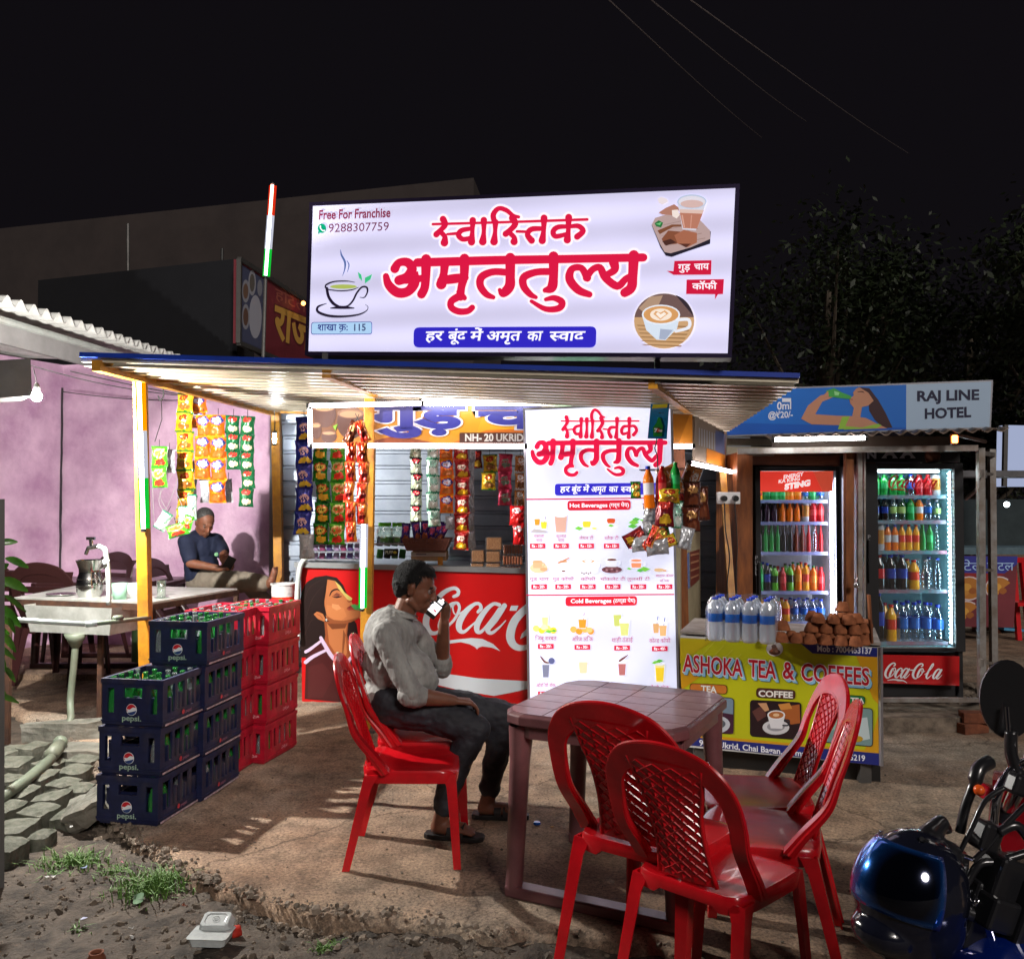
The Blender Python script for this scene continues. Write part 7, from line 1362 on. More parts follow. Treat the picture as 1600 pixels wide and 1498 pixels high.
for row in range(4):
    for col in range(6):
        nlev = [[1, 1, 1, 1, 1, 1], [2, 1, 3, 3, 3, 2], [0, 0, 3, 2, 3, 3], [0, 0, 1, 2, 4, 2]][row][col]
        for lv in range(nlev):
            p = k0 + kd * (col * .074 + .037 * ((row + lv) % 2) + rk.uniform(-.004, .004) + .01) + kb * (row * .068 + .02 + rk.uniform(-.004, .004)); q = link('clay_cup', KM); q.location = p + V((rk.uniform(-.002, .002), 0, lv * .052)); q.scale = (1, 1, .87); q.rotation_euler = (rk.uniform(-.05, .05), rk.uniform(-.05, .05), rk.uniform(0, 6)); tag(q, '%s clay cup of the %s column in the %s row of the pile' % (LN[lv], ON[col], RN[row]), 'cup', CG)
for i, (x, y, rx) in enumerate([(1345, 982, .9), (1355, 976, .3), (1362, 986, 1.4), (1338, 974, 0)]):
    q = link('clay_cup', KM); q.location = cart_pt(x, y) + V((0, .05, .03)); q.rotation_euler = (rx + math.pi, .3, i); tag(q, '%s of the loose clay cups tumbled at the right end of the cart' % ON[i], 'cup', CG)
o = MB().bar(cart_pt(1362, 1005) + V((0, 0, .0)), cart_pt(1358, 1005) + V((0, 0, .26)), .03, .012).build('wooden_slat', WOODB, bevel=.003); tag(o, 'dark upright wooden slat at the right corner of the tea cart', 'slat')
wp = thing('water_pack', 'shrink-wrapped pack of clear water bottles with blue labels on the tea cart', 'water pack', cart_pt(1165, 1000))
a = cart_pt(1118, 1000); b = cart_pt(1199, 1005); dd = (b - a) / 3; bb_ = V((-dd.y, dd.x, 0)).normalized() * dd.length * .98
PETW = clear('pet_water', (.92, .96, 1), .3, .1, .3)
r = dd.length * .47; hh = .235; m = MB(); rib = []
for k in range(7): rib += [(r * .97, .012 + k * .011), (r, .017 + k * .011)]
m.lathe([(0, 0), (r * .8, 0)] + rib + [(r * .93, .1), (r * .97, .105), (r * .97, .15), (r * .93, .155), (r, .165), (r * .95, .185), (r * .45, .215), (r * .35, .222), (r * .4, .224), (r * .4, hh), (0, hh)], 16, mis=[0] * 16 + [0, 2, 0, 0, 0, 0, 0, 0, 1, 1, 1]); WM = m.mesh('bottle', [PETW, CAPB, plast('lab_navy', S(24, 92, 176), .3)], wp.location * 0, smooth=True)
for i in range(4):
    for j in range(3): q = link('bottle', WM, wp); q.location = a + dd * i + bb_ * j - wp.location; q.rotation_euler = (0, 0, random.uniform(0, 6))
q4 = [a - dd * .52 - bb_ * .52, b + dd * .52 - bb_ * .52, b + dd * .52 + bb_ * 2.52, a - dd * .52 + bb_ * 2.52]; m = MB(); vs = []
lv_ = [(0, 1.0), (.1, .985), (.17, .99), (.215, .93), (.238, .84)]; c4 = sum(q4, V()) / 4
for z, s_ in lv_:
    for i in range(4):
        for k in range(8): p = q4[i].lerp(q4[(i + 1) % 4], k / 8); p = c4 + (p - c4) * (s_ + .012 * noise.noise(V((k * 1.7, i * 5.1, z * 30)))); vs.append(V((p.x, p.y, a.z + z + (.008 * math.sin(k * 2.3) if z > .2 else 0))))
m.add(vs, [(l * 32 + k, l * 32 + (k + 1) % 32, (l + 1) * 32 + (k + 1) % 32, (l + 1) * 32 + k) for l in range(4) for k in range(32)]); m.build('shrink_wrap', clear('shrink_film', (.96, .97, .99), .10, .18), wp, world=True, smooth=True)
DST = mat('dull_steel', (.66, .68, .64), .38, .55, scale=7, col2=(.42, .44, .4), dirt=.3); SST = mat('bright_steel', (.62, .62, .6), .16, 1, scale=5, var=.08)
RUST = mat('rusty_angle', S(84, 56, 40), .7, .3, scale=12, col2=S(50, 34, 28))
ZK = .87
sk = thing('sink_table', 'steel wash table with a basin, its rusty angle frame standing left of the crates', 'sink table', gr(157, 1110))
tq = [gr(22, 936, ZK), gr(236, 944, ZK), gr(371, 922, ZK), gr(130, 915, ZK)]
m = MB(); m.prism([q + V((0, 0, .002)) for q in tq], (0, 0, 0), (0, 0, .012)); m.build('table_top', DST, sk, world=True)
for i in range(4): MB().bar(tq[i] - V((0, 0, .02)), tq[(i + 1) % 4] - V((0, 0, .02)), .03, .04).build('edge_angle', RUST, sk, world=True)
for (x, y) in [(158, 960), (236, 944), (369, 924), (14, 960)]:
    p = gr(x, y, ZK - .04) if x != 158 else gr(158, 948, ZK - .04); MB().bar(V((p.x, p.y, 0)), V((p.x, p.y, ZK - .04)), .032 if x != 236 else .05).build('leg', RUST, sk, world=True)
bq = [gr(38, 940, ZK), gr(176, 945, ZK)]; bdir = (bq[1] - bq[0]).normalized(); bback = V((-bdir.y, bdir.x, 0)) * .42
m = MB(); A0, B0 = bq[0] + V((0, -.01, -.02)), bq[1] + V((0, -.01, -.02)); dn = V((0, 0, -.185)); t0 = [A0, B0, B0 + bback, A0 + bback]; t1 = [p + dn + ((sum(t0, V()) / 4 - p) * .1) for p in t0]
m.prism(t1, (0, 0, 0), (0, 0, .004)); m.add(t0 + [p for p in t1], [(i, (i + 1) % 4, 4 + (i + 1) % 4, 4 + i) for i in range(4)]); m.build('basin', DST, sk, world=True, bevel=.012)
mc_ = (t1[0] + t1[1]) / 2 + bback * .4; pm = gr(100, 1150, 0); PVC = mat('pvc_pipe', S(104, 114, 98), .5, scale=9, dirt=.4); WPV = mat('pvc_white', S(196, 206, 204), .4, scale=6, dirt=.3)
m = MB(); dx = at(118, 1010, pm.y + .1); m.tube([V((dx.x, dx.y, t1[0].z)), V((dx.x, dx.y, t1[0].z - .04)), V((dx.x, dx.y, t1[0].z - .09))], [.075, .055, .028], 14); m.build('drain_cup', PVC, sk, world=True, smooth=True)
m = MB(); m.tube(spline([V((dx.x, dx.y, t1[0].z - .08)), V((dx.x - .01, dx.y, .45)), V((dx.x - .03, dx.y, .22)), V((pm.x + .04, pm.y, .1)), V((pm.x - .02, pm.y - .02, .06))]), .023, 10); m.build('drain_pipe', PVC, sk, world=True, smooth=True)
o = MB().tube([gr(80, 1185, .07), gr(45, 1215, .06), gr(-20, 1262, .05)], .03, 10).build('ground_pipe', PVC, smooth=True); tag(o, 'pale waste pipe lying on the stone setts at the left edge', 'pipe')
o = MB().tube([gr(92, 1165, .08), gr(80, 1180, .08)], .042, 10).sphere(gr(94, 1160, .07), .044, 10).build('pipe_elbow', PVC, smooth=True); tag(o, 'grey elbow joint where the drain pipe reaches the ground', 'pipe joint')
p0_, p1_, p2_ = at(-10, 966, 4.75), at(133, 975, 4.95), at(234, 965, 5.5)
m = MB(); m.tube([p0_, p1_], .014, 10); m.tube([p1_ + V((.004, 0, 0)), p1_ + V((.05, .03, 0))], .018, 10); o = m.build('water_pipe', WPV, smooth=True); tag(o, 'white horizontal water pipe in front of the sink', 'pipe')
o = MB().tube([p1_ + V((.05, .03, 0)), p2_], .013, 10).tube([at(178, 966, 5.15), at(190, 965, 5.2)], .017, 10).build('grey_pipe', PVC, smooth=True); tag(o, 'greyish pipe continuing the white one towards the crates', 'pipe')
rt = at(170, 945, 5.5); tp = at(162, 855, 5.5); m = MB(); m.tube(spline([rt, V((rt.x - .005, rt.y, (rt.z + tp.z) / 2)), at(166, 868, 5.5), at(163, 858, 5.5), at(153, 853, 5.5)], 5), .015, 10); m.tube([at(166, 884, 5.5), at(166, 874, 5.5)], .02, 10); tp_ = thing('tap', 'white plastic standpipe with tap above the steel jug', 'tap', rt); m.build('standpipe', WPV, tp_, world=True, smooth=True)
m = MB(); m.tube([at(154, 853, 5.5), at(138, 856, 5.5), at(134, 866, 5.5)], [.015, .014, .011], 8); m.tube([at(143, 852, 5.5), at(142, 843, 5.5)], .012, 8); m.box(at(142, 841, 5.5), (.05, .018, .018)); m.build('spout', SST, tp_, world=True, smooth=False)
jg = thing('steel_jug', 'round-bellied steel water jug on the sink table', 'jug', gr(140, 932, ZK + .014)); s_ = gr(140, 932, ZK).y / F
m = MB(); m.lathe([(0, 0), (15 * s_, 0), (18 * s_, 6 * s_), (19.5 * s_, 18 * s_), (18 * s_, 28 * s_), (15.5 * s_, 36 * s_), (15.5 * s_, 42 * s_), (20 * s_, 55 * s_), (20.5 * s_, 56 * s_), (19 * s_, 55 * s_), (14 * s_, 42 * s_), (14 * s_, 30 * s_)], 24); m.build('jug_body', SST, jg, auto=50)
m = MB(); m.lathe([(19.7 * s_, 17 * s_), (20 * s_, 18 * s_), (19.7 * s_, 19 * s_)], 24); m.lathe([(18.3 * s_, 27 * s_), (18.6 * s_, 28 * s_), (18 * s_, 29 * s_)], 24); m.build('ridge', SST, jg, smooth=True)
MB().tube(spline([V((14 * s_, 0, 40 * s_)), V((24 * s_, 0, 46 * s_)), V((27 * s_, 0, 34 * s_)), V((19 * s_, 0, 22 * s_))]), .006, 6).build('handle', SST, jg, smooth=True)
MUG = mat('mint_plastic', S(150, 196, 170), .35, trans=.2, var=.05); CUPG = clear('cup_glass', (.9, .98, .94), .2, .05)
for i, (x, y, w, h, mm, lb_) in enumerate([(187, 936, 24, 25, MUG, 'pale green plastic mug on the sink table, nearest the tap'), (211, 930, 26, 19, MATS['white_plastic'], 'white plastic bowl on the sink table behind the mug'), (229, 931, 14, 22, MATS['white_plastic'], 'white ribbed cup at the foot of the yellow post'), (252, 931, 15, 24, CUPG, 'clear drinking glass standing in a saucer, rightmost on the sink table')]):
    p = gr(x, y, ZK + .014); s_ = p.y / F; t = thing('cup', lb_, 'cup', p, group=None); r = w / 2 * s_; MB().lathe([(0, 0), (r * .8, 0), (r, h * s_), (r * .93, h * s_), (r * .74, .008)], 18).build('cup_body', mm, t, smooth=True)
    if i == 0: MB().tube(spline([V((-r * .85, 0, h * s_ * .85)), V((-r * 1.5, 0, h * s_ * .7)), V((-r * 1.4, 0, h * s_ * .3)), V((-r * .8, 0, h * s_ * .25))]), .005, 6).build('handle', mm, t, smooth=True)
t = thing('saucer', 'small saucer holding the clear drinking glass', 'saucer', gr(252, 934, ZK + .0145)); MB().lathe([(0, 0), (.03, 0), (.055, .008), (.053, .010), (.028, .003), (0, .003)], 18).build('dish', CUPG, t, smooth=True)
t = thing('steel_plate', 'shallow steel plate on the left end of the sink table', 'plate', gr(95, 930, ZK + .0145)); MB().lathe([(0, 0), (.07, 0), (.1, .012), (.098, .014), (.068, .003), (0, .003)], 24).build('dish', SST, t, smooth=True)
bl = thing('barrel', 'dark green barrel standing under the right side of the sink table', 'barrel', gr(221, 1040)); MB().lathe([(0, 0), (.085, 0), (.09, .02), (.09, .3), (.084, .58), (0, .59)], 20).build('shell', mat('barrel_green', S(46, 66, 34), .6, scale=5, dirt=.3), bl, auto=40)
PL = mat('broad_leaf', S(96, 150, 50), .4, scale=10, col2=S(48, 96, 30), coat=.3)
pt = thing('leafy_plant', 'green leafy plant poking in at the left edge', 'plant', gr(-50, 1210)); rp = random.Random(2); m = MB(); m2 = MB()
for (x0, x1, y0, y1) in [(-42, 0, 1200, 880), (-60, -8, 1200, 960), (-30, 6, 1200, 1060), (-50, -20, 1200, 850)]:
    a, b = at(x0, y0, 4.3), at(x1, y1, 4.2); m2.tube([a, a.lerp(b, .5) + V((-.02, 0, 0)), b], [.009, .006, .003], 6)
m2.build('stem', mat('green_stem', (.08, .12, .03), .6), pt, world=True)
lf = [(4, 850, 30, -25), (16, 872, 34, 10), (6, 905, 44, 8), (14, 930, 40, 20), (2, 945, 44, 30), (20, 965, 26, 40), (8, 985, 34, 55), (4, 1020, 30, 40), (14, 1040, 26, 60), (-8, 870, 34, -60), (-6, 915, 40, -20), (-4, 960, 44, 5), (-6, 1005, 40, 20), (0, 1085, 34, 10), (-10, 1060, 36, 30), (2, 895, 30, -50), (-4, 985, 36, -12)]
for i, (x, y, L_, a_) in enumerate(lf):
    Y = 4.2 + rp.uniform(-.12, .12); c = at(x - 8, y, Y); L2 = L_ / F * Y; u = V((math.cos(R(a_)), rp.uniform(-.5, .5), -math.sin(R(a_)))).normalized(); w = u.cross(V((rp.uniform(-.3, .3), 1, rp.uniform(-.2, .6)))).normalized(); nn = u.cross(w); mm = MB(); vs = []
    for k in range(7):
        t_ = k / 6; ww = math.sin(math.pi * min(t_ * .92 + .04, 1)) ** .8 * L2 * .19; ce = c + u * L2 * t_ - V((0, 0, L2 * .28 * t_ * t_)); vs += [ce - w * ww, ce - nn * ww * .35, ce + w * ww]
    mm.add(vs, [(k * 3 + j, k * 3 + j + 1, k * 3 + j + 4, k * 3 + j + 3) for k in range(6) for j in range(2)]); mm.build('leaf', PL, pt, world=True, smooth=True)
o = MB().bar(gr(0, 1395, -.05), at(1, 780, 3.85), .028).build('dark_pole', MATS['dark_tin']); tag(o, 'thin dark pole along the left edge of the picture', 'pole')
t = thing('food_container', 'crushed clear plastic food container on the dark earth', 'container', gr(330, 1470, -.03), R(-4)); TR = clear('tray_film', (.80, .84, .86), .22, .18)
m = MB()
def ringbox(m, w, d, z, r=.01): return [V((x, y, z)) for x, y in [(-w + r, -d), (w - r, -d), (w, -d + r), (w, d - r), (w - r, d), (-w + r, d), (-w, d - r), (-w, -d + r)]]
def loft(m, rings, cap0=True, cap1=True):
    n = len(rings[0]); b = []
    for q in rings: b += q
    m.add(b, [(i * n + k, i * n + (k + 1) % n, (i + 1) * n + (k + 1) % n, (i + 1) * n + k) for i in range(len(rings) - 1) for k in range(n)] + ([tuple(range(n))[::-1]] if cap0 else []) + ([tuple((len(rings) - 1) * n + k for k in range(n))] if cap1 else [])); return m
MILK = mat('tray_milky', (.62, .66, .66), .25, trans=.35, var=.1, scale=30, ior=1.3)
loft(m, [ringbox(m, .062, .045, 0), ringbox(m, .068, .05, .028), ringbox(m, .074, .056, .030), ringbox(m, .074, .056, .032), ringbox(m, .060, .042, .034)]); m.build('tray', MILK, t, bevel=.002)
m = MB(); loft(m, [ringbox(m, .060, .042, .0), ringbox(m, .052, .036, .028), ringbox(m, .05, .034, .034), ringbox(m, .038, .026, .034), ringbox(m, .036, .024, .031)]); o = m.build('lid', MILK, t, bevel=.002); o.location = (-.0, .052, .030); o.rotation_euler = (R(18), 0, R(3))
m = MB(); m.lathe([(.012, 0), (.013, .001), (.012, .002)], 12); m.box((0, 0, .001), (.012, .002, .002)); o2 = m.build('embossed_mark', mat('mark_grey', (.25, .27, .27), .4), o); o2.location = (0, 0, .033)
t = thing('paper_cup', 'crushed red and black paper cup lying beside the clear container', 'cup', gr(376, 1452, -.04)); t.rotation_euler = (R(96), R(14), R(-58)); m = MB()
def cr(r, z, k): return [V((r * math.cos(A) * (1 - .25 * max(0, math.cos(A - 1 + z * 20))), r * math.sin(A) * .72, z)) for A in [2 * math.pi * i / 16 for i in range(16)]]
loft(m, [cr(.024, 0, 0), cr(.027, .03, 0), cr(.031, .055, 0), cr(.036, .078, 0)], True, False); m.build('cup_wall', mat('cup_red', S(190, 50, 34), .5, scale=25, col2=S(150, 36, 26)), t, smooth=True); m = MB(); loft(m, [cr(.0285, .036, 0), cr(.0318, .058, 0)], False, False); m.build('dark_band', MATS['black_plastic'], t, smooth=True); m = MB(); loft(m, [cr(.0365, .077, 0), cr(.0375, .081, 0), cr(.035, .081, 0), cr(.026, .03, 0), cr(.022, .004, 0)], False, True); m.build('cup_lining', mat('paper_white', (.55, .5, .45), .7), t, smooth=True)
t = thing('clay_pot', 'small rusty clay pot at the bottom edge of the picture', 'pot', gr(150, 1515, -.07)); MB().lathe([(0, 0), (.028, 0), (.034, .02), (.03, .045), (.022, .055), (.026, .062), (.02, .062), (.018, .05)], 14).build('pot_body', MATS['dark_clay'], t, smooth=True)
def flat_bit(name, x, y, z, s, mm, lb_, cat, seed, zr=.004):
    rr = random.Random(seed); p = gr(x, y, z); m = MB(); n = 7; pts = [V((math.cos(6.28 * i / n) * s * rr.uniform(.6, 1.2), math.sin(6.28 * i / n) * s * .7 * rr.uniform(.6, 1.2), rr.uniform(0, zr))) for i in range(n)]; m.prism(pts, (0, 0, 0), (0, 0, .0015)); o = m.build(name, mm); o.location = p; o.rotation_euler = (0, 0, rr.uniform(0, 6)); return tag(o, lb_, cat)
WB = mat('litter_white', (.5, .5, .48), .6, scale=40, var=.25); CAPM = plast('cap_bit', S(20, 90, 190))
t = thing('dropped_cap', 'blue bottle cap on the ground beside the left table leg', 'cap', gr(839, 1287, .004)); MB().lathe([(0, 0), (.016, 0), (.017, .010), (.014, .012), (0, .012)], 14).build('cap_shell', CAPM, t); MB().lathe([(.0172, .001), (.0185, .003), (.0172, .005)], 14).build('cap_ring', CAPM, t)
flat_bit('wrapper', 862, 1292, .004, .014, mat('orange_bit', S(190, 140, 80), .7), 'small torn orange wrapper beside the blue cap', 'wrapper', 1)
for i, (x, y, s, lb_) in enumerate([(132, 1357, .016, 'light blue scrap in the mud left of the grass'), (205, 1452, .012, 'tiny white scrap above the clay pot'), (82, 1370, .014, 'off-white scrap left of the large grass clump'), (74, 1372, .010, 'pale chip beside the off-white scrap'), (206, 1466, .010, 'thin white scrap right of the small weed'), (112, 1293, .012, 'white bit on the slab edge by the lower blue crate'), (98, 1391, .012, 'tan dry leaf below the large grass clump'), (130, 1438, .016, 'blue and white wrapper on the small weed'), (288, 1416, .015, 'brown dry leaf beside the round green leaf'), (190, 1348, .008, 'tiny pink scrap above the grass')]):
    flat_bit('scrap', x, y, -.03 if y > 1300 else .01, s, [mat('scrap_b', S(130, 150, 190), .5), WB, WB, WB, WB, WB, mat('scrap_tan', S(160, 120, 90), .8), mat('scrap_bw', S(120, 130, 190), .5, scale=60, col2=S(200, 200, 210)), mat('scrap_br', S(110, 54, 30), .8), mat('scrap_pk', S(190, 120, 130), .6)][i], lb_, 'litter', 20 + i, .012)
t = thing('fallen_leaf', 'round grey-green fallen leaf between grass and container', 'leaf', gr(218, 1408, -.03)); m = MB(); L2 = .032
vs = []
for k in range(9):
    t_ = k / 8; ww = math.sin(math.pi * min(t_ * .94 + .03, 1)) ** .6 * L2 * .7; vs += [V((L2 * 2 * t_ - L2, -ww, .014 * t_)), V((L2 * 2 * t_ - L2, 0, .006 + .014 * t_)), V((L2 * 2 * t_ - L2, ww, .018 + .014 * t_))]
m.add(vs, [(k * 3 + j, k * 3 + j + 1, k * 3 + j + 4, k * 3 + j + 3) for k in range(8) for j in range(2)]); m.build('blade', mat('dull_leaf', S(110, 140, 110), .6, scale=20), t, smooth=True); MB().tube([(-L2, 0, .004), (L2, 0, .022)], .001, 4).build('vein', WB, t); t.rotation_euler = (R(20), 0, R(-30))
class Blob:
    """tapered limbs and rounded masses, fused by a voxel remesh into one continuous skin"""
    def __init__(s): s.m = MB()
    def cap(s, p, q, r0, r1=None, n=14, sq=1.0):
        r1 = r0 if r1 is None else r1; p, q = V(p), V(q); d = q - p; L = max(d.length, 1e-4); pr = []
        for i in range(6): a = math.pi / 2 * (1 - i / 5); pr.append((max(r0 * math.cos(a), 1e-5), -r0 * math.sin(a)))
        for i in range(1, 4): pr.append((r0 + (r1 - r0) * i / 4, L * i / 4))
        for i in range(6): a = math.pi / 2 * i / 5; pr.append((max(r1 * math.cos(a), 1e-5), L + r1 * math.sin(a)))
        s.m.lathe(pr, n, p, 0, d.normalized() if d.length > 1e-4 else (0, 0, 1)); return s
    def chain(s, pts, rs):
        for i in range(len(pts) - 1): s.cap(pts[i], pts[i + 1], rs[i], rs[i + 1])
        return s
    def ell(s, c, r, M_=None, n=18):
        M_ = M_ or Matrix.Identity(3); vs = []; fs = []; c = V(c)
        for i in range(n + 1):
            a = math.pi * i / n
            for k in range(n): b = 2 * math.pi * k / n; vs.append(c + M_ @ V((r[0] * math.sin(a) * math.cos(b), r[1] * math.sin(a) * math.sin(b), r[2] * math.cos(a) + 1e-6 * k)))
        for i in range(n):
            for k in range(n): fs.append((i * n + k, (i + 1) * n + k, (i + 1) * n + (k + 1) % n, i * n + (k + 1) % n))
        s.m.add(vs, fs); return s
    def build(s, name, mm, root, vox=.006, sm=4, wr=None):
        import bmesh
        me = s.m.mesh(name, mm, root.location, True); b = bmesh.new(); b.from_mesh(me); bmesh.ops.remove_doubles(b, verts=b.verts, dist=2e-5); b.to_mesh(me); b.free()
        o = link(name, me, root); r = o.modifiers.new('remesh', 'REMESH'); r.mode = 'VOXEL'; r.voxel_size = vox; r.use_smooth_shade = True
        k = o.modifiers.new('smooth', 'SMOOTH'); k.factor = .6; k.iterations = sm
        if wr:
            for nm, sc_, st_ in wr:
                tx = bpy.data.textures.new(name + nm, 'CLOUDS'); tx.noise_scale = sc_; tx.noise_depth = 2; d = o.modifiers.new('folds', 'DISPLACE'); d.texture = tx; d.strength = st_; d.mid_level = .5; d.texture_coords = 'LOCAL'
        return o
def frame_of(f, up=(0, 0, 1)):
    f = V(f).normalized(); l = V(up).cross(f).normalized(); u = f.cross(l); return Matrix((f, l, u)).transposed()
def head(B, c, Mh, s=1.0):
    e = lambda p, r: B.ell(V(c) + Mh @ (V(p) * s), [x * s for x in r], Mh); k = lambda p, q, r0, r1: B.cap(V(c) + Mh @ (V(p) * s), V(c) + Mh @ (V(q) * s), r0 * s, r1 * s)
    e((-.012, 0, .032), (.094, .074, .082)); e((.020, 0, -.015), (.070, .064, .085)); e((.040, 0, -.070), (.046, .046, .036)); k((.062, 0, -.092), (.070, 0, -.094), .020, .016)
    k((.085, -.022, .022), (.085, .022, .022), .011, .011); k((.088, 0, .012), (.104, 0, -.026), .009, .013); k((.099, -.013, -.031), (.099, .013, -.031), .0085, .0085)
    k((.086, -.016, -.056), (.086, .016, -.056), .0085, .0085); k((.084, -.015, -.069), (.084, .015, -.069), .009, .009); e((.058, .034, -.022), (.026, .02, .024)); e((.058, -.034, -.022), (.026, .02, .024))
    for sy in (-1, 1): e((-.006, sy * .073, -.006), (.018, .009, .030)); e((-.004, sy * .079, .010), (.014, .007, .014))
    for sy in (-1, 1): k((.0, sy * .055, -.06), (.045, sy * .03, -.092), .018, .014)
def face_bits(root, c, Mh, s, skin_dark):
    c = V(c)
    for sy in (-1, 1):
        m = MB(); m.sphere(c + Mh @ (V((.0735, sy * .030, .004)) * s), .0125 * s, 10); m.build('eye', mat('eye_white', (.16, .14, .13), .3, var=0), root, world=True, smooth=True)
        MB().sphere(c + Mh @ (V((.0812, sy * .030, .002)) * s), .0060 * s, 8).build('iris', mat('iris_dark', (.01, .006, .004), .1, var=0), root, world=True, smooth=True)
        b = Blob(); b.cap(c + Mh @ (V((.089, sy * .014, .026)) * s), c + Mh @ (V((.076, sy * .046, .028)) * s), .0045 * s, .003 * s, 8); b.m.build('eyebrow', skin_dark, root, world=True, smooth=True)
        b = Blob(); b.cap(c + Mh @ (V((.088, sy * .020, .010)) * s), c + Mh @ (V((.080, sy * .042, .009)) * s), .0042 * s, .003 * s, 8); b.m.build('eyelid', MATS['lid_skin'], root, world=True, smooth=True)
SKIN = mat('brown_skin', S(124, 80, 60), .5, scale=9, col2=S(98, 60, 44), sss=.25, bump=.12, bscale=160); mat('lid_skin', S(84, 50, 38), .5, var=0); HAIRM = mat('black_hair', (.006, .0055, .006), .85, scale=60, var=.3, bump=1, bscale=240, stretch=(1, 1, .25))
def hair_strands(root, c, Mh, s, n, seed, L=.022, msk=None):
    rr = random.Random(seed); m = MB(); c = V(c)
    for i in range(n):
        a, b = rr.uniform(0, 6.28), math.acos(rr.uniform(-.35, 1)); d = V((math.sin(b) * math.cos(a), math.sin(b) * math.sin(a), math.cos(b)))
        if msk and not msk(d): continue
        p = V((-.016 + .102 * d.x, .083 * d.y, .036 + .092 * d.z)) * s; t_ = V((.9 if d.x > .3 and d.z > .2 else -.3, .25 * rr.uniform(-1, 1), -.75 + rr.uniform(-.4, .4))); t_ = (t_ - d * t_.dot(d)).normalized(); w = d.cross(t_).normalized() * .0012 * s; L_ = L * s * rr.uniform(.6, 1.3)
        q = [p - w, p + w, p + t_ * L_ * .55 + d * .006 * s + w, p + t_ * L_ * .55 + d * .006 * s - w, p + t_ * L_ + d * .003 * s]; m.add([c + Mh @ v for v in q], [(0, 1, 2, 3), (3, 2, 4)])
    m.build('hair_strands', HAIRM, root, world=True)
def fingers(B, wrist, palm_end, spread, curl, r=.0085, L=.072, thumb=None):
    """palm from wrist to palm_end, four bent fingers and a thumb"""
    wrist, palm_end, spread, curl = V(wrist), V(palm_end), V(spread).normalized(), V(curl).normalized(); d = (palm_end - wrist).normalized()
    for k in (-1.2, -.4, .4, 1.2): B.cap(wrist + spread * k * .009 + d * .015, palm_end + spread * k * .019, .0155, .0125, 10)
    for k, l_ in zip((-1.5, -.5, .5, 1.5), (.86, 1.0, .95, .76)):
        a = palm_end + spread * k * .0195; b_ = a + (d * .8 + curl * .6).normalized() * L * .46 * l_; c_ = b_ + (d * .25 + curl * 1.0).normalized() * L * .32 * l_; e_ = c_ + (d * -.25 + curl * .95).normalized() * L * .26 * l_
        B.chain([a, b_, c_, e_], [r * 1.12, r, r * .93, r * .8])
    s_ = thumb if thumb is not None else 1; a = wrist + d * .03 + spread * s_ * .026; b_ = a + (d * .7 + spread * s_ * .55 + curl * .3).normalized() * .036; c_ = b_ + (d * .8 + curl * .7).normalized() * .03; B.chain([a, b_, c_], [r * 1.45, r * 1.2, r * .95])
mn = thing('person', 'seated man in a grey shirt and dark trousers holding a lit phone to his mouth', 'person', gr(640, 1275))
J = {k: at(*v) for k, v in dict(hipR=(622, 1094, 4.26), hipL=(630, 1088, 4.50), kneeR=(742, 1140, 4.19), kneeL=(796, 1122, 4.50), ankR=(694, 1262, 4.20), ankL=(766, 1236, 4.46), pel=(612, 1090, 4.38), waist=(614, 1056, 4.38), chest=(611, 1004, 4.38), neck=(628, 966, 4.38), head=(650, 918, 4.38), shR=(603, 992, 4.19), shL=(645, 985, 4.56), elR=(640, 1086, 4.10), wrR=(708, 1094, 4.16), elL=(690, 1043, 4.62), wrL=(694, 972, 4.50)).items()}
Mh = frame_of((1, -.12, -.30)); B = Blob(); hc = J['head']; head(B, hc, Mh, 1.0)
B.chain([J['neck'] + V((-.02, 0, -.05)), J['neck'], hc + Mh @ V((-.015, 0, -.06))], [.068, .058, .056]); B.chain([J['chest'], J['waist'], J['pel']], [.12, .12, .12]); B.cap(J['shR'], J['shL'], .05)
B.chain([J['shR'], J['elR']], [.048, .040]); B.chain([J['elR'], J['elR'].lerp(J['wrR'], .4), J['wrR']], [.040, .040, .026]); B.chain([J['shL'], J['elL']], [.048, .040]); B.chain([J['elL'], J['elL'].lerp(J['wrL'], .4), J['wrL']], [.040, .038, .026])
fingers(B, J['wrR'], J['wrR'] + V((.075, .03, -.012)), (-.3, .95, .1), (.25, .0, -.95), thumb=1)
hv = J['wrL']; PH = at(680, 949, 4.42); fingers(B, hv, hv + V((.008, -.02, .075)), (-.55, -.75, .1), (-.95, .2, .15), thumb=-1)
for k in 'RL': B.chain([J['hip' + k], J['knee' + k], J['ank' + k]], [.07, .052, .04])
for k, d_ in (('R', V((.95, -.2, 0))), ('L', V((.97, -.1, 0)))):
    a = J['ank' + k]; z = .028 + .012; h_ = V((a.x - .03, a.y, z + .01)); B.cap(a, h_, .038, .034); B.cap(h_, h_ + d_ * .12 + V((0, 0, -.004)), .034, .033); sdv = V((-d_.y, d_.x, 0))
    for i in range(5): q_ = h_ + d_ * (.12) + sdv * (i - 2) * .0165; B.cap(q_, q_ + d_ * (.062 - abs(i - 1.2) * .006) + V((0, 0, -.014)), .0125, .009 if i else .009, 8)
B.build('body', SKIN, mn, .0052, 3)
face_bits(mn, hc, Mh, 1.0, HAIRM)
b = Blob(); e = lambda p, r: b.ell(hc + Mh @ V(p), r, Mh)
e((-.032, 0, .048), (.088, .080, .080)); e((-.055, 0, .012), (.068, .075, .074)); e((.018, 0, .094), (.052, .058, .032)); e((-.06, 0, -.03), (.044, .058, .045))
for sy in (-1, 1): b.cap(hc + Mh @ V((.014, sy * .066, .045)), hc + Mh @ V((.010, sy * .068, .008)), .014, .006)
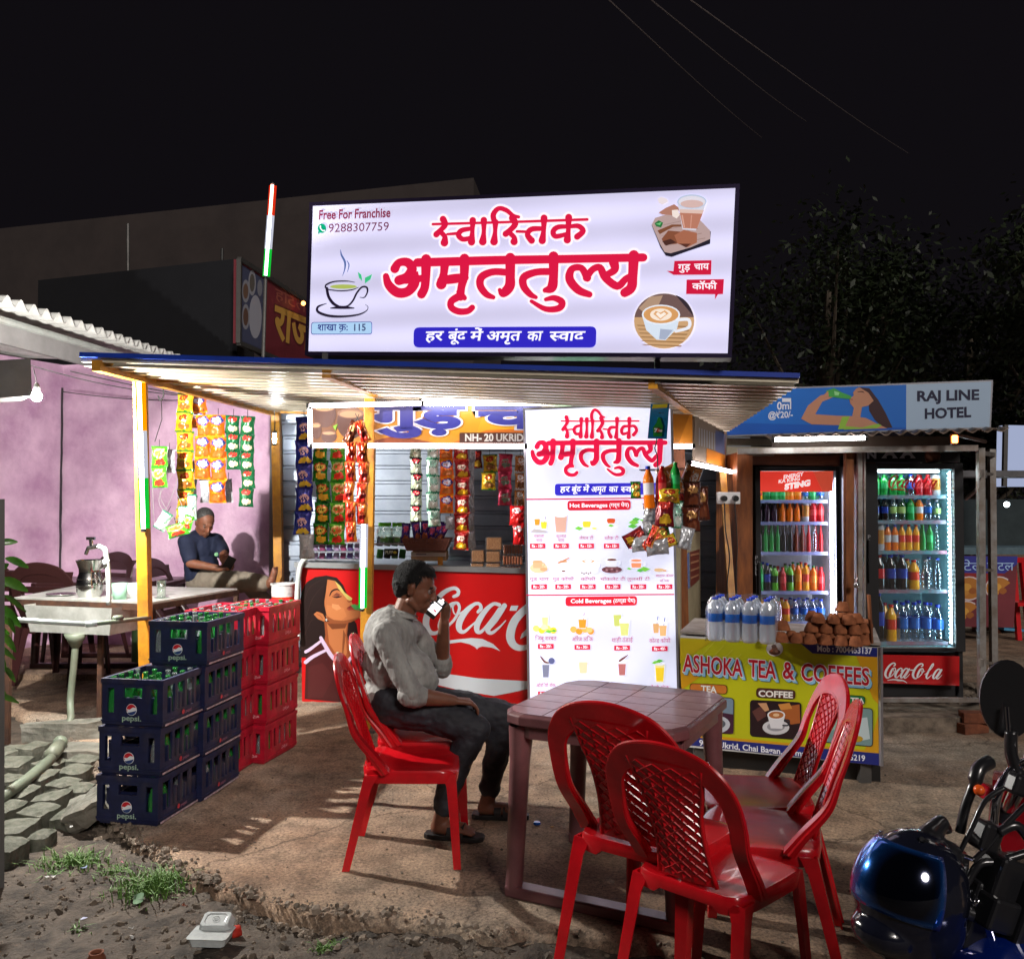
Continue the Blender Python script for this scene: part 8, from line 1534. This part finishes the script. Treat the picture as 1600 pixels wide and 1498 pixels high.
b.build('hair', HAIRM, mn, .005, 3, [('a', .02, .012)]); hair_strands(mn, hc, Mh, 1.0, 5200, 3, .026, lambda d: (d.z > .52 or d.x < -.1 or (d.x < .35 and d.z > .15)))
b = Blob(); b.cap(hc + Mh @ V((.097, -.018, -.047)), hc + Mh @ V((.099, .018, -.047)), .005, .005, 8); b.m.build('moustache', HAIRM, mn, world=True, smooth=True)
SHIRT = mat('grey_shirt', S(150, 150, 146), .85, scale=14, col2=S(116, 114, 112), bump=1, bscale=26, stretch=(1, 1, .3))
b = Blob(); c, w_, p_ = J['chest'], J['waist'], J['pel']
b.ell(c + V((.0, 0, .02)), (.125, .185, .16)); b.ell(c + V((-.03, 0, .03)), (.10, .16, .14)); b.ell(w_ + V((.045, -.02, .02)), (.165, .165, .125)); b.ell(w_ + V((.09, -.03, -.01)), (.135, .135, .10)); b.ell(w_ + V((.0, 0, .06)), (.15, .17, .14)); b.ell(p_ + V((.0, 0, .02)), (.145, .175, .11)); b.ell(p_ + V((.04, -.03, -.0)), (.15, .16, .075)); b.ell(p_ + V((-.05, -.03, -.03)), (.10, .14, .08))
b.cap(J['shR'] + V((0, .03, .0)), J['shL'] + V((0, -.03, .0)), .072, .066); b.chain([J['shR'], J['shR'].lerp(J['elR'], .55), J['elR'] + V((.012, 0, .012))], [.066, .056, .052]); b.chain([J['shL'], J['shL'].lerp(J['elL'], .6), J['elL'] + V((.0, 0, .03))], [.064, .054, .050])
b.cap(J['neck'] + V((-.03, 0, -.06)), J['neck'] + V((-.015, 0, -.01)), .085, .067)
b.build('shirt', SHIRT, mn, .0065, 3, [('a', .10, .016), ('b', .03, .009)])
nk = J['neck'] + V((-.004, 0, .008)); m = MB(); 
def collar(m, c, r0, r1, h, a0, a1, tilt, n=18):
    vs = []
    for i in range(n + 1):
        a = R(a0 + (a1 - a0) * i / n); o_ = V((math.cos(a), math.sin(a), 0)); zt = tilt * math.cos(a); vs += [c + o_ * r0 + V((0, 0, h * .0 + zt)), c + o_ * r0 * .97 + V((0, 0, h + zt)), c + o_ * r1 + V((0, 0, h * .25 + zt))]
    m.add(vs, [(i * 3 + j, i * 3 + 3 + j, i * 3 + 4 + j, i * 3 + 1 + j) for i in range(n) for j in range(2)])
collar(m, nk, .066, .086, .036, 22, 338, -.020); o = m.build('collar', SHIRT, mn, world=True, smooth=True); md = o.modifiers.new('s', 'SOLIDIFY'); md.thickness = .004
for e_, w2 in ((J['elR'], J['wrR']), (J['elL'], J['wrL'])):
    d_ = (w2 - e_).normalized(); b = Blob(); b.chain([e_ - d_ * .005, e_ + d_ * .04], [.051, .048]); b.chain([e_ + d_ * .024, e_ + d_ * .042], [.055, .052]); b.build('rolled_cuff', SHIRT, mn, .0055, 2, [('c', .04, .012)])
m = MB(); pl = spline([at(650, 985, 4.27), at(667, 1008, 4.235), at(688, 1040, 4.22), at(703, 1068, 4.215), at(704, 1085, 4.22)], 5)
TRO = mat('dark_trousers', S(44, 46, 54), .7, scale=6, col2=S(30, 30, 36), bump=.35, bscale=50, stretch=(.4, 1, 1))
b = Blob(); b.ell(p_ + V((.0, 0, -.035)), (.145, .185, .10)); b.chain([J['hipR'] + V((-.02, 0, -.02)), J['hipR'].lerp(J['kneeR'], .5) + V((0, 0, .005)), J['kneeR']], [.105, .095, .078]); b.chain([J['hipL'] + V((-.02, 0, -.02)), J['hipL'].lerp(J['kneeL'], .5), J['kneeL']], [.105, .092, .074])
for k in 'RL':
    a = J['ank' + k] + V((0, 0, .03)); kn = J['knee' + k]; b.chain([kn, kn.lerp(a, .35) + V((-.018, 0, 0)), a], [.074, .068, .052]); b.cap(a, a + V((0, 0, -.012)), .054, .053)
b.build('trousers', TRO, mn, .0065, 3, [('a', .09, .026), ('b', .035, .010)])
SAN = mat('black_rubber', (.014, .013, .013), .5, var=.2, scale=20)
for k, d_ in (('R', V((.95, -.2, 0))), ('L', V((.97, -.1, 0)))):
    a = J['ank' + k]; h_ = V((a.x - .03, a.y, 0)); sdv = V((-d_.y, d_.x, 0)).normalized(); d_ = d_.normalized(); m = MB(); out = []
    for t_, w in [(-.06, .022), (-.04, .036), (0, .04), (.06, .036), (.12, .044), (.17, .046), (.205, .036), (.222, .016)]: out.append((t_, w))
    pl_ = [h_ + d_ * t_ + sdv * w for t_, w in out] + [h_ + d_ * t_ - sdv * w for t_, w in out[::-1]]; m.prism([p + V((0, 0, .003)) for p in pl_], (0, 0, 0), (0, 0, .022)); t2 = m.build('sandal_sole', SAN, mn, world=True, bevel=.003)
    m = MB()
    for off in (.07, .115): m.ribbon([h_ + d_ * off + sdv * .044 * math.cos(a_) + V((0, 0, .022 + .052 * math.sin(a_))) for a_ in [math.pi * i / 10 for i in range(11)]], [d_ * .017] * 11, [V((0, 0, .002))] * 11)
    m.build('sandal_strap', SAN, mn, world=True)
ph = thing('mobile_phone', 'mobile phone with a glowing white screen held at the mouth of the seated man', 'phone', PH); Mp = Matrix(((.62, -.30, .35), (0, .9, .1), (0, 0, 1)))
u = V((.72, .25, -.62)).normalized(); w = V((.62, -.1, .75)).normalized(); nrm = u.cross(w).normalized()
if nrm.dot(EYE - PH) < 0: nrm = -nrm
Mp = Matrix((u, w, nrm)).transposed(); m = MB(); m.box((0, 0, 0), (.066, .108, .009), Mp); m.build('phone_body', MATS['black_plastic'], ph, bevel=.004); m = MB(); m.box(nrm * .0052 - w * .004, (.050, .054, .0015), Mp); m.box(nrm * .0052 + w * .040 + u * .004, (.03, .018, .0015), Mp); m.box(nrm * .0052 + w * .054 + u * .004, (.012, .012, .0015), Mp); m.build('screen', lamp('phone_screen', (1, .97, .99), 1.6), ph); m = MB(); m.box(nrm * .0066 - w * .012 + u * .008, (.018, .007, .0012), Mp); m.build('screen_mark', lamp('screen_red', (.8, .05, .12), .8, 'NONE'), ph)
m2 = thing('person', 'man in a navy polo and beige trousers looking at his phone by the lilac wall', 'person', V((at(320, 900, 8.1).x, 8.1, .05)))
K = {k: at(*v) for k, v in dict(pel=(318, 905, 8.1), waist=(315, 885, 8.1), chest=(312, 856, 8.1), neck=(316, 836, 8.08), head=(320, 816, 8.0), shR=(292, 846, 7.95), shL=(337, 846, 8.15), elR=(298, 880, 7.85), wrR=(343, 888, 7.82), elL=(350, 866, 8.0), wrL=(352, 882, 7.85), hipR=(325, 908, 8.0), hipL=(325, 905, 8.2), kneeR=(385, 908, 7.75), kneeL=(390, 912, 8.1), ankR=(420, 912, 7.7), ankL=(420, 950, 8.0)).items()}
Mh = frame_of((.55, -.62, -.5)); B = Blob(); hc = K['head']; head(B, hc, Mh, 1.04)
B.chain([K['chest'], K['neck'], hc + V((0, 0, -.03))], [.08, .06, .06]); B.chain([K['chest'], K['pel']], [.12, .12]); B.cap(K['shR'], K['shL'], .05); B.chain([K['shR'], K['elR'], K['wrR']], [.05, .043, .028]); B.chain([K['shL'], K['elL'], K['wrL']], [.05, .043, .028])
fingers(B, K['wrR'], K['wrR'] + V((.07, .0, .015)), (0, .2, 1), (.3, .9, 0), thumb=1); fingers(B, K['wrL'], K['wrL'] + V((.02, -.03, .05)), (1, .2, .1), (-.3, -.6, .5), thumb=-1)
for k in 'RL': B.chain([K['hip' + k], K['knee' + k], K['ank' + k]], [.08, .06, .04])
B.cap(K['ankR'], K['ankR'] + V((.02, -.02, .02)), .036); B.cap(K['ankR'] + V((.02, 0, 0)), K['ankR'] + V((.05, -.01, .10)), .034, .030)
for i in range(5): q_ = K['ankR'] + V((.05 + i * .006 - .012, -.02 + i * .012, .11)); B.cap(q_, q_ + V((.005, -.003, .03)), .011, .009, 8)
B.build('body', mat('brown_skin_b', S(140, 92, 70), .5, scale=9, col2=S(112, 70, 52), sss=.2), m2, .007, 3); face_bits(m2, hc, Mh, 1.04, HAIRM)
b = Blob(); e = lambda p, r: b.ell(hc + Mh @ V(p), r, Mh); e((-.024, 0, .050), (.092, .080, .078)); e((-.055, 0, .01), (.068, .074, .07)); b.build('hair', mat('grey_hair', (.07, .068, .066), .6, scale=80, var=.4), m2, .007, 3)
b = Blob(); c = K['chest']; b.ell(c, (.15, .17, .17)); b.ell(K['waist'], (.15, .17, .17)); b.ell(K['pel'] + V((0, 0, .04)), (.16, .18, .12)); b.cap(K['shR'], K['shL'], .078); b.chain([K['shR'], K['shR'].lerp(K['elR'], .75)], [.078, .07]); b.chain([K['shL'], K['shL'].lerp(K['elL'], .75)], [.078, .068]); b.cap(K['neck'] + V((0, 0, -.05)), K['neck'] + V((0, 0, .0)), .09, .07)
b.build('polo_shirt', mat('navy_cloth', S(28, 36, 62), .8, scale=6, var=.15, bump=.3), m2, .009, 3, [('a', .1, .02)])
b = Blob(); b.chain([K['hipR'] + V((-.03, 0, 0)), K['kneeR'], K['kneeR'].lerp(K['ankR'], .72)], [.115, .085, .075]); b.chain([K['hipL'] + V((-.03, 0, 0)), K['kneeL'], K['ankL']], [.115, .085, .07]); b.ell(K['pel'] + V((0, 0, -.03)), (.15, .18, .1)); b.build('trousers', mat('beige_cloth', S(136, 126, 112), .8, scale=6, bump=.4), m2, .009, 3, [('a', .08, .025)])
m = MB(); p = at(338, 866, 7.86); m.lathe([(0, 0), (.018, 0), (.016, .002), (0, .003)], 10, p, 0, (.2, -1, .2)); m.build('chest_emblem', mat('emblem_green', S(110, 170, 120), .6), m2, world=True)
t = thing('mobile_phone', 'dark phone in the hands of the man in navy', 'phone', at(358, 880, 7.8)); MB().box((0, 0, 0), (.075, .012, .14), (.5, .5, .3)).build('phone_body', MATS['black_plastic'], t, bevel=.003); MB().box((-.004, .007, .002), (.064, .002, .125), (.5, .5, .3)).build('screen', lamp('dim_screen', (.5, .6, .8), .5, 'NONE'), t)
BKP = mat('bike_black', (.012, .012, .014), .3, var=0, coat=.6); CHR = mat('chrome_bike', (.7, .7, .74), .1, 1, var=0); TYR = mat('tyre', (.02, .019, .018), .75, scale=30, var=.3); BLP = mat('tank_blue', S(10, 44, 140), .2, .3, var=0, coat=1)
bk_ = thing('motorcycle', 'parked dark motorcycle with chrome forks and blue tank cut off by the right edge', 'motorcycle', V((1.75, 2.6, 0)))
wc = V((1.66, 3.0, .31)); ax = V((.86, -.50, .05)).normalized(); Mw = V((0, 0, 1)).rotation_difference(ax).to_matrix()
def torus(m, c, R0, r, ax, n=48, k=10, sq=1.0, mi=0):
    Mx = V((0, 0, 1)).rotation_difference(V(ax)).to_matrix(); vs = []
    for i in range(n):
        a = 2 * math.pi * i / n
        for j in range(k): b_ = 2 * math.pi * j / k; rr_ = R0 + r * math.cos(b_); vs.append(V(c) + Mx @ V((rr_ * math.cos(a), rr_ * math.sin(a), r * sq * math.sin(b_))))
    m.add(vs, [(i * k + j, ((i + 1) % n) * k + j, ((i + 1) % n) * k + (j + 1) % k, i * k + (j + 1) % k) for i in range(n) for j in range(k)], mi)
m = MB(); torus(m, wc, .25, .052, ax); 
wh = m.build('tyre', TYR, bk_, world=True, smooth=True)
m = MB()
for i in range(60):
    a = 2 * math.pi * i / 60
    for s_ in (-1, 1): c = wc + Mw @ V((.298 * math.cos(a), .298 * math.sin(a), s_ * .022)); m.box(c, (.008, .02, .03), Mw @ Matrix.Rotation(a, 3, 'Z') @ Matrix.Rotation(s_ * .6, 3, 'X'))
m.build('tread', TYR, bk_, world=True)
m = MB(); torus(m, wc, .205, .018, ax, 40, 8, 1.6)
for i in range(6): a = i * math.pi / 3; m.bar(wc, wc + Mw @ V((.2 * math.cos(a), .2 * math.sin(a), 0)), .03, .03)
m.lathe([(0, -.04), (.04, -.04), (.05, 0), (.04, .04), (0, .04)], 16, wc, 0, ax); m.build('rim', BKP, bk_, world=True); m = MB(); m.lathe([(.06, -.05), (.13, -.05), (.13, -.046), (.06, -.046)], 32, wc, 0, ax); m.build('brake_disc', CHR, bk_, world=True)
m = MB()      # mudguard
Fd = ax.cross(V((0, 0, 1))).normalized()
for s_ in (1,):
    pts = [wc + (Fd * math.cos(R(a)) + V((0, 0, 1)) * math.sin(R(a))) * .335 for a in range(20, 165, 12)]; nn_ = [(p - wc).normalized() for p in pts]; m.ribbon(pts, [ax * .055] * len(pts), [n * .003 for n in nn_])
m.build('mudguard', plast('guard_red', S(120, 10, 20), .25), bk_, world=True, smooth=False)
st0 = V((1.52, 2.42, .80)); 
for nm, a, b, r, mm in [('fork_tube', wc + ax * .1, V((1.62, 2.55, .92)) + ax * .08, .020, CHR), ('fork_tube', wc - ax * .1, V((1.50, 2.55, .90)), .020, CHR), ('fork_slider', wc - ax * .1, (wc - ax * .1).lerp(V((1.50, 2.55, .90)), .5), .028, BKP), ('fork_slider', wc + ax * .1, (wc + ax * .1).lerp(V((1.62, 2.55, .92)) + ax * .08, .5), .028, BKP)]: MB().tube([a, b], r, 12).build(nm, mm, bk_, world=True, smooth=True)
hb = [at(1626, 1180, 2.3), at(1585, 1200, 2.35), at(1560, 1235, 2.3), at(1552, 1290, 2.3), at(1560, 1345, 2.3)]
MB().tube(spline(hb), .0125, 10).build('handlebar', CHR, bk_, world=True, smooth=True)
MB().tube(spline([at(1580, 1142, 2.35), at(1580, 1176, 2.35), at(1590, 1208, 2.35)]), [.016] * 12 + [.02], 12).build('mirror_boot', BKP, bk_, world=True, smooth=True)
MB().tube([at(1573, 1104, 2.36), at(1576, 1145, 2.35)], .0055, 8).build('mirror_stem', CHR, bk_, world=True)
mc2 = at(1574, 1092, 2.38); m = MB(); Mm = frame_of((.35, 1, .05)); 
vs = []
for sz, y_ in ((.6, -.028), (.92, -.016), (1, 0), (.97, .006)): vs.append([mc2 + Mm @ V((y_ * -1, .068 * sz * math.cos(a) + 0, .105 * sz * math.sin(a))) for a in [2 * math.pi * i / 28 for i in range(28)]])
loft(m, vs); m.build('mirror', BKP, bk_, world=True, auto=50)
m = MB(); m.tube(spline([at(1546, 1190, 2.3), at(1530, 1200, 2.28), at(1522, 1224, 2.27), at(1508, 1262, 2.27), at(1500, 1300, 2.27)]), [.018] * 12 + [.012] * 13, 10); m.build('grip', BKP, bk_, world=True, smooth=True)
MB().sphere(at(1530, 1234, 2.25), .014, 10).build('indicator', plast('indicator_orange', S(230, 90, 30), .2), bk_, world=True, smooth=True)
MB().box(at(1546, 1238, 2.33), (.06, .04, .035), (.2, .3, .4)).build('tail_reflector', plast('refl_red', S(190, 20, 40), .2), bk_, world=True, bevel=.006)
for pts, r, nm, mm in [([(1452, 1348), (1475, 1340), (1500, 1336), (1520, 1342)], .0055, 'clutch_lever', CHR), ([(1478, 1392), (1490, 1420), (1500, 1450), (1486, 1520)], .009, 'brake_lever', CHR), ([(1520, 1345), (1545, 1320), (1570, 1290), (1610, 1250)], .007, 'brake_cable', BKP), ([(1500, 1330), (1520, 1290), (1540, 1250), (1570, 1230)], .006, 'clutch_cable', BKP), ([(1560, 1300), (1590, 1290), (1620, 1330)], .012, 'frame_tube', BKP), ([(1510, 1380), (1530, 1350), (1560, 1345), (1610, 1330)], .010, 'frame_tube', BKP), ([(1500, 1420), (1560, 1440), (1620, 1430)], .02, 'frame_tube', BKP), ([(1522, 1402), (1545, 1450), (1560, 1510)], .015, 'chrome_tube', CHR)]: MB().tube(spline([at(x, y, 2.2) for x, y in pts]), r, 10).build(nm, mm, bk_, world=True, smooth=True)
for (x, y, w, h, d_, nm, mm) in [(1502, 1366, .028, .05, .02, 'key_plate', mat('key_silver', (.4, .42, .45), .3, .8, var=.1)), (1500, 1392, .06, .03, .02, 'lever_clamp', MATS['key_silver']), (1526, 1392, .045, .06, .05, 'switch_housing', BKP), (1575, 1370, .14, .10, .08, 'instrument_cluster', BKP), (1560, 1420, .16, .08, .12, 'tank_cover', BKP), (1600, 1420, .12, .16, .12, 'side_cover', BKP), (1520, 1440, .07, .12, .06, 'steering_head', BKP), (1590, 1225, .05, .05, .04, 'mirror_clamp', BKP), (1540, 1305, .06, .07, .05, 'headlamp_bracket', BKP)]: MB().box(at(x, y, 2.22), (w, d_, h), (.1, .35, .3)).build(nm, mm, bk_, world=True, bevel=.009)
b = Blob(); b.ell(at(1590, 1560, 2.15), (.17, .30, .13)); b.build('fuel_tank', BLP, bk_, .012, 4)
b = Blob(); b.ell(at(1600, 1400, 2.6), (.10, .14, .12)); b.build('headlamp', BKP, bk_, .01, 4)
he = thing('helmet', 'glossy dark helmet with a blue sheen hanging from the motorcycle', 'helmet', at(1425, 1400, 2.2))
hcn = at(1424, 1392, 2.2); Mk = frame_of((-.86, -.42, .25), (.28, .1, 1)); b = Blob(); b.ell(hcn, (.142, .122, .148), Mk, 26); b.ell(hcn + Mk @ V((-.02, 0, -.06)), (.128, .115, .12), Mk); b.ell(hcn + Mk @ V((.06, 0, -.10)), (.085, .08, .05), Mk)
b.build('shell', mat('helmet_shell', (.007, .008, .016), .16, .0, var=0, coat=1), he, .006, 6)
m = MB(); vs = []; nu, nv_ = 18, 10
for j in range(nv_ + 1):
    for i in range(nu + 1):
        a = R(-74 + 148 * i / nu); e_ = R(-16 + 62 * j / nv_); r_ = (.150, .130, .156); vs.append(hcn + Mk @ V((r_[0] * math.cos(e_) * math.cos(a), r_[1] * math.cos(e_) * math.sin(a), r_[2] * math.sin(e_))))
m.add(vs, [(j * (nu + 1) + i, j * (nu + 1) + i + 1, (j + 1) * (nu + 1) + i + 1, (j + 1) * (nu + 1) + i) for j in range(nv_) for i in range(nu)])
VIS = bpy.data.materials.new('iridescent_visor'); VIS.use_nodes = True; pn = VIS.node_tree.nodes['Principled BSDF']; lw = VIS.node_tree.nodes.new('ShaderNodeLayerWeight'); crr = VIS.node_tree.nodes.new('ShaderNodeValToRGB'); ee = crr.color_ramp.elements; ee[0].position = .12; ee[0].color = (.004, .006, .016, 1); ee[1].position = .9; ee[1].color = (.22, .25, .8, 1); x_ = ee.new(.6); x_.color = (.02, .2, .8, 1); VIS.node_tree.links.new(lw.outputs['Facing'], crr.inputs[0]); VIS.node_tree.links.new(crr.outputs[0], pn.inputs['Base Color']); pn.inputs['Metallic'].default_value = .85; pn.inputs['Roughness'].default_value = .14; pn.inputs['Coat Weight'].default_value = 1
o = m.build('visor', VIS, he, world=True, smooth=True); md = o.modifiers.new('s', 'SOLIDIFY'); md.thickness = .003
b = Blob(); b.chain([hcn + Mk @ V((-.02, 0, .13)), hcn + Mk @ V((-.085, -.02, .165)), hcn + Mk @ V((-.13, -.03, .15))], [.03, .022, .012]); b.chain([hcn + Mk @ V((-.06, .03, .10)), hcn + Mk @ V((-.14, .0, .09)), hcn + Mk @ V((-.17, 0, .03))], [.04, .03, .02]); b.build('spoiler', BKP, he, .006, 4)
m = MB(); m.tube([at(1440, 1310, 2.15), at(1475, 1330, 2.2), at(1500, 1345, 2.22)], .006, 6); m.build('chin_strap', BKP, he, world=True)
if _to.name in bpy.data.objects: bpy.data.objects.remove(_to)
from collections import defaultdict
ORD = ['first', 'second', 'third', 'fourth', 'fifth', 'sixth', 'seventh', 'eighth', 'ninth', 'tenth', 'eleventh', 'twelfth', 'thirteenth', 'fourteenth', 'fifteenth', 'sixteenth', 'seventeenth', 'eighteenth']
seen = defaultdict(list)
for o in SC.objects:
    if 'label' in o and o.name.split('.')[0] in ('bottle', 'drink_can', 'glass_bottle') and not o.parent: seen[o['label']].append(o)
for lb_, os_ in seen.items():
    if len(os_) < 2: continue
    os_.sort(key=lambda o: (round(o.location.x, 2), o.location.y))
    if 'crate' in lb_:
        for i, o in enumerate(os_): o['label'] = ORD[min(i, 17)] + ' from the left of the ' + lb_.replace('empty ', '').replace(' bottle in', ' bottles in')
    else:
        fr = sorted({round(o.location.y, 2) for o in os_}); fro = [o for o in os_ if round(o.location.y, 2) == fr[0]]; bko = [o for o in os_ if round(o.location.y, 2) != fr[0]]
        for nm, g in (('front', fro), ('rear', bko)):
            for i, o in enumerate(g): o['label'] = (ORD[i] + ' ' if len(g) > 1 else '') + nm + '-row ' + lb_.replace('display ', '')
for o in SC.objects:
    if 'label' in o and len(o['label'].split()) > 16: o['label'] = ' '.join(o['label'].replace(' of the pile', '').replace('of the fridge', 'of fridge').split()[:16])
